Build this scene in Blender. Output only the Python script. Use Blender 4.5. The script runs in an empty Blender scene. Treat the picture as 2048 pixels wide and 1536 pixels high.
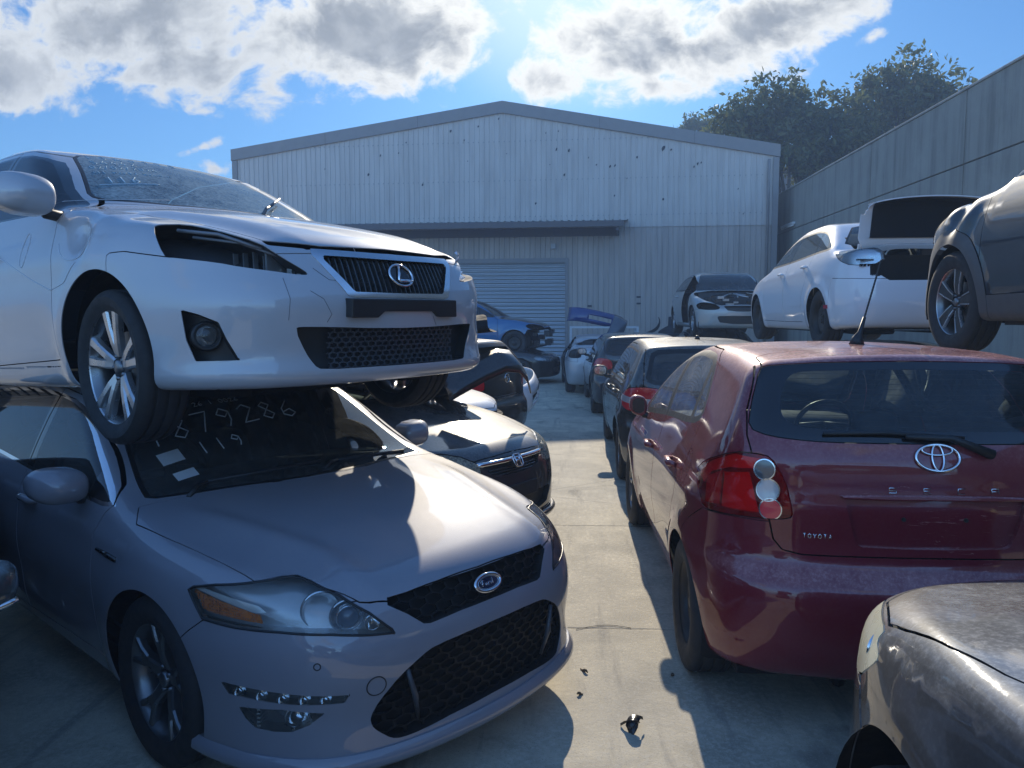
import bpy, bmesh, math, random
import numpy as np
from mathutils import Vector, Matrix
C = bpy.context.scene.collection
SC = bpy.context.scene
RAD = math.radians
# ---------------------------------------------------------------- camera
CAM_H, CAM_PITCH, CAM_YAW, CAM_F = 1.70, RAD(5.05), RAD(3.85), 1540.0
cd = bpy.data.cameras.new('camera'); cam = bpy.data.objects.new('camera', cd); C.objects.link(cam)
cd.sensor_width = 36.0; cd.lens = 36.0 * CAM_F / 2048.0
cd.clip_start = 0.05; cd.clip_end = 4000.0
cam.location = (0, 0, CAM_H); cam.rotation_euler = (RAD(90) - CAM_PITCH, 0, CAM_YAW)
SC.camera = cam
# ---------------------------------------------------------------- light
SUN_EL, SUN_AZ = RAD(26.5), RAD(0.5)          # azimuth measured from +Y towards +X
S_DIR = Vector((math.sin(SUN_AZ) * math.cos(SUN_EL), math.cos(SUN_AZ) * math.cos(SUN_EL), math.sin(SUN_EL)))
sl = bpy.data.lights.new('sun', 'SUN'); sl.energy = 5.0; sl.angle = RAD(0.53); sl.color = (1.0, 0.89, 0.72)
so = bpy.data.objects.new('sun', sl); C.objects.link(so); so.location = (0, 0, 40)
so.rotation_euler = S_DIR.to_track_quat('Z', 'Y').to_euler()
SC.view_settings.view_transform = 'Standard'; SC.view_settings.look = 'None'
SC.view_settings.exposure = 0.22; SC.view_settings.gamma = 1.0; SC.view_settings.use_curve_mapping = False
SC.cycles.max_bounces = 8; SC.cycles.transparent_max_bounces = 16
SC.cycles.sample_clamp_indirect = 6.0
# ---------------------------------------------------------------- sky with clouds
class NT:
    """small helper around a node tree"""
    def __init__(s, tree): s.t = tree; s.n = tree.nodes; s.l = tree.links
    def new(s, typ, **kw):
        nd = s.n.new(typ)
        for k, v in kw.items(): setattr(nd, k, v)
        return nd
    def put(s, sock, v):
        if v is None: return
        if isinstance(v, bpy.types.NodeSocket): s.l.new(v, sock)
        else:
            try: sock.default_value = v
            except Exception:
                sock.default_value = tuple(v) + (1.0,) if len(v) == 3 else v
    def math(s, op, a, b=None, c=None, clamp=False):
        nd = s.new('ShaderNodeMath', operation=op); nd.use_clamp = clamp
        s.put(nd.inputs[0], a); s.put(nd.inputs[1], b); s.put(nd.inputs[2], c); return nd.outputs[0]
    def vmath(s, op, a, b=None, scale=None):
        nd = s.new('ShaderNodeVectorMath', operation=op)
        s.put(nd.inputs[0], a); s.put(nd.inputs[1], b)
        if scale is not None: s.put(nd.inputs['Scale'], scale)
        return nd
    def noise(s, vec, scale, detail=4, rough=0.55, dist=0.0, dim='3D'):
        nd = s.new('ShaderNodeTexNoise'); nd.noise_dimensions = dim
        if vec is not None: s.l.new(vec, nd.inputs['Vector'])
        nd.inputs['Scale'].default_value = scale; nd.inputs['Detail'].default_value = detail
        nd.inputs['Roughness'].default_value = rough; nd.inputs['Distortion'].default_value = dist
        return nd.outputs['Fac']
    def ramp(s, fac, stops, interp='LINEAR'):
        nd = s.new('ShaderNodeValToRGB'); cr = nd.color_ramp; cr.interpolation = interp
        while len(cr.elements) < len(stops): cr.elements.new(0.5)
        for e, (p, c) in zip(cr.elements, stops):
            e.position = p; e.color = (c, c, c, 1) if isinstance(c, (int, float)) else tuple(c) + (1,)
        s.put(nd.inputs[0], fac); return nd.outputs[0]
    def mix(s, fac, a, b, blend='MIX'):
        nd = s.new('ShaderNodeMix'); nd.data_type = 'RGBA'; nd.blend_type = blend
        s.put(nd.inputs[0], fac); s.put(nd.inputs[6], a); s.put(nd.inputs[7], b); return nd.outputs[2]
    def maprange(s, v, a, b, c=0.0, d=1.0, smooth=True):
        nd = s.new('ShaderNodeMapRange'); nd.interpolation_type = 'SMOOTHSTEP' if smooth else 'LINEAR'
        s.put(nd.inputs[0], v)
        for i, q in enumerate((a, b, c, d)): nd.inputs[i + 1].default_value = q
        return nd.outputs[0]

world = bpy.data.worlds.new('World'); SC.world = world; world.use_nodes = True
def build_world():
    n = NT(world.node_tree); n.n.clear()
    out = n.new('ShaderNodeOutputWorld'); bg = n.new('ShaderNodeBackground')
    n.l.new(bg.outputs[0], out.inputs[0]); bg.inputs[1].default_value = 0.11
    sky = n.new('ShaderNodeTexSky'); sky.sky_type = 'NISHITA'; sky.sun_disc = False
    sky.sun_elevation = SUN_EL; sky.sun_rotation = SUN_AZ; sky.altitude = 30
    sky.air_density = 1.0; sky.dust_density = 0.35; sky.ozone_density = 2.5
    tc = n.new('ShaderNodeTexCoord'); d = tc.outputs['Generated']
    sep = n.new('ShaderNodeSeparateXYZ'); n.l.new(d, sep.inputs[0])
    x, y, z = sep.outputs
    yy = n.math('MAXIMUM', y, 0.05)
    u = n.math('DIVIDE', x, yy); v = n.math('DIVIDE', z, yy)     # tangent plane towards +Y
    comb = n.new('ShaderNodeCombineXYZ'); n.put(comb.inputs[0], u); n.put(comb.inputs[1], n.math('MULTIPLY', v, 1.25))
    p = comb.outputs[0]
    wp = n.new('ShaderNodeTexNoise'); n.l.new(p, wp.inputs['Vector']); wp.inputs['Scale'].default_value = 5.0; wp.inputs['Detail'].default_value = 3
    pw = n.vmath('ADD', p, n.vmath('SCALE', n.vmath('SUBTRACT', wp.outputs['Color'], (.5, .5, .5)).outputs[0], scale=.10).outputs[0]).outputs[0]
    big = n.noise(pw, 5.5, 9, 0.58, 0.0); fine = n.noise(pw, 26.0, 7, 0.60, 0.0)
    wob = n.math('ADD', n.math('MULTIPLY', n.math('SUBTRACT', big, 0.5), 3.0), n.math('MULTIPLY', n.math('SUBTRACT', fine, 0.5), 1.5))
    dens = None
    for (cu, cv, ru, rv, rot, top) in CLOUDS:
        du = n.math('SUBTRACT', u, cu); dv = n.math('SUBTRACT', v, cv)
        cr, sr = math.cos(rot), math.sin(rot)
        a = n.math('DIVIDE', n.math('ADD', n.math('MULTIPLY', du, cr), n.math('MULTIPLY', dv, sr)), ru)
        b = n.math('DIVIDE', n.math('SUBTRACT', n.math('MULTIPLY', dv, cr), n.math('MULTIPLY', du, sr)), rv)
        e = n.math('MULTIPLY', n.math('SUBTRACT', 1.0, n.math('SQRT', n.math('ADD', n.math('MULTIPLY', a, a), n.math('MULTIPLY', b, b)))), top)
        dens = e if dens is None else n.math('MAXIMUM', dens, e)
    den = n.math('ADD', dens, wob)
    # scattered cloud in the rest of the sky (behind and beside the viewer)
    sc2 = n.vmath('DIVIDE', d, None); zz = n.math('ADD', n.math('MAXIMUM', z, 0.0), 0.12)
    cz = n.new('ShaderNodeCombineXYZ')
    for i in range(3): n.put(cz.inputs[i], zz)
    n.l.new(cz.outputs[0], sc2.inputs[1])
    oth = n.noise(sc2.outputs[0], 1.1, 6, 0.6, 0.2)
    behind = n.maprange(y, 0.35, 0.05)
    den2 = n.math('MULTIPLY', n.maprange(oth, 0.60, 0.72), behind)
    alpha = n.math('MAXIMUM', n.maprange(den, -0.04, 0.46), den2)
    core = n.math('MAXIMUM', n.maprange(den, 0.25, 1.15), n.math('MULTIPLY', den2, 0.6))
    sd = n.vmath('DOT_PRODUCT', n.vmath('NORMALIZE', d).outputs[0], tuple(S_DIR)).outputs['Value']
    near = n.maprange(sd, 0.90, 0.995)
    rim = n.mix(near, (6.6, 6.9, 7.1), (9.5, 9.5, 9.1))
    puff = n.noise(pw, 12.0, 7, 0.62, 0.0)
    heart = n.mix(n.maprange(puff, 0.36, 0.68), (3.0, 3.3, 3.7), (4.6, 4.9, 5.2))
    ccol = n.mix(core, rim, heart)
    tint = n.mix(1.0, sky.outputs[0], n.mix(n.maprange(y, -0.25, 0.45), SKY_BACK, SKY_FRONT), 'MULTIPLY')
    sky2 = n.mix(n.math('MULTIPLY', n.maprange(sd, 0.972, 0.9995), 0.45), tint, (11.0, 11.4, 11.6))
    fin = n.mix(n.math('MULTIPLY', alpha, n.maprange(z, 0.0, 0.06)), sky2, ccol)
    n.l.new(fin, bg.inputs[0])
SKY_FRONT, SKY_BACK = (0.33, 0.63, 0.93), (1.48, 2.12, 2.75)  # sky behind the viewer raised and blued by hand to add blue fill
def uv_px(px, py):
    """tangent-plane sky coordinates of a photo pixel"""
    q = cam.rotation_euler.to_matrix() @ Vector(((px - 1024) / CAM_F, (768 - py) / CAM_F, -1))
    return q.x / q.y, q.z / q.y
CLOUDS = []
for (px, py, rx, ry, rot, top) in [(250, 40, 420, 130, 0.1, 1.3), (60, 150, 170, 110, 0.0, 1.1), (360, 130, 190, 70, 0.0, 1.0), (700, 70, 330, 135, 0.0, 1.3), (890, 90, 120, 90, 0.0, 1.0), (1300, 95, 290, 110, 0.0, 1.2), (1090, 150, 80, 65, 0.0, 0.9), (1560, 40, 230, 75, 0.25, 1.1), (1300, 170, 150, 55, 0.0, .9), (425, 342, 60, 26, 0.0, .7), (405, 295, 30, 9, .3, .45), (1745, 75, 40, 14, .4, .5)]:
    a, b = uv_px(px, py); CLOUDS.append((a, b, rx / CAM_F, ry / CAM_F, rot, top))
build_world()
# ================================================================ names, labels, parents
def link(o, parent=None):
    C.objects.link(o)
    if parent is not None: o.parent = parent
    return o
def tag(o, label=None, cat=None, group=None, kind=None):
    for k, v in (('label', label), ('category', cat), ('group', group), ('kind', kind)):
        if v: o[k] = v
    return o
def empty(name, loc=(0, 0, 0), rot=(0, 0, 0)):
    o = bpy.data.objects.new(name, None); o.empty_display_size = 0.2
    C.objects.link(o); o.location = loc; o.rotation_euler = rot; return o
def kids(o): return [c for c in bpy.data.objects if c.parent == o]
def copy_tree(o, parent=None):
    c = o.copy(); C.objects.link(c); c.parent = parent
    for ch in kids(o): copy_tree(ch, c)
    return c
# ================================================================ mesh building
class MB:
    """collects faces with material slots and smooth flags, optional custom normals"""
    def __init__(s): s.v = []; s.f = []; s.m = []; s.nv = 0; s.n = []; s.sm = []
    def add(s, V, F, mi=0, N=None, smooth=True):
        V = np.asarray(V, float); F = [tuple(int(i) + s.nv for i in f) for f in F]
        s.v.append(V); s.f += F; s.m += [mi] * len(F); s.sm += [smooth] * len(F); s.nv += len(V)
        s.n.append(N if N is not None else np.zeros((len(V), 3)))
        return s
    def box(s, a, b, mi=0, M=None):
        (x0, y0, z0), (x1, y1, z1) = a, b
        V = np.array([(x0,y0,z0),(x1,y0,z0),(x1,y1,z0),(x0,y1,z0),(x0,y0,z1),(x1,y0,z1),(x1,y1,z1),(x0,y1,z1)], float)
        if M is not None: V = np.array([M @ Vector(q) for q in V])
        return s.add(V, [(0,3,2,1),(4,5,6,7),(0,1,5,4),(1,2,6,5),(2,3,7,6),(3,0,4,7)], mi, smooth=False)
    def tube(s, pts, r, n=8, mi=0, caps=True, closed=False, smooth=True):
        P = np.asarray(pts, float); k = len(P); R = np.broadcast_to(np.asarray(r, float), (k,))
        T = np.gradient(P, axis=0) if not closed else np.roll(P, -1, 0) - np.roll(P, 1, 0)
        T /= np.linalg.norm(T, axis=1)[:, None] + 1e-12
        up = np.array([0, 0, 1.0]) if abs(T[0, 2]) < 0.9 else np.array([1.0, 0, 0])
        a = np.cross(T[0], up); a /= np.linalg.norm(a); V = []
        for i in range(k):
            a = a - T[i] * (a @ T[i]); a /= np.linalg.norm(a) + 1e-12; b = np.cross(T[i], a)
            for j in range(n):
                t = 2 * math.pi * j / n; V.append(P[i] + R[i] * (math.cos(t) * a + math.sin(t) * b))
        F = []
        for i in range(k if closed else k - 1):
            i2 = (i + 1) % k
            for j in range(n):
                j2 = (j + 1) % n; F.append((i*n+j, i*n+j2, i2*n+j2, i2*n+j))
        if caps and not closed:
            F.append(tuple(range(n - 1, -1, -1))); F.append(tuple((k - 1) * n + j for j in range(n)))
        return s.add(V, F, mi, smooth=smooth)
    def lathe(s, prof, n=48, axis='y', mi=0, closed=False, a0=0.0, a1=2*math.pi, smooth=True):
        """prof: (radius, along axis)"""
        full = abs(a1 - a0 - 2 * math.pi) < 1e-6; m = n if full else n + 1; V = []
        for i in range(m):
            t = a0 + (a1 - a0) * i / n; c, q = math.cos(t), math.sin(t)
            for r, h in prof:
                V.append((r*c, h, r*q) if axis == 'y' else ((r*c, r*q, h) if axis == 'z' else (h, r*c, r*q)))
        k = len(prof); F = []
        for i in range(n):
            i2 = (i + 1) % m
            for j in range(k if closed else k - 1):
                j2 = (j + 1) % k; F.append((i*k+j, i*k+j2, i2*k+j2, i2*k+j))
        return s.add(V, F, mi, smooth=smooth)
    def extrude(s, poly, h0, h1, M=None, mi=0):
        """poly in local xy, extruded along z; M places it"""
        k = len(poly); V = [(p[0], p[1], h0) for p in poly] + [(p[0], p[1], h1) for p in poly]
        if M is not None: V = [tuple(M @ Vector(q)) for q in V]
        F = [tuple(range(k - 1, -1, -1)), tuple(range(k, 2 * k))] + [(i, (i+1) % k, k + (i+1) % k, k + i) for i in range(k)]
        return s.add(V, F, mi, smooth=False)
    def build(s, name, mats, parent=None, M=None, bevel=None, autosmooth=None, recalc=False):
        me = bpy.data.meshes.new(name)
        if not isinstance(mats, (list, tuple)): mats = [mats]
        for m in mats: me.materials.append(m)
        V = np.concatenate(s.v) if s.v else np.zeros((0, 3))
        if M is not None:
            A = np.array(M); V = V @ A[:3, :3].T + A[:3, 3]
        F = s.f; me.vertices.add(len(V)); me.vertices.foreach_set('co', V.astype(np.float32).ravel())
        ln = np.array([len(f) for f in F], np.int32); tot = int(ln.sum())
        me.loops.add(tot); me.loops.foreach_set('vertex_index', np.array([i for f in F for i in f], np.int32))
        me.polygons.add(len(F)); st = np.zeros(len(F), np.int32); st[1:] = np.cumsum(ln)[:-1]
        me.polygons.foreach_set('loop_start', st)
        me.polygons.foreach_set('material_index', np.array(s.m, np.int32))
        me.polygons.foreach_set('use_smooth', np.array(s.sm, bool))
        me.update(calc_edges=True); me.validate()
        if recalc:
            bm = bmesh.new(); bm.from_mesh(me); bmesh.ops.recalc_face_normals(bm, faces=bm.faces); bm.to_mesh(me); bm.free()
        N = np.concatenate(s.n) if s.n else None
        if N is not None and np.abs(N).sum() > 0:
            if M is not None: N = N @ np.array(M)[:3, :3].T
            me.normals_split_custom_set_from_vertices(N.tolist())
        elif autosmooth is not None:
            me.set_sharp_from_angle(angle=RAD(autosmooth))
        o = bpy.data.objects.new(name, me); link(o, parent)
        if bevel:
            md = o.modifiers.new('bevel', 'BEVEL'); md.width = bevel; md.segments = 2; md.limit_method = 'ANGLE'
        return o
# ================================================================ curves and fields
def gsm(y, s):
    if s < 0.5: return y
    k = int(3 * s) + 1; w = np.exp(-0.5 * (np.arange(-k, k + 1) / s) ** 2); w /= w.sum()
    lo = y[0] + (y[0] - y[1]) * np.arange(k, 0, -1); hi = y[-1] + (y[-1] - y[-2]) * np.arange(1, k + 1)
    return np.convolve(np.r_[lo, y, hi], w, 'valid')
class Cv:
    """smooth curve through knots: monotone cubic, then blurred by 'sm' metres"""
    def __init__(s, knots, sm=0.03, lo=None, hi=None):
        k = sorted(knots); X = np.array([a for a, b in k], float); Y = np.array([b for a, b in k], float)
        h = np.diff(X); d = np.diff(Y) / h; m = np.zeros(len(X))
        m[0], m[-1] = d[0], d[-1]
        for i in range(1, len(X) - 1):
            if d[i-1] * d[i] > 0:
                w1 = 2 * h[i] + h[i-1]; w2 = h[i] + 2 * h[i-1]; m[i] = (w1 + w2) / (w1 / d[i-1] + w2 / d[i])
        st = 0.005; xs = np.arange(X[0] - 0.4, X[-1] + 0.4 + st, st)
        xi = np.clip(xs, X[0], X[-1]); i = np.clip(np.searchsorted(X, xi) - 1, 0, len(h) - 1)
        t = (xi - X[i]) / h[i]
        y = (2*t**3 - 3*t**2 + 1) * Y[i] + (t**3 - 2*t**2 + t) * h[i] * m[i] + (-2*t**3 + 3*t**2) * Y[i+1] + (t**3 - t**2) * h[i] * m[i+1]
        y = y + np.where(xs < X[0], (xs - X[0]) * m[0], 0) + np.where(xs > X[-1], (xs - X[-1]) * m[-1], 0)
        s.x = xs; s.y = gsm(y, sm / st)
    def __call__(s, x): return np.interp(x, s.x, s.y)
def smax(a, b, r):
    h = np.clip(0.5 + 0.5 * (a - b) / r, 0, 1); return b + (a - b) * h + r * h * (1 - h)
def smin(a, b, r): return -smax(-a, -b, r)
def sst(x, a, b):
    t = np.clip((x - a) / (b - a), 0, 1); return t * t * (3 - 2 * t)
def bump(d, s): return np.exp(-(d / s) ** 2)
def rnd(poly, it=2, closed=True):
    """Chaikin corner rounding"""
    P = [np.array(p, float) for p in poly]
    for _ in range(it):
        Q = []; n = len(P)
        for i in range(n if closed else n - 1):
            a, b = P[i], P[(i + 1) % n]; Q += [0.78 * a + 0.22 * b, 0.22 * a + 0.78 * b]
        if not closed: Q = [P[0]] + Q + [P[-1]]
        P = Q
    return np.array(P)
def sdp(P, poly):
    """signed distance to a closed polygon, negative inside; P (n,2)"""
    poly = np.asarray(poly, float); A = poly; B = np.roll(poly, -1, 0)
    d = np.full(len(P), 1e9); ins = np.zeros(len(P), bool)
    for a, b in zip(A, B):
        e = b - a; w = P - a; t = np.clip((w @ e) / (e @ e + 1e-15), 0, 1)
        q = w - t[:, None] * e; d = np.minimum(d, (q * q).sum(1))
        c = ((a[1] <= P[:, 1]) != (b[1] <= P[:, 1]))
        if c.any():
            xx = a[0] + (P[:, 1] - a[1]) / ((b[1] - a[1]) if b[1] != a[1] else 1e-12) * e[0]
            ins ^= c & (P[:, 0] < xx)
    d = np.sqrt(d); return np.where(ins, -d, d)
def sdl(P, line):
    """distance to an open polyline"""
    line = np.asarray(line, float); d = np.full(len(P), 1e9)
    for a, b in zip(line[:-1], line[1:]):
        e = b - a; w = P - a; t = np.clip((w @ e) / (e @ e + 1e-15), 0, 1); q = w - t[:, None] * e
        d = np.minimum(d, (q * q).sum(1))
    return np.sqrt(d)
# ================================================================ shells: iso-surfaces that can be cut into panels
def surface_nets(f, lo, hi, h):
    ax = [np.arange(lo[i], hi[i] + h, h) for i in range(3)]
    nx, ny, nz = map(len, ax)
    G = np.empty((nx, ny, nz), np.float32)
    YY, ZZ = np.meshgrid(ax[1], ax[2], indexing='ij')
    step = max(1, int(250000 / (ny * nz)))
    for i in range(0, nx, step):
        xs = ax[0][i:i+step]; k = len(xs)
        P = np.stack([np.repeat(xs, ny * nz), np.tile(YY.ravel(), k), np.tile(ZZ.ravel(), k)], 1)
        G[i:i+step] = f(P).reshape(k, ny, nz)
    I = G < 0
    acc = np.zeros((nx-1, ny-1, nz-1, 3), np.float32); cnt = np.zeros((nx-1, ny-1, nz-1), np.float32)
    cell = np.stack(np.meshgrid(np.arange(nx-1), np.arange(ny-1), np.arange(nz-1), indexing='ij'), -1)
    for a in range(3):
        for p in (0, 1):
            for q in (0, 1):
                o0 = [0, 0, 0]; b, c = [k for k in range(3) if k != a]; o0[b] = p; o0[c] = q
                o1 = list(o0); o1[a] = 1
                g0 = G[o0[0]:nx-1+o0[0], o0[1]:ny-1+o0[1], o0[2]:nz-1+o0[2]]; g1 = G[o1[0]:nx-1+o1[0], o1[1]:ny-1+o1[1], o1[2]:nz-1+o1[2]]
                cr = (g0 < 0) != (g1 < 0); t = np.where(cr, g0 / np.where(cr, g0 - g1, 1), 0)
                for k in range(3): acc[..., k] += cr * (o0[k] + (t if k == a else 0))
                cnt += cr
    m = cnt > 0; idx = np.full(m.shape, -1, np.int64); idx[m] = np.arange(m.sum())
    V = (cell[m] + acc[m] / cnt[m][:, None]) * h + np.array([ax[0][0], ax[1][0], ax[2][0]])
    Q = []
    for a in range(3):
        b, c = [(1, 2), (2, 0), (0, 1)][a]
        sl0 = [slice(None)] * 3; sl1 = [slice(None)] * 3; sl0[a] = slice(0, -1); sl1[a] = slice(1, None)
        s0, s1 = I[tuple(sl0)], I[tuple(sl1)]; e = np.argwhere(s0 != s1)
        e = e[(e[:, b] > 0) & (e[:, c] > 0) & (e[:, b] < (nx, ny, nz)[b] - 1) & (e[:, c] < (nx, ny, nz)[c] - 1)]
        ins = s0[tuple(e.T)]
        def at(db, dc):
            k = e.copy(); k[:, b] += db; k[:, c] += dc; return idx[tuple(k.T)]
        q = np.stack([at(-1, -1), at(0, -1), at(0, 0), at(-1, 0)], 1)
        q[~ins] = q[~ins][:, ::-1]; Q.append(q)
    return V, np.concatenate(Q)
def grad(f, P, e=0.002):
    g = np.empty_like(P)
    for k in range(3):
        d = np.zeros(3); d[k] = e; g[:, k] = (f(P + d) - f(P - d)) / (2 * e)
    return g
class Shell:
    def __init__(s, f, lo, hi, h, relax=1):
        s.f = f; V, Q = surface_nets(f, lo, hi, h)
        for it in range(4):
            if it in (1, 2) and relax:                       # tangential relaxation for even quads
                A = np.zeros_like(V); n = np.zeros(len(V))
                for i in range(4):
                    np.add.at(A, Q[:, i], V[Q].mean(1)); np.add.at(n, Q[:, i], 1)
                A /= np.maximum(n, 1)[:, None]; V = V + 0.6 * (A - V)
            g = grad(f, V); g2 = (g * g).sum(1); d = f(V)[:, None] * g / np.maximum(g2, 1e-3)[:, None]
            L = np.linalg.norm(d, axis=1); d *= np.minimum(1, h / np.maximum(L, 1e-9))[:, None]; V = V - d
        g = grad(f, V, 0.004); s.V = V; s.N = g / np.maximum(np.linalg.norm(g, axis=1), 1e-9)[:, None]
        a = np.linalg.norm(V[Q[:, 0]] - V[Q[:, 2]], axis=1); b = np.linalg.norm(V[Q[:, 1]] - V[Q[:, 3]], axis=1)
        t1 = np.where((a <= b)[:, None], Q[:, [0, 1, 2]], Q[:, [0, 1, 3]]); t2 = np.where((a <= b)[:, None], Q[:, [0, 2, 3]], Q[:, [1, 2, 3]])
        s.F = np.concatenate([t1, t2]); s.L = np.zeros(len(s.F), np.int32)
        c = np.cross(s.V[s.F[:, 1]] - s.V[s.F[:, 0]], s.V[s.F[:, 2]] - s.V[s.F[:, 0]])
        fl = (c * s.N[s.F[:, 0]]).sum(1) < 0
        if fl.mean() > 0.5: s.F = s.F[:, ::-1]
    def cen(s): F = s.F; return (s.V[F[:, 0]] + s.V[F[:, 1]] + s.V[F[:, 2]]) / 3.0
    def fn(s):
        F = s.F; n = s.N[F[:, 0]] + s.N[F[:, 1]] + s.N[F[:, 2]]; return n / np.sqrt(np.maximum(np.einsum('ij,ij->i', n, n), 1e-12))[:, None]
    def edges_new(s, E, t):
        V = s.V[E[:, 0]] * (1 - t)[:, None] + s.V[E[:, 1]] * t[:, None]
        N = s.N[E[:, 0]] * (1 - t)[:, None] + s.N[E[:, 1]] * t[:, None]
        return V, N / np.sqrt(np.maximum(np.einsum('ij,ij->i', N, N), 1e-12))[:, None]
    def split_edges(s, U, idx):
        """insert the vertices idx on the edges U in every triangle that has them (keeps the mesh conforming)"""
        n = np.int64(len(s.V) + 1); key = U[:, 0].astype(np.int64) * n + U[:, 1]; o = np.argsort(key); key = key[o]; idx = idx[o]
        F = s.F; M = np.full((len(F), 3), -1, np.int64)
        for i in range(3):
            a_, b_ = F[:, i].astype(np.int64), F[:, (i + 1) % 3].astype(np.int64); k = np.minimum(a_, b_) * n + np.maximum(a_, b_); p = np.minimum(np.searchsorted(key, k), len(key) - 1); hit = key[p] == k; M[hit, i] = idx[p[hit]]
        cnt = (M >= 0).sum(1); out = [F[cnt == 0]]; lab = [s.L[cnt == 0]]
        def emit(tris, L): out.append(np.concatenate([np.stack(t, 1) for t in tris])); lab.append(np.tile(L, len(tris)))
        q = cnt == 1
        if q.any():
            f, m, L = F[q], M[q], s.L[q]; r = np.arange(len(f)); i = np.argmax(m >= 0, 1); a, b, c, e = f[r, i], f[r, (i+1) % 3], f[r, (i+2) % 3], m[r, i]
            emit(((a, e, c), (e, b, c)), L)
        q = cnt == 2
        if q.any():
            f, m, L = F[q], M[q], s.L[q]; r = np.arange(len(f))
            k = np.argmin(m >= 0, 1); a, b, c = f[r, (k+2) % 3], f[r, k], f[r, (k+1) % 3]; ab, ca = m[r, (k+2) % 3], m[r, (k+1) % 3]
            emit(((a, ab, ca), (ab, b, c), (ab, c, ca)), L)
        q = cnt == 3
        if q.any():
            f, m, L = F[q], M[q], s.L[q]; a, b, c = f.T; ab, bc, ca = m.T
            emit(((a, ab, ca), (ab, b, bc), (ca, bc, c), (ab, bc, ca)), L)
        s.F = np.concatenate(out); s.L = np.concatenate(lab)
    def refine(s, mask, n=1):
        for _ in range(n):
            F = s.F[mask]
            if len(F) == 0: return
            E = np.sort(np.concatenate([F[:, [0, 1]], F[:, [1, 2]], F[:, [2, 0]]]), 1); U = np.unique(E, axis=0)
            V, N = s.edges_new(U, np.full(len(U), 0.5)); n0 = len(s.V)
            s.V = np.concatenate([s.V, V]); s.N = np.concatenate([s.N, N])
            s.split_edges(U, np.arange(n0, n0 + len(U)))
            mask = (s.F >= n0).any(1)
    def cut(s, g, mask=None):
        """split triangles along g(V)=0 (only where mask)"""
        vals = g(s.V, s.N); vals = np.where(np.abs(vals) < 2e-4, 2e-4, vals); sg = vals > 0
        cr = sg[s.F].any(1) & ~sg[s.F].all(1)
        if mask is not None: cr &= mask
        if not cr.any(): return
        F = s.F[cr]; E = np.sort(np.concatenate([F[:, [0, 1]], F[:, [1, 2]], F[:, [2, 0]]]), 1); U = np.unique(E, axis=0)
        U = U[sg[U[:, 0]] != sg[U[:, 1]]]
        g0, g1 = vals[U[:, 0]], vals[U[:, 1]]; t = g0 / (g0 - g1); lo = np.zeros(len(U)); hi = np.ones(len(U)); gl = g0.copy(); gh = g1.copy()
        for _ in range(3):
            V, N = s.edges_new(U, t); gm = g(V, N); sm = (gm > 0) == (gl > 0)
            lo = np.where(sm, t, lo); gl = np.where(sm, gm, gl); hi = np.where(sm, hi, t); gh = np.where(sm, gh, gm)
            t = lo + (hi - lo) * np.clip(gl / np.where(np.abs(gl - gh) < 1e-12, 1, gl - gh), 0.02, 0.98)
        V, N = s.edges_new(U, np.clip(t, 0.01, 0.99)); n0 = len(s.V); s.V = np.concatenate([s.V, V]); s.N = np.concatenate([s.N, N])
        s.split_edges(U, np.arange(n0, n0 + len(U)))
    def region(s, g, lab, mask=None, gap=0.0, frm=None):
        """cut along g=0, give faces inside label lab; gap removes a band (label -1) around the border"""
        def mk():
            q = np.ones(len(s.F), bool); c = n = None
            if mask is not None: c, n = s.cen(), s.fn(); q &= mask(c, n)
            if frm is not None: q &= np.isin(s.L, frm)
            return q, c
        if gap > 0:
            s.cut(lambda V, N: g(V, N) - gap / 2, mk()[0]); s.cut(lambda V, N: g(V, N) + gap / 2, mk()[0])
        else: s.cut(g, mk()[0])
        m, c = mk(); v = g(s.cen() if c is None else c, None)
        if gap > 0: s.L[m & (np.abs(v) <= gap / 2)] = -1; s.L[m & (v < -gap / 2)] = lab
        else: s.L[m & (v < 0)] = lab
    def seam(s, dist, w=0.004, mask=None, frm=None):
        s.region(lambda V, N: dist(V, N) - w / 2, -1, mask, 0.0, frm)
    def sub(s, m):
        F = s.F[m]; u, inv = np.unique(F, return_inverse=True); return s.V[u], s.N[u], inv.reshape(-1, 3)
    def get(s, lab, extra=None):
        m = np.isin(s.L, lab)
        if extra is not None and m.any():
            F = s.F; s.F = F[m]; e = extra(s.cen(), s.fn()); s.F = F; m[np.flatnonzero(m)[~e]] = False
        return s.sub(m)
def weld(V, N, F, q=1e-5):
    k = np.round(V / q).astype(np.int64); _, i, inv = np.unique(k, axis=0, return_index=True, return_inverse=True)
    return V[i], N[i], inv.ravel()[F]
def bedges(F):
    E = np.concatenate([F[:, [0, 1]], F[:, [1, 2]], F[:, [2, 0]]]); Es = np.sort(E, 1)
    _, inv, c = np.unique(Es, axis=0, return_inverse=True, return_counts=True); return E[c[inv.ravel()] == 1]
def panel(mb, V, N, F, t=0.004, off=0.0, mi=0, mi_in=1, mi_rim=None, rim=True, inner=True):
    """a sheet with real thickness: outer face, inner face and rim"""
    if len(F) == 0: return mb
    O = V + off * N; mb.add(O, F, mi, N)
    I = V + (off - t) * N
    if inner: mb.add(I, F[:, ::-1], mi_in, -N)
    if rim:
        E = bedges(F)
        if len(E):
            u = E.ravel(); k = len(E); P = np.concatenate([O[E[:, 0]], O[E[:, 1]], I[E[:, 1]], I[E[:, 0]]])
            n = np.cross(O[E[:, 1]] - O[E[:, 0]], N[E[:, 0]]); n /= np.maximum(np.linalg.norm(n, axis=1), 1e-9)[:, None]
            i = np.arange(k); mb.add(P, np.stack([i + k, i, i + 3*k, i + 2*k], 1), mi if mi_rim is None else mi_rim, np.tile(n, (4, 1)))
    return mb
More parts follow.
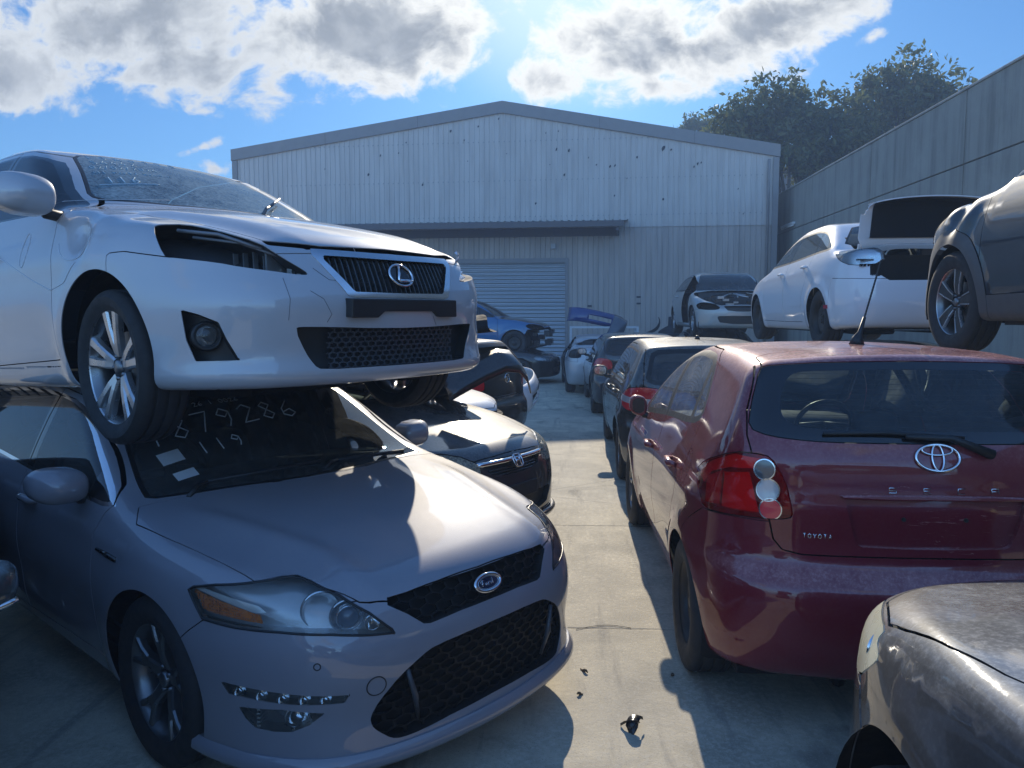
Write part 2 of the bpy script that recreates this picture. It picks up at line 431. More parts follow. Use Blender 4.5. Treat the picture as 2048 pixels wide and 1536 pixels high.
# ================================================================ materials
MATS = {}
def newmat(name):
    m = bpy.data.materials.new(name); m.use_nodes = True; n = NT(m.node_tree)
    return m, n, n.n['Principled BSDF']
def P(b, n, **kw):
    for k, v in kw.items():
        k = {'col': 'Base Color', 'rough': 'Roughness', 'metal': 'Metallic', 'coat': 'Coat Weight', 'crough': 'Coat Roughness', 'spec': 'Specular IOR Level', 'alpha': 'Alpha', 'trans': 'Transmission Weight', 'ior': 'IOR', 'normal': 'Normal', 'emit': 'Emission Color', 'es': 'Emission Strength'}[k]
        n.put(b.inputs[k], v)
def plain(name, col, rough=0.5, metal=0.0, spec=0.5, var=0.12, scale=14.0, coat=0.0):
    if name in MATS: return MATS[name]
    m, n, b = newmat(name); tc = n.new('ShaderNodeTexCoord').outputs['Object']
    f = n.noise(tc, scale, 5, 0.6)
    c = n.mix(f, [q * (1 - var) for q in col], [min(1, q * (1 + var)) for q in col])
    P(b, n, col=c, metal=metal, spec=spec, coat=coat, rough=n.maprange(f, 0.3, 0.7, max(0.02, rough * 0.85), min(1, rough * 1.15)))
    MATS[name] = m; return m
def paint(name, col, metal=0.6, rough=0.36, dust=0.10, dustcol=(0.42, 0.40, 0.36), scuff=0.0, crough=0.04, flake=0.12, coat=1.0):
    if name in MATS: return MATS[name]
    m, n, b = newmat(name); tc = n.new('ShaderNodeTexCoord').outputs['Object']
    fl = n.noise(tc, 900, 2, 0.5); big = n.noise(tc, 2.3, 6, 0.62, 0.3); mid = n.noise(tc, 17, 6, 0.65)
    c = n.mix(fl, [q * (1 - flake) for q in col], [min(1, q * (1 + flake)) for q in col])
    geo = n.new('ShaderNodeNewGeometry'); sx = n.new('ShaderNodeSeparateXYZ'); n.l.new(geo.outputs['Normal'], sx.inputs[0])
    up = n.maprange(sx.outputs[2], 0.1, 0.95, 0.06, 1.0)                     # settled dust lies on what faces up
    d = n.math('MULTIPLY', n.math('MULTIPLY', n.math('ADD', n.maprange(n.math('MULTIPLY', big, n.math('ADD', mid, 0.5)), 0.30, 0.80, 0.25, 0.8), n.maprange(n.noise(tc, 70, 6, .7), .42, .72, -.15, .35)), up), dust * 2.0, clamp=True)
    if scuff > 0:
        mp = n.new('ShaderNodeMapping'); n.l.new(tc, mp.inputs[0]); mp.inputs['Scale'].default_value = (1.2, 1.0, 9.0); mp.inputs['Rotation'].default_value = (0.3, 0.5, 0.2)
        s1 = n.noise(mp.outputs[0], 6.0, 8, 0.75, 1.2); where = n.noise(tc, 1.9, 3, 0.5)
        sc = n.math('MULTIPLY', n.maprange(s1, 0.60, 0.66), n.maprange(where, 0.52, 0.62))
        d = n.math('MAXIMUM', d, n.math('MULTIPLY', sc, scuff))
    c = n.mix(d, c, dustcol)
    P(b, n, col=c, metal=n.math('MULTIPLY', n.math('SUBTRACT', 1.0, d), metal), rough=n.math('ADD', rough + .22, n.math('MULTIPLY', d, 0.25), clamp=True), coat=coat, spec=n.math('MULTIPLY', n.math('SUBTRACT', 1.0, d, clamp=True), .18),
      crough=n.math('ADD', crough * .5, n.math('MULTIPLY', d, 0.35)))
    b.inputs['Coat IOR'].default_value = 1.62
    MATS[name] = m; return m
def glassmat(name, tint=(0.55, 0.62, 0.60), dirt=0.06, rough=0.0, dirtcol=(0.45, 0.47, 0.46), ior=1.5):
    if name in MATS: return MATS[name]
    m, n, b = newmat(name); n.n.remove(b); out = n.n['Material Output']
    tc = n.new('ShaderNodeTexCoord').outputs['Object']; tr = n.new('ShaderNodeBsdfTransparent'); n.put(tr.inputs[0], tint)
    gl = n.new('ShaderNodeBsdfGlossy'); gl.inputs['Roughness'].default_value = rough; n.put(gl.inputs[0], (0.95, 0.97, 1.0))
    fr = n.new('ShaderNodeFresnel'); fr.inputs[0].default_value = ior
    mx = n.new('ShaderNodeMixShader'); n.l.new(fr.outputs[0], mx.inputs[0]); n.l.new(tr.outputs[0], mx.inputs[1]); n.l.new(gl.outputs[0], mx.inputs[2])
    df = n.new('ShaderNodeBsdfDiffuse'); n.put(df.inputs[0], dirtcol)
    nz = n.noise(tc, 5, 7, 0.7, 0.4); f2 = n.noise(tc, 60, 4, 0.6)
    dm = n.new('ShaderNodeMixShader'); n.put(dm.inputs[0], n.math('MULTIPLY', n.maprange(n.math('ADD', n.math('MULTIPLY', nz, .7), n.math('MULTIPLY', f2, 0.6)), 0.30, 1.05), dirt * 2.0))
    n.l.new(mx.outputs[0], dm.inputs[1]); n.l.new(df.outputs[0], dm.inputs[2]); n.l.new(dm.outputs[0], out.inputs[0])
    MATS[name] = m; return m
PLASTIC = plain('black_plastic', (0.018, 0.019, 0.02), 0.48)
GLOSSBLACK = plain('gloss_black', (0.008, 0.008, 0.009), 0.08, coat=0.6)
DARK = plain('dark_void', (0.012, 0.012, 0.013), 0.85, spec=0.2)
RUBBER = plain('tyre_rubber', (0.022, 0.022, 0.023), 0.78, var=0.35, scale=22)
CHROME = plain('chrome', (0.78, 0.79, 0.80), 0.07, 1.0, var=0.02)
ALLOY = plain('alloy', (0.52, 0.53, 0.54), 0.30, 0.85, var=0.10)
ALLOYDK = plain('dark_alloy', (0.20, 0.21, 0.22), 0.32, 0.85, var=0.15)
STEEL = plain('brake_steel', (0.25, 0.22, 0.20), 0.45, 0.8, var=0.25)
BLACKSTEEL = plain('black_steel', (0.03, 0.028, 0.027), 0.5, 0.2, var=0.4)
LINER = plain('interior_dark', (0.045, 0.047, 0.05), 0.75)
SEATM = plain('seat_cloth', (0.05, 0.052, 0.058), 0.85)
TRIMG = plain('interior_grey', (0.20, 0.19, 0.175), 0.7)
SEAL = plain('window_seal', (0.012, 0.012, 0.013), 0.4)
METAL = plain('bare_metal', (0.42, 0.42, 0.42), 0.38, 0.8, var=0.3)
REFLECT = plain('lamp_reflector', (0.72, 0.73, 0.74), 0.12, 0.95, var=0.08)
CHALK = plain('paint_pen', (0.62, 0.68, 0.72), 0.95, spec=.05)
PAPER = plain('paper', (0.66, 0.68, 0.68), 0.8)
AMBER = plain('amber_lens', (0.75, 0.20, 0.03), 0.25, coat=0.5)
REDLENS = plain('red_lens', (0.50, 0.006, 0.015), 0.22, coat=0.6)
REDDK = plain('dark_red_lens', (0.22, 0.003, 0.010), 0.25, coat=0.6)
GLASS = glassmat('window_glass', (0.62, 0.70, 0.68), 0.10)
GLASSDK = glassmat('tinted_glass', (0.16, 0.19, 0.20), 0.05)
WSGLASS = glassmat('windscreen_glass', (0.50, 0.58, 0.56), 0.22)
LENS = glassmat('lamp_lens', (0.90, 0.92, 0.92), 0.10, 0.02)
LENSOLD = glassmat('yellowed_lens', (0.86, 0.84, 0.70), 0.42, 0.08, (0.62, 0.60, 0.46))
REDGLASS = glassmat('red_glass', (0.98, 0.10, 0.10), 0.06, 0.02, (0.8, 0.05, 0.06))
# ================================================================ car bodies as smooth fields
def car_field(sp):
    T = Cv(sp['T'], sp.get('T_sm', 0.035)); cr = Cv(sp['crown'], 0.15); kx = Cv(sp['kx'], 0.12)
    half = Cv(sp['half'], 0.12); belt = Cv(sp['belt'], 0.1); roofy = Cv(sp['roofy'], 0.12)
    nose = Cv(sp['nose'], sp.get('n_sm', 0.02)); tail = Cv(sp['tail'], sp.get('t_sm', 0.02))
    na, nb, ne = sp['npl']; ta, tb, te = sp['tpl']; rt = Cv(sp['rt'], 0.15); rn = Cv(sp.get('rn', [(0, .12), (1, .12)]), 0.03)
    z1, zs, ds, db, zr = sp['z1'], sp['zs'], sp['ds'], sp['db'], sp['zr']; zb = Cv(sp['zb'], 0.05)
    rr = sp.get('rr', 0.12); rsh = sp.get('rsh', 0.04); dW = sp.get('dW'); dT = sp.get('dT'); dN = sp.get('dN'); dR = sp.get('dR')
    Tg = Cv([(a, b) for a, b in zip(T.x[::8], np.gradient(T.y, T.x)[::8])], 0)
    arches = sp['arches']; fl = sp.get('flare', 0.012)
    dent = sp.get('dent')
    def f(P):
        x, y, z = P[:, 0], P[:, 1], P[:, 2]; ay = np.abs(y)
        if dent is not None: q = dent(x, y, z)
        xs = x + kx(x) * ay * ay
        t = T(xs) - cr(x) * (ay / 0.7) ** 2
        if dT is not None: t = t + dT(x, ay, z)
        ft = (z - t) / np.sqrt(1 + Tg(xs) ** 2)
        h = half(x); z2 = belt(x); zz1 = np.minimum(z1, z2 - 0.12)
        lo = h - ds * np.maximum(0, (zz1 - z) / (zz1 - zs)) ** 2 - db * np.maximum(0, (z - zz1) / (z2 - zz1)) ** 2
        for (ax, az, ar) in arches:
            d = np.hypot(x - ax, z - az) - ar
            lo = lo + fl * np.where(d < 0.03, 1, np.exp(-((d - 0.03) / 0.06) ** 2)) * (z < az + ar + 0.3)
        if dW is not None: lo = lo + dW(x, ay, z)
        s = (h - db - roofy(x)) / np.maximum(zr - z2, 0.05); u = (z - z2)
        up = h - db - s * u + 0.10 * u * (zr - z2 - u) * (u > -0.1)
        w = smin(lo, up, rsh)
        fs = (ay - w) / np.sqrt(1 + np.where(up < lo, s * s, 0.0))
        p = na * ay ** 2 + nb * (ay / 0.9) ** ne; dp = 2 * na * ay + nb * ne / 0.9 * (ay / 0.9) ** (ne - 1)
        nx = nose(z) - p
        if dN is not None: nx = nx + dN(x, ay, z)
        ff = (x - nx) / np.sqrt(1 + dp * dp)
        p = ta * ay ** 2 + tb * (ay / 0.9) ** te; dp = 2 * ta * ay + tb * te / 0.9 * (ay / 0.9) ** (te - 1)
        rx = tail(z) + p
        if dR is not None: rx = rx + dR(x, ay, z)
        fr = (rx - x) / np.sqrt(1 + dp * dp)
        g = smax(fs, ft, rt(x)); g = smax(g, ff, rn(z)); g = smax(g, fr, rr)
        g = smax(g, zb(x) - z, 0.06)
        return g + q if dent is not None else g
    return f
def make_shell(sp, h):
    f = car_field(sp); x1 = max(b for a, b in sp['nose']) + 0.08; x0 = min(b for a, b in sp['tail']) - 0.08
    zt = max(b for a, b in sp['T']) + 0.08; w = max(b for a, b in sp['half']) + 0.10
    k = math.ceil(w / h)
    return Shell(f, (x0, -k * h - h / 2, min(b for a, b in sp['zb']) - 0.06), (x1, k * h + h / 2, zt), h)
# ---------------------------------------------------------------- shapes of the three near cars (front axle at x=0, metres)
def ford_dW(x, ay, z):
    c = 0.63 + 0.10 * sst(x, -3.2, 0.2) * 0 + 0.02 * (x + 1.5)
    return -0.010 * bump(z - 0.47, 0.10) * sst(x, -2.6, -2.2) * (1 - sst(x, -0.6, -0.3)) + 0.006 * bump(z - (0.80 - 0.03 * x), 0.05)
def ford_dT(x, ay, z):
    # sculpted bonnet: a raised centre between two ridges that run to the grille corners
    w = 0.46 + 0.22 * sst(x, 0.75, -0.3); on = sst(x, -0.25, 0.1)
    return on * (0.010 * bump(ay - w, 0.05) - 0.012 * sst(ay, w + 0.02, w + 0.18))
FORD = dict(
 T=[(1.1,.60),(0.90,.715),(0.84,.755),(0.74,.795),(0.5,.860),(0.2,.915),(-0.05,.955),(-0.22,.985),(-0.30,1.005),(-0.42,1.06),(-0.9,1.30),(-1.15,1.385),(-1.35,1.41),(-1.7,1.425),(-2.2,1.40),(-2.7,1.335),(-3.1,1.265),(-3.45,1.17),(-3.7,1.10),(-3.80,1.06),(-4.0,1.0)],
 crown=[(1,.04),(0.3,.035),(-0.4,.03),(-1.2,.03),(-2,.035),(-3.5,.04),(-4,.04)], kx=[(1,.10),(0.2,.10),(-0.3,.22),(-1.0,.14),(-1.5,.03),(-3,.0),(-3.4,-.1),(-4,-.1)],
 half=[(1.0,.86),(0.5,.915),(0.0,.93),(-1.5,.928),(-2.85,.93),(-3.4,.90),(-3.9,.84)], belt=[(1,.80),(0.3,.88),(-0.4,.93),(-1.5,.965),(-3,1.01),(-3.9,1.02)],
 roofy=[(1,.50),(0,.56),(-0.6,.60),(-1.2,.625),(-2.2,.63),(-3.0,.58),(-3.8,.52)], zr=1.47, z1=.58, zs=.20, ds=.06, db=.055,
 nose=[(.10,.84),(.155,.90),(.19,.935),(.25,.925),(.33,.915),(.50,.935),(.58,.925),(.65,.895),(.73,.86),(.80,.80),(.95,.6)], npl=(.25,.42,7.0),
 tail=[(.2,-3.75),(.45,-3.82),(.6,-3.83),(.75,-3.80),(1.0,-3.79),(1.15,-3.72),(1.5,-3.5)], tpl=(.12,.3,7.0),
 rt=[(1,.08),(0.2,.09),(-0.4,.05),(-1.1,.07),(-3,.09),(-4,.08)], rn=[(0.1,.03),(.25,.05),(.5,.07),(.9,.08)], zb=[(1,.14),(.4,.17),(-2.5,.17),(-4,.24)],
 arches=[(0,.33,.355),(-2.85,.33,.355)], flare=.010, dW=ford_dW, dT=ford_dT)
def lex_dT(x, ay, z):
    w = 0.36 + 0.20 * sst(x, 0.75, -0.3); on = sst(x, -0.3, 0.1)
    return on * (-0.022 * sst(ay, w, w + 0.16))
def lex_dW(x, ay, z):
    return 0.008 * bump(z - (0.72 - 0.02 * x), 0.06) - 0.008 * bump(z - .42, .1) * (1 - sst(x, -.6, -.4)) * sst(x, -2.4, -2.1)
LEXUS = dict(
 T=[(1.0,.60),(0.80,.690),(0.74,.728),(0.62,.775),(0.4,.850),(0.1,.925),(-0.15,.975),(-0.30,1.0),(-0.38,1.015),(-0.5,1.075),(-0.9,1.285),(-1.15,1.39),(-1.35,1.435),(-1.7,1.465),(-2.0,1.465),(-2.4,1.42),(-2.8,1.30),(-3.15,1.10),(-3.25,1.055),(-3.5,1.045),(-3.72,1.03),(-3.8,.95)],
 crown=[(1,.03),(0.3,.03),(-0.4,.03),(-1.2,.03),(-2,.035),(-3.5,.03),(-4,.03)], kx=[(1,.10),(0.2,.10),(-0.3,.24),(-1.0,.14),(-1.5,.03),(-2.6,.0),(-3.0,-.15),(-4,-.05)],
 half=[(1.0,.84),(0.5,.885),(0.0,.895),(-1.4,.893),(-2.73,.897),(-3.3,.87),(-3.8,.82)], belt=[(1,.76),(0.3,.86),(-0.4,.92),(-1.5,.945),(-3,.985),(-3.8,1.0)],
 roofy=[(1,.48),(0,.55),(-0.6,.58),(-1.2,.60),(-2.0,.60),(-2.8,.55),(-3.8,.48)], zr=1.43, z1=.55, zs=.20, ds=.05, db=.06,
 nose=[(.12,.75),(.17,.80),(.21,.815),(.28,.80),(.38,.815),(.48,.83),(.55,.815),(.62,.785),(.68,.762),(.74,.72),(.85,.6)], npl=(.22,.40,7.0),
 tail=[(.2,-3.62),(.45,-3.74),(.6,-3.755),(.8,-3.72),(1.0,-3.70),(1.2,-3.5)], tpl=(.12,.3,7.0),
 rt=[(1,.07),(0.2,.08),(-0.4,.05),(-1.1,.07),(-3,.08),(-4,.06)], rn=[(0.1,.03),(.25,.05),(.5,.07),(.9,.07)], zb=[(1,.15),(.4,.17),(-2.5,.17),(-4,.24)],
 arches=[(0,.31,.345),(-2.73,.31,.345)], flare=.012, dW=lex_dW, dT=lex_dT,
 dent=lambda x, y, z: (y < 0) * (.040 * np.exp(-((x + .19 + .4 * (z - .8)) / .07) ** 2 - ((z - .80) / .07) ** 2) - .010 * np.exp(-((x + .05) / .05) ** 2 - ((z - .80) / .09) ** 2)) + (y > 0) * .03 * np.exp(-((x - .62) / .10) ** 2 - ((z - .45) / .09) ** 2))
def toy_dW(x, ay, z):
    return 0.010 * bump(z - (0.86 - 0.02 * (x + 2)), 0.05) - 0.010 * bump(z - .45, .1) * (1 - sst(x, -.6, -.4)) * sst(x, -2.3, -2.0)
TOYOTA = dict(
 T=[(1.0,.60),(0.82,.73),(0.6,.84),(0.3,.93),(0.0,1.0),(-0.15,1.04),(-0.6,1.26),(-1.0,1.44),(-1.2,1.495),(-1.6,1.55),(-2.0,1.562),(-2.5,1.557),(-2.85,1.54),(-3.0,1.53),(-3.5,1.50)],
 crown=[(1,.04),(0.0,.03),(-1.2,.035),(-2,.04),(-3.0,.045),(-4,.04)], kx=[(1,.10),(0.2,.10),(-0.1,.22),(-0.9,.14),(-1.5,.03),(-2.6,.0),(-2.8,-.16),(-3,-.16),(-4,-.16)],
 half=[(1.0,.80),(0.5,.865),(0.0,.88),(-1.4,.875),(-2.6,.885),(-3.0,.87),(-3.4,.80)], belt=[(1,.78),(0.3,.92),(-0.4,.97),(-1.5,1.00),(-2.4,1.05),(-3.4,1.06)],
 roofy=[(1,.50),(0,.57),(-0.6,.62),(-1.2,.64),(-2.4,.645),(-3.2,.63)], zr=1.50, z1=.62, zs=.22, ds=.07, db=.055,
 nose=[(.15,.78),(.25,.86),(.45,.88),(.6,.86),(.75,.80),(.9,.6)], npl=(.25,.42,6.0),
 tail=[(.20,-3.20),(.27,-3.27),(.40,-3.315),(.55,-3.325),(.64,-3.31),(.70,-3.245),(.80,-3.235),(.93,-3.245),(1.0,-3.235),(1.10,-3.23),(1.20,-3.195),(1.35,-3.095),(1.45,-3.02),(1.50,-2.985),(1.60,-2.93)], tpl=(.16,.34,8.0),
 rt=[(1,.09),(0.2,.09),(-0.4,.06),(-1.1,.08),(-2.6,.08),(-4,.06)], rr=.07, zb=[(1,.18),(.4,.19),(-2.3,.19),(-3.3,.22)],
 arches=[(0,.315,.345),(-2.6,.315,.35)], flare=.014, dW=toy_dW)
POSE = dict(FORD=((-0.991,3.403,0),(-37.45,0,0)), LEXUS=((-1.337,3.691,1.234),(-33.946,-2.529,0.3)), TOYOTA=((1.414,6.292,0),(90.776,0,0)))
def pose(k):
    loc, (yw, pt, rl) = POSE[k]
    return Matrix.Translation(loc) @ Matrix.Rotation(RAD(yw), 4, 'Z') @ Matrix.Rotation(RAD(pt), 4, 'Y') @ Matrix.Rotation(RAD(rl), 4, 'X')
# ================================================================ cars out of shells
SQ = math.sqrt(0.5)
PROJ = {
 'side':  (lambda V: np.stack([V[:, 0], V[:, 2]], 1), lambda c, n: np.abs(n[:, 1]) > 0.09),
 'top':   (lambda V: np.stack([V[:, 0], np.abs(V[:, 1])], 1), lambda c, n: n[:, 2] > 0.12),
 'front': (lambda V: np.stack([np.abs(V[:, 1]), V[:, 2]], 1), lambda c, n: n[:, 0] > 0.10),
 'rear':  (lambda V: np.stack([np.abs(V[:, 1]), V[:, 2]], 1), lambda c, n: n[:, 0] < -0.10),
 'fd':    (lambda V: np.stack([(np.abs(V[:, 1]) - V[:, 0]) * SQ, V[:, 2]], 1), lambda c, n: (n[:, 0] + np.abs(n[:, 1]) + 0.5 * n[:, 2] > 0.25) & (c[:, 0] > -0.4)),
 'rd':    (lambda V: np.stack([(np.abs(V[:, 1]) + V[:, 0]) * SQ, V[:, 2]], 1), lambda c, n: (-n[:, 0] + np.abs(n[:, 1]) > 0.15) & (c[:, 0] < -1.5)),
}
PROJ['xz'] = (PROJ['side'][0], lambda c, n: np.ones(len(c), bool))
def pp(proj, pts):
    """3-D points to the plane of a projection"""
    return PROJ[proj][0](np.array([p[:3] for p in pts], float))
class Car:
    def __init__(s, name, label, cat, sp, M, h=0.025, group=None, fine=0.014):
        s.sp = sp; s.fine = fine; s.sh = make_shell(sp, h); s.lab = {'body': 0}; s.nxt = 1; s.M = M
        s.root = empty(name); s.root.matrix_world = M; tag(s.root, label, cat, group); s.bvh = None; s.h = h
        for ax, az, ar in sp['arches']:
            s.fineband(lambda V, N: np.hypot(V[:, 0] - ax, V[:, 2] - az) - ar, lambda c, n: np.abs(c[:, 1]) > .5)
            s.sh.region(lambda V, N: np.hypot(V[:, 0] - ax, V[:, 2] - az) - ar, -1, lambda c, n: np.abs(c[:, 1]) > .48)
    def fineband(s, g, mask, w=None):
        sh = s.sh
        for _ in range(3):
            F = sh.F; a = [sh.V[F[:, i]] for i in range(3)]; L = np.zeros(len(F))
            for i in range(3): d = a[i] - a[(i + 1) % 3]; L = np.maximum(L, np.einsum('ij,ij->i', d, d))
            L = np.sqrt(L); c = (a[0] + a[1] + a[2]) / 3; q = L > s.fine * 1.6
            v = np.full(len(c), 9.0); v[q] = g(c[q], None); q &= np.abs(v) < np.maximum(L * 0.7, 0.012)
            if q.any():
                j = np.flatnonzero(q); n_ = sh.N[F[j]].sum(1); n_ /= np.linalg.norm(n_, axis=1)[:, None] + 1e-9; q[j[~mask(c[j], n_)]] = False
            if not q.any(): break
            sh.refine(q)
    def gfun(s, proj, poly):
        pf = PROJ[proj][0]; poly = np.asarray(poly, float); lo, hi = poly.min(0) - .12, poly.max(0) + .12
        def g(V, N):
            q = pf(V); r = np.full(len(V), 0.12); k = ((q > lo) & (q < hi)).all(1); r[k] = sdp(q[k], poly); return r
        return g
    def region(s, name, proj, poly, gap=0.0, frm=None, side=None, extra=None, inset=0.0, fine=True):
        if name not in s.lab: s.lab[name] = s.nxt; s.nxt += 1
        g0 = s.gfun(proj, poly); g = (lambda V, N: g0(V, N) + inset) if inset else g0; pm = PROJ[proj][1]
        def mask(c, n):
            q = pm(c, n)
            if side: q &= c[:, 1] * side > 0
            if extra is not None: q &= extra(c, n)
            return q
        f = None if frm is None else [s.lab[k] for k in frm]
        if fine: s.fineband(g, mask)
        s.sh.region(g, s.lab[name], mask, gap, f)
    def seam(s, proj, line, w=0.004, side=None, frm=None, extra=None):
        pf, pm = PROJ[proj]; line = np.asarray(line, float); lo, hi = line.min(0) - .06, line.max(0) + .06
        def d(V, N):
            q = pf(V); r = np.full(len(V), 0.06); k = ((q > lo) & (q < hi)).all(1); r[k] = sdl(q[k], line); return r
        def mask(c, n):
            q = pm(c, n)
            if side: q &= c[:, 1] * side > 0
            if extra is not None: q &= extra(c, n)
            return q
        s.fineband(lambda V, N: d(V, N) - w / 2, mask)
        s.sh.seam(d, w, mask, None if frm is None else [s.lab[k] for k in frm])
    def get(s, names, side=None, extra=None):
        if isinstance(names, str): names = [names]
        def ex(c, n):
            q = np.ones(len(c), bool)
            if side: q &= c[:, 1] * side > 0
            if extra is not None: q &= extra(c, n)
            return q
        return s.sh.get([s.lab[k] for k in names], ex)
    def part(s, pname, names, mats, side=None, parent=None, t=0.004, off=0.0, extra=None, inner=True, label=None):
        V, N, F = s.get(names, side, extra)
        if len(F) == 0: return None
        o = panel(MB(), V, N, F, t, off, inner=inner).build(pname, mats, parent or s.root)
        if label: o['label'] = label
        return o
    def tray(s, pname, names, vec, mat, side=None, parent=None, start=0.002, extra=None):
        """a recess behind an opening: floor moved by vec plus walls seen from inside"""
        V, N, F = s.get(names, side, extra); vec = np.array(vec, float)
        if side: vec = vec * [1, side, 1]
        mb = MB(); O = V - start * N; I = V + vec; mb.add(I, F, 0, N); E = bedges(F); k = len(E)
        P_ = np.concatenate([O[E[:, 0]], O[E[:, 1]], I[E[:, 1]], I[E[:, 0]]]); i = np.arange(k)
        mb.add(P_, np.stack([i, i + k, i + 2*k, i + 3*k], 1), 0, smooth=False)
        return mb.build(pname, mat, parent or s.root)
    def cast(s, o, d):
        from mathutils.bvhtree import BVHTree
        if s.bvh is None: s.bvh = BVHTree.FromPolygons([tuple(v) for v in s.sh.V], [tuple(f) for f in s.sh.F])
        h = s.bvh.ray_cast(Vector(o), Vector(d).normalized()); return (h[0], h[1]) if h[0] is not None else (None, None)
    def frame(s, p, d=None, up=(0, 0, 1)):
        """matrix with z out of the body at the point hit from p towards d; x to the reader's right"""
        c, n = s.cast(p, d); n = n if n.dot(Vector(d)) < 0 else -n
        x = Vector(up).cross(n).normalized(); y = n.cross(x)
        return Matrix(((x.x, y.x, n.x, c.x), (x.y, y.y, n.y, c.y), (x.z, y.z, n.z, c.z), (0, 0, 0, 1)))
    def decal(s, mb, lines, r, org, d, ux, uy, lift=0.001, mi=0, n=5):
        """pen strokes laid on the body: 2-D lines (u,v) start at org + u*ux + v*uy and are cast along d"""
        org, ux, uy = Vector(org), Vector(ux), Vector(uy)
        for ln in lines:
            Q = []
            L = [np.array(p, float) for p in ln]; D = []
            for a, b in zip(L[:-1], L[1:]):
                k = max(1, int(np.linalg.norm(b - a) / 0.02)); D += [a + (b - a) * i / k for i in range(k)]
            D.append(L[-1])
            for p in D:
                c, nn = s.cast(org + ux * float(p[0]) + uy * float(p[1]), d)
                if c is not None: Q.append(tuple(c + lift * (nn if nn.dot(Vector(d)) < 0 else -nn)))
            if len(Q) > 1: mb.tube(Q, r, n, mi)
        return mb
def tyre_mb(r, w, rim, groove=True):
    h = w / 2; p = [(rim - .012, -h * .82), (rim + .004, -h * .90), (rim + .25 * (r - rim), -h * 1.0), (rim + .6 * (r - rim), -h * 1.02), (r - .022, -h * .95), (r - .008, -h * .86), (r - .002, -h * .74)]
    if groove:
        for c in (-.48, 0.0, .48):
            p += [(r, h * (c - .12)), (r - .001, h * (c - .07)), (r - .009, h * (c - .06)), (r - .009, h * (c + .06)), (r - .001, h * (c + .07)), (r, h * (c + .12))]
    p += [(a, -b) for a, b in reversed(p[:7])]
    return MB().lathe(p, 56)
def spoke(mb, ang, prof, depth=.035, mi=0, off=0.0):
    """prof: (radius, half width, y of face, tangential shift)"""
    V = []; c, s_ = math.cos(ang), math.sin(ang)
    for r, hw, y, sh in prof:
        for (t, yy) in ((-hw, y - depth), (-hw * .97, y - .008), (-hw * .62, y), (hw * .62, y), (hw * .97, y - .008), (hw, y - depth)):
            a, b = r, t + sh; V.append((a * c - b * s_, yy, a * s_ + b * c))
    k = 6; F = []
    for i in range(len(prof) - 1):
        for j in range(k): F.append((i*k + j, i*k + (j+1) % k, (i+1)*k + (j+1) % k, (i+1)*k + j))
    F += [tuple(range(k - 1, -1, -1)), tuple((len(prof)-1)*k + j for j in range(k))]
    return mb.add(V, F, mi, smooth=False)
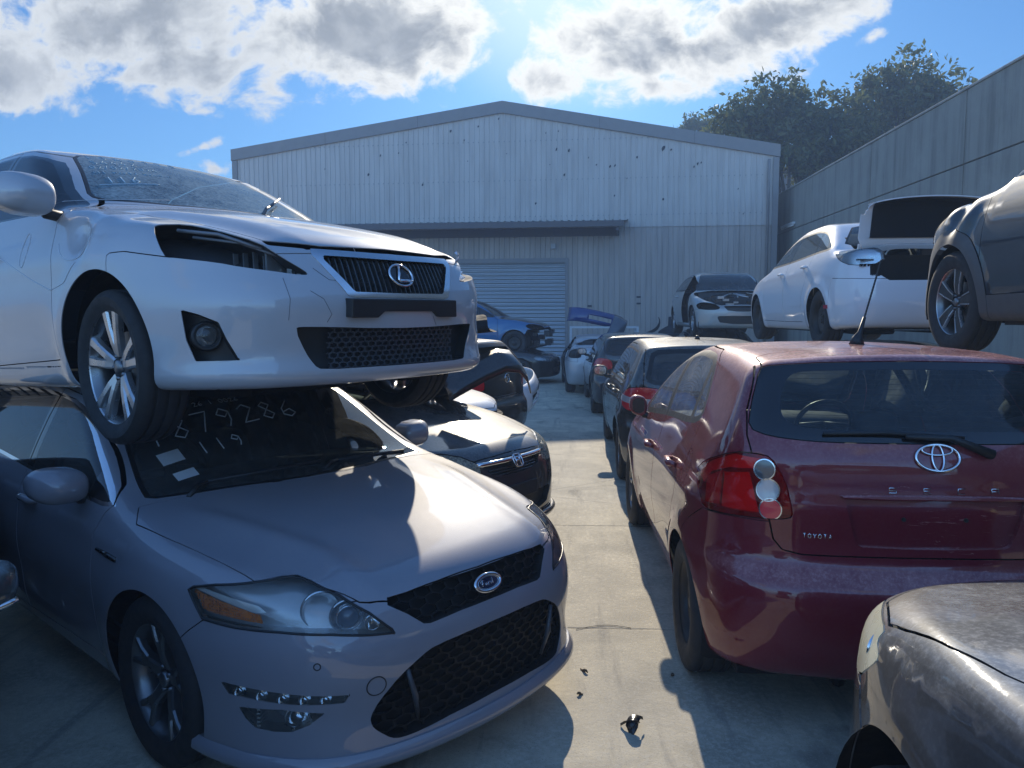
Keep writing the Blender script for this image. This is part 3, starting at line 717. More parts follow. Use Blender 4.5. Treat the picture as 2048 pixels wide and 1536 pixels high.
def wheel(root, x, z, y, side, style='twin', r=.32, w=.215, rim=.225, steer=0.0, mats=None, camber=0.0):
    """side +1 left, -1 right; y is the outer face"""
    M = Matrix.Translation((x, side * (y - w / 2), z)) @ Matrix.Rotation(steer, 4, 'Z') @ Matrix.Rotation(camber, 4, 'X')
    if side < 0: M = M @ Matrix.Rotation(math.pi, 4, 'Z')
    h = w / 2; a = mats or ALLOY
    b = MB().lathe([(rim - .01, -h * .85), (rim - .022, -h * .8), (rim - .035, 0), (rim - .03, h * .55), (rim - .008, h * .80), (rim + .002, h * .88), (rim + .006, h * .84)], 56)
    b.lathe([(.03, -h * .3), (.07, -h * .3), (.07, h * .2), (.0005, h * .2)], 24)
    bo = b.build('wheel', ALLOYDK if style != 'steel' else BLACKSTEEL, root, M)
    def sub(mb, n, mt, **k):
        o = mb.build(n, mt, bo, M, **k); return o
    sub(tyre_mb(r, w, rim), 'tyre', RUBBER, autosmooth=40)
    sub(MB().lathe([(.065, -.012), (.145, -.012), (.145, .01), (.065, .01)], 40, closed=True), 'brake_disc', STEEL, autosmooth=30)
    f = h * .80; q = MB()
    if style == 'twin':          # five pairs of straight spokes
        for k in range(5):
            for d in (-1, 1):
                A = 2 * math.pi * k / 5 + math.pi / 2 + d * .13
                spoke(q, A, [(.045, .024, f * .70, d * -.006), (.10, .021, f * .84, d * .004), (.16, .020, f * .93, d * .010), (rim - .008, .026, f * 1.0, d * .016)], .03)
    elif style == 'y5':          # five wide spokes that fork
        for k in range(5):
            A = 2 * math.pi * k / 5 + math.pi / 2
            spoke(q, A, [(.04, .030, f * .62, 0), (.10, .026, f * .8, 0), (.15, .027, f * .9, 0)], .035)
            for d in (-1, 1): spoke(q, A, [(.125, .014, f * .84, d * .014), (.17, .013, f * .92, d * .030), (rim - .012, .017, f * .95, d * .052)], .03)
    elif style == 'cut':         # black spokes with machined edges
        for k in range(5):
            A = 2 * math.pi * k / 5 + math.pi / 2 + .2
            spoke(q, A, [(.05, .030, f * .70, 0), (.12, .036, f * .86, 0), (rim - .012, .052, f * .92, 0)], .03, 1)
            for d in (-1, 1): spoke(q, A, [(.06, .0055, f * .73, d * .024), (.12, .0055, f * .88, d * .031), (rim - .012, .0075, f * .945, d * .047)], .02)
    elif style == 'steel':
        q.lathe([(.0005, f * .55), (.055, f * .55), (.075, f * .40), (.11, f * .52), (.14, f * .60), (.165, f * .45), (rim - .03, f * .1)], 40)
    elif style == 'seven':
        for k in range(7): spoke(q, 2 * math.pi * k / 7, [(.04, .018, f * .65, 0), (.10, .015, f * .8, 0), (rim - .012, .022, f * .95, 0)], .03)
    if style != 'steel': q.lathe([(rim - .016, f * .86), (rim - .010, f * 1.0), (rim - .002, f * 1.05), (rim + .005, f * 1.03), (rim + .006, f * .9)], 56)
    sub(q, 'rim', [a, PLASTIC] if style == 'cut' else (BLACKSTEEL if style == 'steel' else a), **({'autosmooth': 35} if style == 'steel' else {}))
    c = MB().lathe([(.0005, f * .80), (.024, f * .79), (.031, f * .74), (.032, f * .55)], 24)
    for k in range(5):
        A = 2 * math.pi * k / 5; c.lathe([(.0005, f * .74), (.008, f * .74), (.0095, f * .5)], 8); c.v[-1] += np.array([.047 * math.cos(A), 0, .047 * math.sin(A)])
    sub(c, 'hub_cap', ALLOYDK if style != 'steel' else BLACKSTEEL)
    return bo
def liners(car, y0=.40, parent=None):
    for ax, az, ar in car.sp['arches']:
        w = car.sp['arch_w'] if 'arch_w' in car.sp else .86
        for sd in (-1, 1):
            pr = [(ar - .004, w - .02), (ar + .012, w - .05), (ar + .012, y0), (.02, y0)]
            mb = MB().lathe([(a, sd * b) for a, b in pr], 28, a0=-.35, a1=math.pi + .35); mb.v[-1] += np.array([ax, 0, az])
            mb.build('wheel_arch_liner', DARK, parent or car.root)
def mirror_mb(side, y0=.86, L=.24, H=.16, D=.13):
    """door-mirror housing as a small field shell around the origin"""
    def f(P_):
        x, y, z = P_[:, 0], P_[:, 1] * side, P_[:, 2]
        u = (y - L * .5) / (L * .5); hh = H * .5 * (1 - .18 * np.maximum(u, 0) ** 2)
        a = (np.abs(u) ** 3.2 + (np.abs(z - .01 * u) / hh) ** 3.0) - 1
        b = (x - D * (1 - .55 * u ** 2 * (u > 0) - .25 * u ** 2 * (u <= 0)) * np.sqrt(np.clip(1 - (z / (H * .5)) ** 2 * .6, 0, 1)))
        return smax(smax(a * .06, b, .03), -x, .012)
    k = Shell(f, (-.03, -.05 if side > 0 else -L - .05, -H), (D + .04, L + .05 if side > 0 else .05, H), .018)
    return k
def door_mirror(root, p, side, mat, L=.24, H=.16, D=.13, foot=.10):
    k = mirror_mb(side, 0, L, H, D); M = Matrix.Translation(p)
    b = MB().add(k.V, k.F, 0, k.N)
    b.tube([(.03, -side * foot, -.085), (.035, side * .02, -.07), (.04, side * .06, -.03)], [.028, .024, .022], 10, 1)
    o = b.build('door_mirror', [mat, PLASTIC], root, M)
    e = rnd([(side * .02, -H * .38), (side * (L - .02), -H * .34), (side * (L - .015), H * .34), (side * .02, H * .40)], 2)
    g = MB().extrude([(q[0], q[1]) for q in e], 0, .004, Matrix(((0, 0, -1, -.004), (1, 0, 0, 0), (0, 1, 0, 0), (0, 0, 0, 1))))
    g.build('mirror_glass', CHROME, o, M); return o
def seat(root, x, y, z=.30, w=.50, mat=None, hr=True, name='seat'):
    mat = mat or SEATM
    def f(P_):
        X, Y, Z = P_[:, 0] - x, P_[:, 1] - y, P_[:, 2] - z
        sb = lambda cx, cz, a, b, c, rot: (np.abs((X - cx) * math.cos(rot) + (Z - cz) * math.sin(rot)) / a) ** 4 + (np.abs(Y) / b) ** 4 + (np.abs(-(X - cx) * math.sin(rot) + (Z - cz) * math.cos(rot)) / c) ** 4 - 1
        a = sb(.02, .0, .27, w / 2, .085, .10) * .05; b = sb(-.30, .33, .08, w / 2 - .01, .34, .22) * .05
        g = smin(a, b, .04)
        if hr:
            g = np.minimum(g, sb(-.40, .76, .05, .13, .09, .15) * .04)
            for d in (-.05, .05): g = np.minimum(g, np.hypot(X + .385, Y - d) - .009 + 10 * np.maximum(0, np.abs(Z - .64) - .06))
        return g
    k = Shell(f, (x - .6, y - w / 2 - .06, z - .2), (x + .4, y + w / 2 + .06, z + .95), .035)
    return MB().add(k.V, k.F, 0, k.N).build(name, mat, root)
def interior(car, xd, zd, xs, xr, rhd=True, w=.66, wheelr=.185, parts=('dash', 'wheel', 'seat', 'rear')):
    """dashboard front edge xd at height zd, front seats at xs, rear bench at xr"""
    b = MB()
    b.box((xr - .4, -w, .20), (xd + .25, w, .24)); b.box((xd + .24, -w, .2), (xd + .28, w, zd - .08))
    b.build('cabin_floor', LINER, car.root)
    if 'dash' in parts:
        pr = [(xd + .30, zd - .02), (xd + .10, zd), (xd - .12, zd - .01), (xd - .22, zd - .06), (xd - .25, zd - .14), (xd - .18, zd - .35), (xd + .25, zd - .40)]
        d = MB(); V = [(p[0] + (.06 if abs(y) > w - .05 else 0), y, p[1] - .015 * (y / w) ** 2) for y in np.linspace(-w, w, 9) for p in pr]; k = len(pr)
        d.add(V, [(i*k + j, i*k + (j+1) % k, (i+1)*k + (j+1) % k, (i+1)*k + j) for i in range(8) for j in range(k)], 0); d.build('dashboard', LINER, car.root)
    ys = (-1 if rhd else 1) * .36
    if 'wheel' in parts:
        q = MB(); A = np.linspace(0, 2 * math.pi, 33)[:-1]; til = .38
        ring = [(xd - .36 - wheelr * math.cos(a) * math.sin(til), ys + wheelr * math.sin(a), zd - .05 + wheelr * math.cos(a) * math.cos(til)) for a in A]
        q.tube(ring, .017, 8, closed=True); c0 = Vector((xd - .35, ys, zd - .05))
        for a in (math.pi / 2, -math.pi / 2, math.pi): q.tube([tuple(c0), (xd - .36 - wheelr * math.cos(a) * math.sin(til), ys + wheelr * math.sin(a), zd - .05 + wheelr * math.cos(a) * math.cos(til))], [.03, .016], 6)
        q.tube([tuple(c0), (xd - .1, ys, zd - .16)], .04, 8); q.build('steering_wheel', PLASTIC, car.root)
    if 'seat' in parts:
        for y in (-.36, .36): seat(car.root, xs, y)
    if 'rear' in parts:
        seat(car.root, xr, 0, .32, 1.22, hr=False, name='rear_bench')
        for y in (-.36, .36):
            hb = MB().box((-.04, -.12, 0), (.04, .12, .17)); hb.build('headrest', SEATM, car.root, Matrix.Translation((xr - .42, y, .98)), bevel=.03)
def underbody(car, z=.19, x0=None, x1=None, w=.72):
    x1 = x1 or .55; x0 = x0 or (car.sp['arches'][1][0] - .5); b = MB()
    b.box((x0, -w, z), (x1, w, z + .03)); 
    for y in (-.5, .5): b.box((x0 + .3, y - .05, z - .05), (x1 - .2, y + .05, z))
    b.tube([(x0, .3, z - .02), (x0 + 1, .25, z - .05), (-.6, .15, z - .04), (.1, .1, z - .02)], .03, 8)
    for ax, az, ar in car.sp['arches']:
        b.tube([(ax, -.7, az - .02), (ax, .7, az - .02)], .035, 8); b.box((ax - .25, -.35, az - .12), (ax + .25, .35, az - .05))
        for sd in (-1, 1): b.tube([(ax - .02, sd * .6, az - .05), (ax - .03, sd * .55, az + .32)], [.03, .045], 8)
    return b.build('underbody', DARK, car.root)
def wiper(root, a, b, c, mat=None, name='wiper'):
    """arm pivot a, elbow b, blade from b-side to c"""
    m = MB(); a, b, c = map(Vector, (a, b, c)); m.tube([tuple(a), tuple(a.lerp(b, .5) + Vector((0, 0, .012))), tuple(b)], [.011, .009, .006], 6)
    m.tube([tuple(b.lerp(c, -.0)), tuple(c)], .008, 6); return m.build(name, mat or PLASTIC, root)
def frit(car, name, proj, poly, seal=.004, band=.03, frm=None, extra=None, side=None, gap=.003):
    car.region(name + '_frit', proj, poly, gap, frm, side, extra); car.region(name, proj, poly, 0, [name + '_frit'], side, extra, inset=band)
STROKE = {'0': [[(.3,0),(.05,.25),(.05,.75),(.3,1),(.55,.75),(.55,.25),(.3,0)]], '1': [[(.3,1),(.25,0)]], '2': [[(.05,.8),(.3,1),(.55,.75),(.05,0),(.6,.05)]],
 '3': [[(.05,.95),(.5,.9),(.25,.55),(.55,.3),(.3,0),(0,.1)]], '4': [[(.4,1),(0,.35),(.6,.35)],[(.45,.6),(.4,0)]], '5': [[(.55,1),(.1,1),(.08,.55),(.5,.5),(.45,.1),(.05,0)]],
 '6': [[(.5,1),(.1,.5),(.05,.15),(.3,0),(.55,.2),(.4,.45),(.1,.3)]], '7': [[(0,1),(.55,1),(.2,0)]], '8': [[(.5,.8),(.3,1),(.1,.8),(.5,.25),(.3,0),(.05,.2),(.5,.8)]],
 '9': [[(.5,.75),(.25,1),(.05,.7),(.3,.5),(.5,.75),(.45,.3),(.3,0)]], '/': [[(.5,1.05),(0,-.1)]], 'A': [[(0,0),(.3,1),(.55,0)],[(.1,.4),(.45,.4)]], 'l': [[(.1,1),(.1,0)]], 'P': [[(0,0),(.05,1),(.5,.85),(.45,.5),(.05,.45)]],
 'a': [[(.5,.45),(.2,.5),(.05,.2),(.25,0),(.5,.4),(.5,0)]], 'r': [[(.05,.5),(.05,0),(.1,.35),(.45,.5)]], 't': [[(.25,.9),(.2,.1),(.4,0)],[(0,.6),(.5,.6)]], 's': [[(.45,.45),(.15,.5),(.4,.2),(.05,0)]],
 'n': [[(.05,.5),(.05,0),(.1,.4),(.4,.45),(.45,0)]], 'm': [[(0,.5),(0,0),(.1,.45),(.3,.4),(.3,0),(.4,.45),(.6,.4),(.6,0)]], 'e': [[(.05,.25),(.5,.3),(.3,.5),(.05,.25),(.2,0),(.5,.1)]], 'I': [[(.3,1),(.3,0)]], 'S': [[(.5,.9),(.2,1),(.05,.75),(.5,.3),(.3,0),(.0,.1)]], 'R': [[(0,0),(.05,1),(.5,.85),(.45,.55),(.05,.5),(.55,0)]], 'C': [[(.5,.9),(.2,1),(0,.5),(.2,0),(.55,.1)]], 'T': [[(0,1),(.6,1)],[(.3,1),(.3,0)]], 'O': [[(.3,0),(.0,.3),(.0,.7),(.3,1),(.6,.7),(.6,.3),(.3,0)]], 'Y': [[(0,1),(.3,.5),(.6,1)],[(.3,.5),(.3,0)]], 'E': [[(.55,1),(0,1),(0,0),(.55,0)],[(0,.5),(.45,.5)]], 'L': [[(0,1),(0,0),(.5,0)]], ' ': []}
def strokes(txt, h, sp=.85, slant=0.0):
    out = []; u = 0
    for ch in txt:
        for ln in STROKE.get(ch, []): out.append([((u + p[0] + slant * p[1]) * h, p[1] * h) for p in ln])
        u += sp
    return out
def flat_strokes(mb, lines, w, M, t=.002, mi=0):
    """strokes as thin bars on the plane of M"""
    for ln in lines: mb.tube([tuple(M @ Vector((p[0], p[1], t))) for p in ln], w, 6, mi)
    return mb
def ring(mb, a, b, w, M, t=.004, mi=0, n=40, a0=0, a1=2*math.pi, cx=0, cy=0):
    full = a1 - a0 > 6.2; A = np.linspace(a0, a1, n + 1)[:n if full else n + 1]
    mb.tube([tuple(M @ Vector((cx + a * math.cos(q), cy + b * math.sin(q), t))) for q in A], w, 8, mi, closed=full); return mb
def disc(mb, a, b, M, t0=0, t1=.004, mi=0, n=40, cx=0, cy=0):
    mb.extrude([(cx + a * math.cos(2*math.pi*i/n), cy + b * math.sin(2*math.pi*i/n)) for i in range(n)], t0, t1, M, mi); return mb
def hexd(u, v, s):
    def md(p, r): return np.mod(p, r) - r / 2
    r0, r1 = s, s * math.sqrt(3)
    ax, ay = md(u, r0), md(v, r1); bx, by = md(u - r0 / 2, r0), md(v - r1 / 2, r1)
    k = ax**2 + ay**2 < bx**2 + by**2; gx, gy = np.abs(np.where(k, ax, bx)), np.abs(np.where(k, ay, by))
    return s / 2 - np.maximum(gx, gx * .5 + gy * math.sqrt(3) / 2)
def lattice(car, pname, names, fn, mat, parent, off=(-.02, 0, 0), t=.010, side=None, levels=3, fine=.006):
    """grille web: the part of a region where fn(V)<0, moved by off"""
    V, N, F = car.get(names, side); k = object.__new__(Shell); k.V, k.N, k.F, k.L = V, N, F, np.zeros(len(F), np.int32)
    for _ in range(levels):
        a = k.V[k.F]; L = np.max([np.linalg.norm(a[:, i] - a[:, (i + 1) % 3], axis=1) for i in range(3)], 0); q = L > fine * 1.6
        if not q.any(): break
        k.refine(q)
    k.region(lambda V, N: fn(V), 1); V, N, F = k.get([1])
    if len(F) == 0: return None
    return panel(MB(), V + np.array(off), N, F, t).build(pname, [mat, mat], parent)
# ---------------------------------------------------------------- grey hatchback, lower left
def z0(l): return [(q[0], q[1]) for q in l]
def mirrorpoly(pts): return list(pts)
def build_ford():
    body = paint('grey_metallic', (0.25, 0.25, 0.28), 0.08, 0.32, dust=0.07)
    c = Car('hatchback_car', 'grey metallic hatchback with amber headlight lamps parked underneath the big silver sedan', 'car', FORD, pose('FORD'), .026)
    pb = [body, DARK]
    ws = [(-.136, -.4), (-.136, .1), (-.153, .241), (-.245, .565), (-.31, .72), (-.345, .75), (-.48, .728), (-.66, .69), (-.93, .635), (-1.02, .595), (-1.09, .50), (-1.13, .3), (-1.14, .1), (-1.14, -.4)]
    frit(c, 'windscreen', 'top', ws, band=.02)
    # bonnet, lamps, grilles
    bon = [(.85, -.4), (.83, .2), (.812, .43), (.79, .49), (.772, .52), (.67, .587), (.55, .652), (.489, .745), (.263, .788), (.005, .831), (-.181, .857), (-.29, .80), (-.245, .60), (-.15, .241), (-.125, .1), (-.125, -.4)]
    HL = [(0.269,-0.876,0.744),(0.288,-0.866,0.759),(0.373,-0.83,0.776),(0.489,-0.745,0.79),(0.532,-0.674,0.797),(0.567,-0.633,0.797),(0.617,-0.61,0.785),(0.721,-0.561,0.748),(0.805,-0.501,0.69),(0.854,-0.443,0.627),(0.861,-0.438,0.613),(0.829,-0.521,0.622),(0.761,-0.634,0.640),(0.64,-0.746,0.650),(0.494,-0.826,0.650),(0.355,-0.872,0.658),(0.316,-0.876,0.697)]
    c.region('headlight', 'fd', pp('fd', HL), .004)
    ug = [(-.4, .727), (.198, .727), (.425, .721), (.435, .70), (.375, .660), (.325, .618), (.30, .613), (.16, .622), (-.4, .627)]
    c.region('upper_grille', 'front', ug, 0)
    c.region('bonnet', 'top', bon, .004, frm=['body'])
    lg = [(-.4, .548), (.112, .547), (.297, .536), (.35, .518), (.436, .468), (.501, .394), (.531, .338), (.525, .305), (.509, .285), (.465, .248), (.43, .239), (.358, .240), (.18, .255), (-.4, .262)]
    c.region('lower_grille', 'front', rnd(lg, 1), 0)
    fog = [(0.51,-0.83,0.382),(0.657,-0.755,0.392),(0.762,-0.661,0.379),(0.726,-0.696,0.34),(0.681,-0.734,0.315),(0.622,-0.773,0.311),(0.564,-0.804,0.317),(0.53,-0.82,0.346)]
    c.region('fog_light', 'fd', pp('fd', fog), 0)
    drl = [(0.444,-0.858,0.461),(.63,-.745,.452),(0.815,-0.597,0.437),(0.803,-0.611,0.41),(.66,-.735,.412),(0.473,-0.846,0.422)]
    c.region('day_light', 'fd', pp('fd', drl), 0)
    # bumper seam and doors
    c.region('front_bumper', 'xz', [(.24, .10), (.24, .561), (.292, .606), (.356, .654), (.5, .72), (1.3, .74), (1.3, .1)], .004, frm=['body'], extra=lambda q, n: q[:, 2] < .735)
    dlo = [(-.36, .915), (-.476, .975), (-.683, 1.092), (-.887, 1.207), (-1.10, 1.292), (-1.404, 1.322), (-1.9, 1.318), (-2.4, 1.27), (-2.8, 1.20), (-3.12, 1.11), (-3.16, 1.06), (-3.0, 1.035), (-2.2, 1.0), (-1.5, .962), (-.9, .93)]
    fd = [(-.42, .30), (-.475, .45), (-.479, .69), (-.478, .81), (-.43, .90), (-.40, .93), (-.476, .988), (-.683, 1.112), (-.887, 1.228), (-1.10, 1.315), (-1.36, 1.343), (-1.385, 1.2), (-1.40, .95), (-1.405, .6), (-1.39, .27)]
    rd = [(-1.395, .27), (-1.41, .6), (-1.405, .95), (-1.39, 1.2), (-1.365, 1.343), (-1.9, 1.338), (-2.4, 1.29), (-2.72, 1.23), (-2.76, 1.1), (-2.70, .9), (-2.46, .7), (-2.38, .5), (-2.36, .27)]
    c.region('front_door', 'side', fd, .005, frm=['body']); c.region('rear_door', 'side', rd, .005, frm=['body'])
    c.region('glass_trim', 'side', rnd(dlo, 1), 0, frm=['body', 'front_door', 'rear_door'], extra=lambda q, n: (q[:, 2] > .85))
    c.region('glass_rim', 'side', rnd(dlo, 1), 0, ['glass_trim'], inset=.016)
    for nm, x0, x1 in (('front_window', -.60, -1.32), ('rear_window', -1.42, -2.50), ('quarter_window', -2.56, -3.4)):
        c.region(nm, 'side', [(x0, .5), (x0 - (.0 if nm != 'front_window' else -.25), 1.6), (x1, 1.6), (x1, .5)] if nm != 'front_window' else [(-.62, .5), (-.62, 1.6), (-1.32, 1.6), (-1.36, .5)], 0, ['glass_rim'])
    rw = [(-3.10, -.4), (-3.10, .4), (-3.14, .52), (-3.55, .60), (-3.66, .5), (-3.70, .2), (-3.71, -.4)]
    frit(c, 'rear_screen', 'top', rw, band=.02)
    tl = [(-3.1 * 0 + (.92 - 3.55) * SQ, .95), ((.92 - 3.2) * SQ, .98), ((.6 - 3.8) * SQ, .93), ((.55 - 3.85) * SQ, .78), ((.9 - 3.5) * SQ, .80)]
    c.region('tail_light', 'rd', tl, .004)
    c.seam('side', [(-.43, .10), (-.43, .33)], .003, frm=['body'])
    # ---- parts
    c.part('body', 'body', pb); c.part('bonnet', 'bonnet', pb); bmp = c.part('front_bumper', 'front_bumper', pb)
    c.part('windscreen', ['windscreen'], [glassmat('ford_screen', (.20, .25, .26), .10)], inner=False); c.part('windscreen_edge', 'windscreen_frit', [SEAL, SEAL])
    c.part('rear_screen', 'rear_screen', [GLASSDK], inner=False); c.part('rear_screen_edge', 'rear_screen_frit', [SEAL, SEAL])
    for sd in (-1, 1):
        c.part('window_chrome', 'glass_trim', [CHROME, DARK], sd); [c.part('window_pillar', 'glass_rim', [GLOSSBLACK, DARK], sd, extra=lambda q, n, a=a, b=b: (q[:, 0] < a) & (q[:, 0] >= b)) for a, b in ((9, -.98), (-.98, -1.9), (-1.9, -9))]
        for dn, wn in (('front_door', 'front_window'), ('rear_door', 'rear_window')):
            d = c.part('door', dn, pb, sd); c.part('door_window', wn, [glassmat('ford_side', (.30, .34, .36), .05)], sd, d, inner=False)
            hx = -1.23 if dn == 'front_door' else -2.22
            for k_ in (0,):
                p, n = c.cast((hx, sd * 2, .84), (0, -sd, 0))
                if p is not None:
                    h = MB().tube([tuple(p + Vector((.09, -sd * .01, 0))), tuple(p + Vector((.07, sd * .028, .003))), tuple(p + Vector((-.05, sd * .030, .003))), tuple(p + Vector((-.09, sd * .008, 0)))], [.012, .017, .018, .012], 8); h.build('door_handle', body, d)
        c.part('quarter_window', 'quarter_window', [GLASSDK], sd, inner=False)
        c.part('tail_light', 'tail_light', [REDLENS, DARK], sd)
        # headlight: tray, lens, reflectors, projector, amber lamp
        h = c.tray('headlight', 'headlight', (-.075, -.045, -.012), plain('lamp_tray', (.46, .465, .46), .22, .35), sd)
        c.part('lamp_lens', 'headlight', [glassmat('ford_lens', (.97, .98, .97), .05, .01, (.60, .61, .57))], sd, h, inner=False)
        c.part('lamp_gasket', 'headlight', [SEAL, SEAL], sd, h, off=-.012, t=.006, extra=None) if False else None
        def at(px, py, pz, ry=0): return Vector((px, sd * py, pz))
        fwd = Vector((.86, sd * .42, -.05)).normalized()
        def bowl(cn, r, dp, mat, nm, n=28):
            q = fwd.to_track_quat('Y', 'Z').to_matrix().to_4x4(); q.translation = cn
            MB().lathe([(.003, -dp), (r * .45, -dp * .82), (r * .8, -dp * .35), (r, 0), (r * 1.06, .004), (r * 1.1, -.008)], n).build(nm, mat, h, q)
        def ball(cn, r, mat, nm):
            q = fwd.to_track_quat('Y', 'Z').to_matrix().to_4x4(); q.translation = cn
            MB().lathe([(r * math.cos(a), r * .75 * math.sin(a)) for a in np.linspace(0, math.pi / 2 - .01, 9)], 28).build(nm, mat, h, q)
            MB().lathe([(r, -.01), (r * 1.04, .004), (r * 1.13, .003), (r * 1.16, -.02)], 28).build(nm + '_ring', CHROME, h, q)
        bowl(at(.66, .600, .690), .062, .07, REFLECT, 'reflector'); bowl(at(.735, .545, .672), .055, .06, plain('lamp_bowl', (.55, .56, .57), .12, .9), 'reflector')
        ball(at(.748, .548, .672), .038, plain('projector_glass', (.05, .06, .08), .03, coat=1), 'projector'); bowl(at(.80, .487, .650), .026, .03, REFLECT, 'reflector')
        # amber strip and ribs at the outer end
        f = MB(); V, N, F = c.get('headlight', sd); S_ = (np.abs(V[:, 1]) - V[:, 0]) * SQ
        k = object.__new__(Shell); k.V, k.N, k.F, k.L = V + np.array([-.030, -sd * .016, 0]), N, F, np.zeros(len(F), np.int32); k.refine(np.ones(len(F), bool), 1)
        s2 = lambda v: (np.abs(v[:, 1]) - v[:, 0]) * SQ + .0
        am = [(.41, .742), (.15, .690), (.14, .664), (.36, .682)]
        k.region(lambda v, n: sdp(np.stack([s2(v), v[:, 2]], 1), np.array(am)), 1); k.region(lambda v, n: np.abs(np.mod(v[:, 2] * 1.0 - .06 * s2(v), .0085) - .00425) - .0016, 2, frm=[1])
        MB().add(*[k.get([1])[i] for i in (0, 2)], 0, k.get([1])[1]).build('indicator', AMBER, h); a_ = k.get([2])
        if len(a_[2]): panel(MB(), a_[0], a_[1], a_[2], .004, .006).build('indicator_rib', [AMBER, AMBER], h)
        ch = [(.44, .762), (.16, .718), (.13, .70), (.165, .695), (.415, .748)]
        k.region(lambda v, n: sdp(np.stack([s2(v), v[:, 2]], 1), np.array(ch)), 3); a_ = k.get([3])
        if len(a_[2]): panel(MB(), a_[0], a_[1], a_[2], .004, .004).build('lamp_bezel', [plain('bezel', (.72, .71, .66), .22, .3)] * 2, h)
        ch = [(.40, .672), (.15, .655), (.02, .63), (-.22, .62), (-.22, .608), (.05, .605), (.2, .635), (.37, .655)]
        k.region(lambda v, n: sdp(np.stack([s2(v), v[:, 2]], 1), np.array(ch)), 4); a_ = k.get([4])
        if len(a_[2]): panel(MB(), a_[0], a_[1], a_[2], .004, .008).build('lamp_bezel', [CHROME, DARK], h)
        # fog and day lamps
        fg = c.tray('fog_light', 'fog_light', (-.05, -.04, 0), plain('fog_tray', (.16, .165, .17), .3, .5), sd, bmp)
        c.part('lamp_lens', 'fog_light', [LENS], sd, fg, inner=False)
        q = fwd.to_track_quat('Y', 'Z').to_matrix().to_4x4(); q.translation = at(.668, .705, .355)
        MB().lathe([(.003, -.03), (.02, -.026), (.034, -.008), (.04, .004), (.043, 0)], 24).build('reflector', REFLECT, fg, q)
        q2 = Matrix.Rotation(sd * .92 - (0 if sd > 0 else 0), 4, 'Z'); q2 = Matrix.Rotation(sd * -.62, 4, 'Z') @ Matrix.Rotation(math.pi / 2, 4, 'Z'); q2.translation = at(.545, .752, .352)
        rb = MB()
        for i in range(5): rb.box((-.055, -.006, -.030 + .014 * i), (.055, .006, -.024 + .014 * i))
        rb.build('lamp_rib', CHROME, fg, q2)
        dl = c.tray('day_light', 'day_light', (-.035, -.028, 0), plain('drl_tray', (.10, .105, .11), .2, .5), sd, bmp); c.part('lamp_lens', 'day_light', [LENS], sd, dl, inner=False)
        q3 = q.copy()
        for i in range(5):
            t = .12 + .70 * i / 4; pd, nd = c.cast(at(.459 + .35 * t, .852 - .248 * t, .441 - .017 * t) + fwd * .5, -fwd); q3.translation = pd - .012 * fwd
            MB().lathe([(.003, -.014), (.015, -.009), (.021, .004)], 14).build('led', REFLECT, dl, q3)
        door_mirror(c.root, (-.70, sd * .87, .995), sd, body, .22, .15, .15)
        # side vent strip behind the front wheel
        p1, _ = c.cast((-.235, sd * 2, .753), (0, -sd, 0)); p2, _ = c.cast((-.425, sd * 2, .758), (0, -sd, 0))
        MB().tube([tuple(p1), tuple((p1 + p2) / 2), tuple(p2)], [.011, .012, .008], 8).build('side_repeater', GLOSSBLACK, c.root)
    # rubber line round each headlight
    for sd in (-1, 1):
        V, N, F = c.get('headlight', sd); E = bedges(F); mb = MB(); nx = {a: b for a, b in E}; st = E[0][0]; L = [st]; q = nx[st]
        while q != st and len(L) < 2000: L.append(q); q = nx.get(q, st)
        mb.tube((V[L] - .001 * N[L])[::2], .0045, 6, closed=True); mb.build('headlight_gasket', SEAL, c.root)
    # grilles
    g = c.tray('upper_grille', 'upper_grille', (-.06, 0, 0), DARK)
    lattice(c, 'grille_mesh', 'upper_grille', lambda V: hexd(V[:, 1] * .5, V[:, 2], .034) - .0022, plain('mesh_black', (.008, .0085, .009), .55, spec=.25), g)
    M = c.frame((3, 0.0, .677), (-1, 0, 0))
    e = MB(); disc(e, .066, .029, M, -.004, .010, 0); ring(e, .068, .031, .0075, M, .010, 1); ring(e, .055, .023, .0016, M, .013, 1)
    script = [[(-.040,.006),(-.030,.014),(-.018,.012),(-.026,.013),(-.034,-.010)],[(-.036,.001),(-.020,.002)],[(-.016,-.004),(-.008,.002),(-.006,-.006),(-.014,-.008),(-.016,-.004)],[(.000,.002),(.000,-.009),(.002,-.001),(.009,.002)],[(.022,-.002),(.014,.000),(.013,-.007),(.021,-.007),(.026,.014),(.024,-.008)]]
    flat_strokes(e, script, .0016, M, .0125, 1)
    e.build('badge', [plain('badge_blue', (.012, .018, .05), .12, coat=1), CHROME], g)
    g = c.tray('lower_grille', 'lower_grille', (-.07, 0, 0), DARK)
    lattice(c, 'grille_mesh', 'lower_grille', lambda V: hexd(V[:, 1] * .5, V[:, 2], .036) - .0026, MATS['mesh_black'], g, off=(-.025, 0, 0))
    fr = c.get('lower_grille'); E = bedges(fr[2]); mb = MB()
    for sd in (-1, 1):
        a, n = c.cast((3, sd * .40, .475), (-1, 0, 0)); b, n = c.cast((3, sd * .345, .275), (-1, 0, 0))
        MB().tube([tuple(a + Vector((-.012, 0, 0))), tuple(a.lerp(b, .5) + Vector((-.004, 0, 0))), tuple(b + Vector((-.02, 0, 0)))], [.009, .012, .006], 6).build('grille_fin', plain('fin_grey', (.06, .062, .068), .3), g)
    # chin lip along the bottom of the bumper
    pts = []
    for a in np.linspace(-1.30, 1.30, 51):
        d = Vector((math.cos(a), math.sin(a), 0)); p, n = c.cast(Vector((.05, 0, .205)) + d * 2, -d)
        if p is not None: pts.append(p + d * .008 + Vector((0, 0, -.012)))
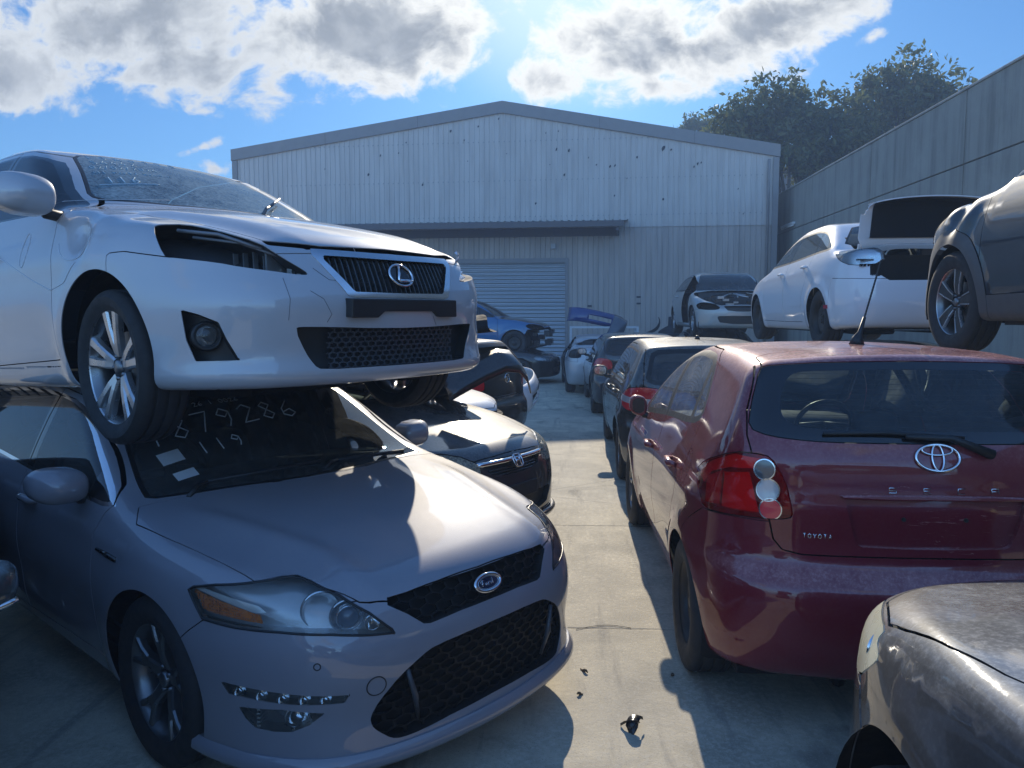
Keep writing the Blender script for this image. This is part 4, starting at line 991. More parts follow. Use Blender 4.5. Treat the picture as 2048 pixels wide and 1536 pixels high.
    pr = [(.0, .035), (.018, .018), (.022, -.005), (.012, -.022), (-.02, -.028), (-.03, .03)]; k = len(pr); V = []
    for i, p in enumerate(pts):
        tn = (pts[min(i + 1, len(pts) - 1)] - pts[max(i - 1, 0)]).normalized(); nn = Vector((tn.y, -tn.x, 0))
        for a, z in pr: V.append(tuple(p + nn * a + Vector((0, 0, z))))
    MB().add(V, [(i*k + j, i*k + (j+1) % k, (i+1)*k + (j+1) % k, (i+1)*k + j) for i in range(len(pts) - 1) for j in range(k)] + [tuple(range(k)), tuple((len(pts)-1)*k + j for j in range(k))], 0).build('chin_spoiler', [body], c.root, autosmooth=50)
    # parking sensors and tow cover
    for y, z, r in ((-.72, .544, .011), (.72, .544, .011), (-.515, .450, .034)):
        d = Vector((-1, -y * .55, 0)); M = c.frame((Vector((.85, y, z)) - d * .6), d); q = MB(); ring(q, r, r, .0022, M, -.0005); q.build('bumper_plug', SEAL, bmp)
    # wheels, cabin, wipers
    for x, st in ((0, .0), (-2.85, 0)):
        for sd in (-1, 1): wheel(c.root, x, .322, .905, sd, 'y5', .325, .225, .232, steer=st, mats=ALLOYDK)
    liners(c); underbody(c); interior(c, -.62, .97, -1.55, -2.35)
    for sd, y0, y1 in ((-1, -.62, .05), (-1, .02, .62)):
        a, _ = c.cast((-.19 - .12 * y0 * y0, y0, 3), (0, 0, -1)); b, _ = c.cast((-.25 - .15 * y0 * y0, y0 + .12, 3), (0, 0, -1)); e, _ = c.cast((-.26 - .15 * y1 * y1, y1, 3), (0, 0, -1))
        if a and b and e: wiper(c.root, a, b + Vector((0, 0, .008)), e + Vector((0, 0, .008)))
    # pen marks and stickers on the windscreen (car's right is the reader's left)
    pm = MB()
    ux, uy = (0, .98, 0), (-.9, .0, 0)
    big = strokes('1879286', .15, .80, .1)
    c.decal(pm, [[(p[0], p[1] + .05 * p[0]) for p in l] for l in big], .0032, (-.62, -.60, 2.0), (0, 0, -1), ux, uy); pm.build('pen_writing', CHALK, c.root); pm = MB()
    c.decal(pm, strokes('119', .085, 1.0), .0030, (-.50, -.42, 2.0), (0, 0, -1), ux, uy); pm.build('pen_writing', CHALK, c.root); pm = MB()
    c.decal(pm, [[(p[0], p[1]) for p in l] for l in strokes('16 26 1 0026', .035, .8)], .0015, (-.82, -.38, 2.0), (0, 0, -1), ux, uy)
    pm.build('pen_writing', CHALK, c.root)
    for (x, y, w, hh) in ((-.50, -.60, .10, .075), (-.385, -.59, .095, .055)):
        st = MB(); V = []
        for i in range(5):
            for j in range(4):
                p, n = c.cast((x - hh * j / 3 - .25 * 0, y + w * i / 4, 2), (0, 0, -1)); V.append(tuple(p + n * .0015))
        st.add(V, [(i*4 + j, (i+1)*4 + j, (i+1)*4 + j + 1, i*4 + j + 1) for i in range(4) for j in range(3)], 0); st.build('sticker', PAPER, c.root)
    return c
# ---------------------------------------------------------------- silver sedan, upper left, stacked
def build_lexus():
    body = paint('silver_metallic', (0.45, 0.465, 0.49), 0.22, 0.30, dust=0.08, scuff=.25)
    c = Car('sedan_car', 'silver sedan with an empty headlight opening stacked on top of the grey hatchback', 'car', LEXUS, pose('LEXUS'), .026)
    pb = [body, DARK]
    ws = [(-.40, -.4), (-.40, .1), (-.43, .3), (-.535, .585), (-.575, .62), (-.62, .622), (-.70, .594), (-.843, .547), (-1.06, .485), (-1.12, .44), (-1.165, .3), (-1.18, .1), (-1.18, -.4)]
    frit(c, 'windscreen', 'top', ws, band=.018)
    HD = [(0.275,-0.78,0.800),(0.265,-0.75,0.815),(0.29,-0.66,0.822),(0.406,-0.611,0.792),(0.607,-0.546,0.726),(0.694,-0.513,0.664),(0.745,-0.442,0.608),(0.753,-0.435,0.592),(0.742,-0.478,0.593),(0.717,-0.542,0.602),(0.644,-0.659,0.622),(0.59,-0.711,0.639),(0.428,-0.81,0.668),(.40,-.815,.675)]
    c.region('headlight_opening', 'fd', rnd(pp('fd', HD), 1), 0)
    bon = [(.735, -.4), (.732, .1), (.712, .33), (.70, .40), (.60, .525), (.379, .594), (.214, .62), (.0, .66), (-.209, .73), (-.40, .725), (-.50, .60), (-.40, .3), (-.37, .1), (-.37, -.4)]
    c.region('bonnet', 'top', bon, .007, frm=['body'])
    c.seam('front', [(-.1, .712), (.33, .704), (.52, .722)], .024, frm=['body', 'bonnet'], extra=lambda q, n: q[:, 0] > .5)
    gr = [(-.4, .668), (.07, .668), (.345, .672), (.352, .655), (.262, .535), (.25, .527), (.05, .524), (-.4, .524)]
    c.region('grille_frame', 'front', [(-.4, .692), (.1, .694), (.385, .698), (.395, .672), (.29, .513), (.26, .505), (-.4, .503)], 0)
    c.region('grille', 'front', gr, 0, ['grille_frame'])
    li = [(-.4, .380), (.11, .380), (.47, .395), (.515, .392), (.44, .245), (.41, .226), (.09, .224), (-.4, .224)]
    c.region('lower_grille', 'front', rnd(li, 1), 0)
    fp = [(0.486,-0.813,0.473),(0.545,-0.775,0.452),(0.605,-0.736,0.421),(0.619,-0.714,0.355),(0.645,-0.685,0.278),(0.515,-0.784,0.280),(0.491,-0.802,0.36)]
    c.region('fog_pocket', 'fd', pp('fd', fp), 0)
    c.region('front_bumper', 'xz', [(.12, .1), (.105, .70), (.122, .709), (.208, .708), (.428, .669), (.56, .66), (.80, .69), (1.2, .69), (1.2, .1)], .004, frm=['body'], extra=lambda q, n: (n[:, 2] < .9) | (np.abs(q[:, 1]) > .5))
    dlo = [(-.42, .955), (-.621, 1.062), (-.861, 1.218), (-1.011, 1.300), (-1.25, 1.358), (-1.7, 1.388), (-2.1, 1.362), (-2.5, 1.250), (-2.78, 1.10), (-2.72, 1.045), (-2.0, 1.015), (-1.2, .985), (-.8, .967)]
    c.region('front_door', 'side', [(-.40, .30), (-.415, .48), (-.40, .71), (-.445, .90), (-.40, .945), (-.621, 1.083), (-.861, 1.240), (-1.011, 1.323), (-1.25, 1.380), (-1.36, 1.388), (-1.38, .95), (-1.36, .27)], .005, frm=['body'])
    c.region('rear_door', 'side', [(-1.37, .27), (-1.39, .95), (-1.37, 1.388), (-1.7, 1.41), (-2.1, 1.384), (-2.42, 1.30), (-2.52, 1.05), (-2.45, .85), (-2.28, .65), (-2.22, .27)], .005, frm=['body'])
    c.region('glass_trim', 'side', rnd(dlo, 1), 0, frm=['body', 'front_door', 'rear_door'], extra=lambda q, n: q[:, 2] > .9)
    c.region('glass_rim', 'side', rnd(dlo, 1), 0, ['glass_trim'], inset=.010)
    c.region('front_window', 'side', [(-.52, .5), (-.52, 1.6), (-1.31, 1.6), (-1.34, .5)], 0, ['glass_rim'], extra=None); c.region('rear_window', 'side', [(-1.43, .5), (-1.41, 1.6), (-2.6, 1.6), (-2.6, .5)], 0, ['glass_rim'])
    frit(c, 'rear_screen', 'top', [(-2.45, -.4), (-2.45, .3), (-2.5, .45), (-2.95, .58), (-3.06, .52), (-3.12, .2), (-3.13, -.4)], band=.02)
    c.region('tail_light', 'rd', [((.88 - 3.3) * SQ, .95), ((.7 - 3.7) * SQ, .92), ((.5 - 3.8) * SQ, .80), ((.5 - 3.8) * SQ, .72), ((.88 - 3.35) * SQ, .74)], .004)
    c.region('boot_lid', 'top', [(-3.16, -.4), (-3.16, .2), (-3.12, .50), (-3.2, .60), (-3.9, .6), (-3.9, -.4)], .004, frm=['body'])
    c.seam('side', [(-.43, .27), (-2.3, .25)], .004, frm=['body'])
    c.part('body', 'body', pb); c.part('bonnet', 'bonnet', pb); bmp = c.part('front_bumper', 'front_bumper', pb); c.part('boot_lid', 'boot_lid', pb)
    c.part('windscreen', 'windscreen', [glassmat('dusty_screen', (.42, .52, .52), .50, dirtcol=(.36, .45, .47))], inner=False); c.part('windscreen_edge', 'windscreen_frit', [SEAL, SEAL])
    c.part('rear_screen', 'rear_screen', [GLASSDK], inner=False); c.part('rear_screen_edge', 'rear_screen_frit', [SEAL, SEAL])
    for sd in (-1, 1):
        c.part('window_trim', 'glass_trim', [GLOSSBLACK, DARK], sd); [c.part('window_pillar', 'glass_rim', [GLOSSBLACK, DARK], sd, extra=lambda q, n, a=a, b=b: (q[:, 0] < a) & (q[:, 0] >= b)) for a, b in ((9, -.9), (-.9, -1.9), (-1.9, -9))]
        for dn, wn, hx in (('front_door', 'front_window', -1.15), ('rear_door', 'rear_window', -2.15)):
            d = c.part('door', dn, pb, sd); c.part('door_window', wn, [GLASSDK], sd, d, inner=False)
            p, n = c.cast((hx, sd * 2, .80), (0, -sd, 0))
            MB().tube([tuple(p + Vector((.10, -sd * .01, 0))), tuple(p + Vector((.07, sd * .028, .003))), tuple(p + Vector((-.06, sd * .030, .003))), tuple(p + Vector((-.10, sd * .008, 0)))], [.012, .017, .018, .012], 8).build('door_handle', body, d)
        c.part('tail_light', 'tail_light', [REDLENS, DARK], sd)
        # empty headlight opening: a dark cavity with brackets, the inner wing and radiator support
        h = c.tray('headlight_cavity', 'headlight_opening', (-.22, -.10, -.03), plain('cavity', (.045, .045, .05), .7), sd)
        br = MB(); rnd_ = random.Random(5 + sd)
        br.tube([(.30, sd * .70, .79), (.45, sd * .62, .765), (.60, sd * .53, .70)], .008, 6); br.tube([(.34, sd * .66, .762), (.52, sd * .57, .728), (.66, sd * .50, .668)], .006, 6)
        for i in range(5): br.box((.40 + .045 * i, sd * (.52 - .015 * i) - .01, .60), (.408 + .045 * i, sd * (.52 - .015 * i) + .01, .70))
        br.build('lamp_bracket', plain('dull_metal', (.22, .22, .23), .5, .4, var=.4), h)
        rs = MB(); rs.box((.60, sd * .47 - .05, .575), (.612, sd * .47 + .05, .69)); rs.box((.63, sd * .435 - .008, .56), (.66, sd * .435 + .008, .66)); rs.box((.66, sd * .415 - .006, .56), (.685, sd * .415 + .006, .64))
        rs.tube([(.66, sd * .39, .56), (.66, sd * .39, .605)], .022, 12); rs.tube([(.58, sd * .52, .585), (.58, sd * .52, .61)], .016, 10); rs.build('radiator_support', METAL, h)
        # fog-lamp pocket and lamp
        fp_ = c.tray('fog_pocket', 'fog_pocket', (-.07, -.03, 0), PLASTIC, sd, bmp)
        fwd = Vector((.88, sd * .30, 0)).normalized(); q = fwd.to_track_quat('Y', 'Z').to_matrix().to_4x4(); q.translation = Vector((.535, sd * .742, .372))
        MB().lathe([(.004, -.05), (.03, -.04), (.042, -.01)], 28).build('reflector', REFLECT, fp_, q)
        MB().lathe([(.001, .012), (.02, .010), (.038, .003), (.042, -.004)], 28).build('fog_lens', LENS, fp_, q); MB().lathe([(.042, -.02), (.044, .002), (.052, .004), (.056, -.01), (.056, -.05)], 28).build('fog_ring', PLASTIC, fp_, q)
        if sd < 0: door_mirror(c.root, (-.50, sd * .85, 1.005), sd, body, .24, .17, .16)
    ch = [CHROME, DARK]
    g = c.tray('grille', 'grille', (-.05, 0, 0), DARK); c.part('grille_frame', 'grille_frame', [plain('satin_chrome', (.70, .72, .74), .16, 1.0), DARK], off=.004, parent=g)
    lattice(c, 'grille_bar', 'grille', lambda V: np.abs(np.mod(V[:, 1] * (1 + .25 * (V[:, 2] - .6)) + .012, .027) - .0135) - .0026, plain('grille_grey', (.10, .105, .11), .3, .6), g, off=(-.012, 0, 0), t=.02, fine=.007)
    M = c.frame((3, 0, .596), (-1, 0, 0)); e = MB(); M2 = M @ Matrix.Translation((0, 0, .012))
    ring(e, .064, .050, .0055, M2, .002); flat_strokes(e, [[(.004, .043), (-.022, -.024), (-.018, -.026), (.056, -.026)]], .0075, M2, .002); disc(e, .06, .046, M2, -.012, -.004, 1)
    e.build('badge', [CHROME, GLOSSBLACK], g)
    g = c.tray('lower_grille', 'lower_grille', (-.06, 0, 0), PLASTIC, parent=bmp)
    lattice(c, 'grille_mesh', 'lower_grille', lambda V: np.maximum(hexd(V[:, 1] * .62, V[:, 2], .023) - .0020, np.abs(V[:, 1]) - .36), plain('mesh_grey', (.07, .075, .085), .35, .3), g, off=(-.025, 0, 0))
    # number-plate holder, notched along its lower edge
    pl = [(-.305, .038), (.305, .038), (.312, -.037), (.20, -.037), (.165, -.012), (-.13, -.012), (-.165, -.037), (-.305, -.037)]
    V = []; rows = rnd(pl, 0); n_ = len(rows)
    M = c.frame((3, 0, .462), (-1, 0, 0)); a, _ = c.cast((3, .31, .462), (-1, 0, 0))
    MB().extrude([(p[0], p[1]) for p in rows], -.05, .016, M).build('plate_holder', PLASTIC, bmp, bevel=.004)
    for x in (0, -2.73):
        for sd in (-1, 1): wheel(c.root, x, .262 if x == 0 else .30, .868, sd, 'twin', .316, .20, .242, steer=(-.04 if x == 0 else 0), mats=ALLOY)
    liners(c, .34); interior(c, -.70, 1.0, -1.55, -2.3); underbody(c, .17)
    ub = MB(); ub.box((.15, -.62, .20), (.62, .62, .23)); ub.tube([(.0, -.62, .16), (.1, -.35, .13), (.1, .35, .13), (0, .62, .16)], .028, 8); ub.box((.55, -.5, .2), (.60, .5, .34)); ub.build('undertray', DARK, c.root)
    for y0, y1, up in ((.20, .60, .03),):
        a, _ = c.cast((-.42 - .2 * y0 * y0, y0, 3), (0, 0, -1)); b, _ = c.cast((-.50 - .2 * y0 * y0, y0 + .1, 3), (0, 0, -1)); e, _ = c.cast((-.47 - .2 * y1 * y1 - (.22 if up > .01 else 0), y1 - (.05 if up > .01 else 0), 3), (0, 0, -1))
        if a and b and e: wiper(c.root, a, b + Vector((0, 0, up)), e + Vector((0, 0, up)), plain('wiper_grey', (.12, .125, .13), .4))
    ux, uy = (0, .95, 0), (-1, 0, 0); pen = plain('paint_pen_blue', (.45, .60, .68), .95, spec=.05)
    for tx, hh, sp_, r_, org in (('ISR0975', .060, 1.35, .0015, (-1.055, -.42, 2)), ('S4442', .055, .95, .0015, (-.965, -.43, 2)), ('02/02/2024', .042, .9, .0014, (-.895, -.47, 2)), ('All Parts Remain', .032, .85, .0012, (-.825, -.49, 2)), ('116', .065, 1.0, .0026, (-.715, -.47, 2))):
        c.decal(MB(), strokes(tx, hh, sp_, .1) + ([[(-.06, -.02), (.26, -.016)]] if tx == '116' else []), r_, org, (0, 0, -1), ux, uy).build('pen_writing', pen, c.root)
    # marker loops that the yard drew on the dented panels
    mk = MB()
    c.decal(mk, [[(-.20 + .16 * math.cos(t), .79 + .03 - .11 * math.sin(t)) for t in np.linspace(0.15, 2.9, 14)], [(-.72 + .035 * math.cos(t), .80 + .08 * math.sin(t)) for t in np.linspace(0, 6.28, 16)], [(-1.3, .86), (-.9, .76), (-.62, .66), (-.42, .60), (-.26, .62), (-.16, .70)], [(-.60, 1.0), (-.55, 1.03), (-.50, 1.06)]], .0013, (0, -2, 0), (0, 1, 0), (1, 0, 0), (0, 0, 1))
    mk.build('pen_mark', CHALK, c.root)
    sk = MB(); dd = (-.88, .47, 0)
    for ln in ([(-.50, .62), (-.44, .575), (-.34, .565), (-.26, .568)], [(-.52, .53), (-.47, .50), (-.44, .44), (-.46, .41)], [(-.36, .47), (-.27, .455), (-.22, .46)], [(.05, .43), (.07, .39)], [(-.10, .55), (-.07, .548)], [(-.62, .58), (-.60, .50), (-.61, .42)], [(-.30, .655), (-.22, .648)], [(.55, .52), (.60, .47), (.58, .43)]):
        c.decal(sk, [ln], .0007, (2.2, -.62, 0), dd, (-.47, -.88, 0) if False else (.47, .88, 0), (0, 0, 1))
    sk.build('scratch', plain('scratch_dark', (.06, .06, .07), .8), bmp)
    # torn clear film over the far headlight
    F_ = MB(); V = []; rn_ = random.Random(3)
    for i in range(9):
        for j in range(7):
            u, v = i / 8, j / 6; V.append((.70 - .20 * u + .03 * math.sin(9 * v + 5 * u) + rn_.uniform(-.012, .012), .47 + .34 * u * (.5 + .5 * v) + rn_.uniform(-.01, .01), .735 - .02 * u - .17 * v * (1 - .15 * u) + .012 * math.sin(11 * u + 4 * v)))
    F_.add(V, [(i*7+j, (i+1)*7+j, (i+1)*7+j+1, i*7+j+1) for i in range(8) for j in range(6)], 0); F_.build('plastic_film', glassmat('clear_film', (.72, .76, .80), .35, .08, (.7, .74, .8)), c.root)
    return c
# ---------------------------------------------------------------- red hatchback, right
def build_toyota():
    body = paint('red_metallic', (0.17, 0.006, 0.018), 0.22, 0.30, dust=0.42, dustcol=(.68, .34, .31), scuff=.55)  # salmon top dust: part real, part sunlight and sky reflection put into the colour
    c = Car('hatchback_car', 'dusty dark red hatchback seen from behind with an antenna on its roof', 'car', TOYOTA, pose('TOYOTA'), .025)
    pb = [body, DARK]
    frit(c, 'windscreen', 'top', [(-.16, -.4), (-.16, .2), (-.24, .5), (-.36, .70), (-.45, .70), (-.75, .63), (-.95, .56), (-1.02, .4), (-1.04, .2), (-1.04, -.4)], band=.02)
    gl = [(-.4, 1.200), (.30, 1.197), (.463, 1.199), (.62, 1.212), (.69, 1.238), (.668, 1.33), (.612, 1.475), (.57, 1.490), (.3, 1.508), (-.4, 1.515)]
    c.region('rear_glass_edge', 'rear', rnd(gl, 1), .004)
    c.region('rear_glass', 'rear', rnd([(-.4, 1.245), (.42, 1.242), (.545, 1.262), (.565, 1.31), (.545, 1.40), (.50, 1.458), (.42, 1.474), (-.4, 1.485)], 2), 0, ['rear_glass_edge'])
    LP = [(-2.71,0.836,0.991),(-2.803,0.814,1.055),(-3.05,0.738,1.138),(-3.113,0.672,1.142),(-3.144,0.616,1.132),(-3.171,0.572,1.054),(-3.192,0.538,0.918),(-3.188,0.548,0.889),(-3.159,0.629,0.880),(-3.07,0.752,0.874),(-2.908,0.839,0.862),(-2.841,0.845,0.92)]
    c.region('tail_light', 'rd', rnd(pp('rd', LP), 1), .005)
    gate = [(-.4, .751), (.23, .749), (.499, .746), (.572, .759), (.605, .80), (.621, .872), (.655, .98), (.686, 1.146), (.697, 1.209), (.685, 1.303), (.63, 1.46), (.585, 1.56), (-.4, 1.60)]
    c.region('tailgate', 'rear', gate, 0, ['body']); c.region('tailgate', 'top', [(-2.64, -.4), (-2.64, .3), (-2.66, .50), (-2.72, .58), (-2.9, .60), (-3.3, .61), (-3.3, -.4)], 0, ['body'], extra=lambda q, n: q[:, 2] > 1.42)
    c.seam('rear', [(-.02, .751)] + gate[1:-1], .006, frm=['body', 'tailgate'], extra=lambda q, n: q[:, 2] < 1.49); c.seam('top', [(-2.64, -.02), (-2.64, .3), (-2.66, .50), (-2.72, .58), (-2.9, .60), (-3.0, .60)], .006, frm=['body', 'tailgate'], extra=lambda q, n: q[:, 2] > 1.42)
    c.region('plate_recess', 'rear', rnd([(-.4, .985), (.335, .980), (.345, .965), (.30, .80), (.27, .785), (-.4, .785)], 1), 0, ['tailgate'])
    c.region('rear_bumper', 'xz', [(-2.60, .1), (-2.645, .68), (-2.72, .764), (-2.899, .857), (-3.07, .868), (-3.5, .88), (-3.5, .1)], .004, frm=['body'])
    dlo = rnd([(-.50, .992), (-.848, 1.285), (-1.16, 1.450), (-1.6, 1.502), (-2.094, 1.502), (-2.25, 1.462), (-2.40, 1.33), (-2.475, 1.195), (-2.30, 1.145), (-1.476, 1.085), (-.9, 1.028)], 1)
    c.region('front_door', 'side', [(-.36, .30), (-.40, .60), (-.42, .93), (-.46, 1.0), (-.848, 1.315), (-1.16, 1.475), (-1.30, 1.50), (-1.40, 1.08), (-1.41, .8), (-1.38, .28)], .005, frm=['body'])
    c.region('rear_door', 'side', [(-1.39, .28), (-1.42, .8), (-1.41, 1.08), (-1.31, 1.50), (-1.6, 1.522), (-2.10, 1.522), (-2.28, 1.47), (-2.43, 1.33), (-2.50, 1.19), (-2.46, 1.0), (-2.28, .74), (-2.20, .5), (-2.19, .28)], .005, frm=['body'])
    c.region('glass_trim', 'side', dlo, 0, frm=['body', 'front_door', 'rear_door'], extra=lambda q, n: q[:, 2] > .95)
    c.region('front_window', 'side', dlo, 0, ['glass_trim'], inset=.034); c.region('b_post', 'side', [(-1.19, 1.6), (-1.375, 1.0), (-1.50, 1.0), (-1.315, 1.6)], 0, ['front_window']); c.region('rear_window', 'side', [(-1.315, 1.6), (-1.50, 1.0), (-2.6, 1.0), (-2.6, 1.6)], 0, ['front_window'])
    c.region('window_bar', 'side', [(-2.14, 1.6), (-2.22, 1.0), (-2.29, 1.0), (-2.21, 1.6)], 0, ['rear_window'])
    c.region('headlight', 'fd', [(.05, .80), (.25, .82), (.3, .75), (-.1, .62), (-.18, .66)], .004); c.region('grille', 'front', [(-.4, .70), (.40, .70), (.36, .60), (-.4, .58)], 0); c.region('bonnet', 'top', [(.84, -.4), (.80, .45), (.3, .70), (-.2, .72), (-.12, .3), (-.10, -.4)], .004, frm=['body'])
    for pts in ([(-2.505 + .075 * math.cos(t), .967 + .085 * math.sin(t)) for t in np.linspace(0, 6.2832, 21)],): c.seam('side', pts, .004, 1, ['body', 'rear_door'])
    c.part('body', 'body', pb); c.part('bonnet', 'bonnet', pb); bmp = c.part('rear_bumper', 'rear_bumper', pb); tg = c.part('tailgate', 'tailgate', pb)
    c.part('windscreen', 'windscreen', [glassmat('clear_screen', (.80, .86, .84), .10)], inner=False); c.part('windscreen_edge', 'windscreen_frit', [SEAL, SEAL])
    c.part('rear_glass', 'rear_glass', [glassmat('rear_glass_tint', (.50, .60, .58), .05)], parent=tg, inner=False); c.part('rear_glass_edge', 'rear_glass_edge', [GLOSSBLACK, DARK], parent=tg)
    # heating wires
    hw = MB()
    for i in range(11):
        z = 1.26 + .02 * i; pts = []
        for y in np.linspace(-.52, .52, 9):
            p, n = c.cast((-6, y, z), (1, 0, 0)); pts.append(tuple(p - n * .002 * (1 if n.x < 0 else -1)))
        hw.tube(pts, .0008, 4)
    hw.build('heating_wire', plain('wire', (.05, .04, .03), .6), tg)
    c.tray('plate_recess', 'plate_recess', (.022, 0, 0), body, parent=tg, start=0)
    for sd in (-1, 1):
        c.part('window_trim', 'glass_trim', [PLASTIC, DARK], sd); c.part('window_post', ['b_post', 'window_bar'], [PLASTIC, DARK], sd)
        for dn, wn, hx, hz in (('front_door', 'front_window', -1.22, .865), ('rear_door', 'rear_window', -2.16, .925)):
            d = c.part('door', dn, pb, sd); c.part('door_window', wn, [glassmat('dusty_side', (.62, .68, .66), .30, dirtcol=(.42, .40, .38))], sd, d, inner=False)
            p, n = c.cast((hx, sd * 2, hz), (0, -sd, 0))
            MB().tube([tuple(p + Vector((.10, -sd * .01, 0))), tuple(p + Vector((.07, sd * .030, .003))), tuple(p + Vector((-.05, sd * .034, .003))), tuple(p + Vector((-.09, sd * .008, 0)))], [.013, .018, .020, .013], 8).build('door_handle', body, d)
        tl = c.tray('tail_light', 'tail_light', (.05, -.05, 0), REDLENS, sd)
        c.part('lamp_lens', 'tail_light', [REDGLASS], sd, tl, inner=False)
        # inner red blocks behind the lens
        k = object.__new__(Shell); V, N, F = c.get('tail_light', sd); k.V, k.N, k.F, k.L = V - .016 * N, N, F, np.zeros(len(F), np.int32); k.refine(np.ones(len(F), bool), 1)
        s2 = lambda v: np.stack([(np.abs(v[:, 1]) + v[:, 0]) * SQ, v[:, 2]], 1)
        k.region(lambda v, n: sdp(s2(v), np.array([(-1.33, .985), (-1.40, 1.05), (-1.62, 1.125), (-1.74, 1.12), (-1.75, 1.08), (-1.60, 1.065), (-1.47, 1.02), (-1.42, .96)])), 1)
        k.region(lambda v, n: sdp(s2(v), np.array([(-1.44, .99), (-1.56, 1.045), (-1.56, .90), (-1.46, .885)])), 2); k.region(lambda v, n: sdp(s2(v), np.array([(-1.575, 1.04), (-1.70, 1.06), (-1.75, .90), (-1.575, .895)])), 3)
        for lb, mt in ((1, plain('sunlit_red', (1.0, .22, .20), .3)), (2, plain('block_red', (.75, .04, .05), .15, coat=.7)), (3, plain('block_red2', (.95, .10, .10), .12, coat=.7))):  # first red is brightest: sunlight glowing through the lamp put into its colour
            a = k.get([lb])
            if len(a[2]): panel(MB(), *a, .006, 0).build('lamp_block', [mt, mt], tl)
        V, N, F = c.get('tail_light', sd)
        for (y, z, r, mt) in ((.650, 1.080, .043, plain('smoked', (.10, .11, .12), .1, .3, coat=1)), (.632, .998, .047, plain('reverse_lens', (.50, .52, .54), .12, .3, coat=1)), (.618, .922, .045, plain('brake_red', (.80, .05, .06), .2, coat=1))):
            d = Vector((1, -sd * .45, 0)); ctr = np.array(c.cast(tuple(Vector((-3.16, sd * y, z)) - d * .5), d)[0])
            k = object.__new__(Shell); k.V, k.N, k.F, k.L = V, N, F, np.zeros(len(F), np.int32); di = lambda v, n_: np.linalg.norm(v - ctr, axis=1)
            k.refine(np.abs(di(k.cen(), None) - r) < .02, 2); k.region(lambda v, n_: di(v, n_) - r, 1); k.region(lambda v, n_: di(v, n_) - r + .0045, 2, None, 0, [1])
            pm_ = MB(); a = k.get([1]); panel(pm_, *a, .003, .0035, 0, 0); a = k.get([2]); panel(pm_, *a, .003, .0015, 1, 1); pm_.build('round_lamp', [REFLECT, mt], tl)
        door_mirror(c.root, (-.66, sd * .815, 1.05), sd, body, .125, .145, .15).children[0].data.materials[0] = GLOSSBLACK
        c.part('headlight', 'headlight', [LENS, DARK], sd)
    c.part('grille', 'grille', [PLASTIC, DARK])
    # emblem and letters
    M = c.frame((-6, 0, 1.117 + .03), (1, 0, 0)); e = MB()
    ring(e, .083, .053, .0062, M, .006); ring(e, .058, .020, .0045, M, .007, cy=.030, a0=0); ring(e, .022, .052, .0045, M, .007); e.build('badge', CHROME, tg)
    lt = MB()
    for ch, y in zip('SECA', (.17, .04, -.09, -.22)):
        M = c.frame((-6, y, 1.019), (1, 0, 0)); gl_ = {'S': [[(.0135, .0098), (-.0135, .0098), (-.0135, 0), (.0135, 0), (.0135, -.0098), (-.0135, -.0098)]], 'E': [[(.0135, .0098), (-.0135, .0098), (-.0135, -.0098), (.0135, -.0098)], [(-.0135, 0), (.009, 0)]], 'C': [[(.0135, .0098), (-.0135, .0098), (-.0135, -.0098), (.0135, -.0098)]], 'A': [[(-.0135, -.0098), (-.0135, .0098), (.0135, .0098), (.0135, -.0098)], [(-.0135, -.001), (.0135, -.001)]]}[ch]
        flat_strokes(lt, gl_, .0022, M, .002)
    lt.build('lettering', CHROME, tg); lt = MB(); M = c.frame((-6, .497, .815), (1, 0, 0)); flat_strokes(lt, strokes('TOYOTA', .019, 1.02), .0020, M, .002); lt.build('lettering', CHROME, tg)
    gs = MB(); M = c.frame((-6, 0, .992), (1, 0, 0))                    # handle strip over the plate recess
    gs.extrude(rnd([(-.36, -.012), (.36, -.012), (.37, .010), (-.37, .010)], 1).tolist(), -.03, .012, M); gs.build('handle_strip', body, tg, bevel=.006)
    for y in (-.12, .12):
        sc = MB(); disc(sc, .008, .008, c.frame((-6, y, .90), (1, 0, 0)), -.03, -.014); sc.build('plate_screw', BLACKSTEEL, tg)
    a, n = c.cast((-6, -.20, 1.165), (1, 0, 0)); b, n2 = c.cast((-6, -.05, 1.225), (1, 0, 0)); e, n3 = c.cast((-6, .42, 1.232), (1, 0, 0)); o_ = Vector((-.03, 0, 0))
    w = MB(); w.tube([tuple(a), tuple(a + o_), tuple(b + o_ * 1.2), tuple(b.lerp(e, .35) + o_)], [.022, .020, .013, .009], 8); w.tube([tuple(b.lerp(e, -.12) + o_ * .55), tuple(b.lerp(e, .5) + o_ * .75 + Vector((0, 0, .012))), tuple(e + o_ * .5)], .008, 6); w.build('rear_wiper', PLASTIC, tg)
    p, n = c.cast((-2.32, -.02, 3), (0, 0, -1)); p = p if p else Vector((-2.3, 0, 1.55))
    an = MB(); tip = p + Vector((.04, -.12, .42)); ax = (tip - p)
    an.tube([tuple(p + Vector((0, 0, -.005))), tuple(p + Vector((.004, -.004, .03))), tuple(p + ax * .14), tuple(p + ax * .32)], [.040, .026, .013, .008], 10); an.tube([tuple(p + ax * t) for t in np.linspace(.3, 1, 40)], [.0042 + .0012 * (i % 2) for i in range(40)], 6); an.build('antenna', PLASTIC, c.root)
    for x, stl in ((0, 'seven'), (-2.6, 'steel')):
        for sd in (-1, 1): wheel(c.root, x, .316, .872, sd, stl, .318, .205, .205, mats=ALLOY)
    liners(c, .40); underbody(c, .20); interior(c, -.55, 1.0, -1.35, -2.15)
    return c
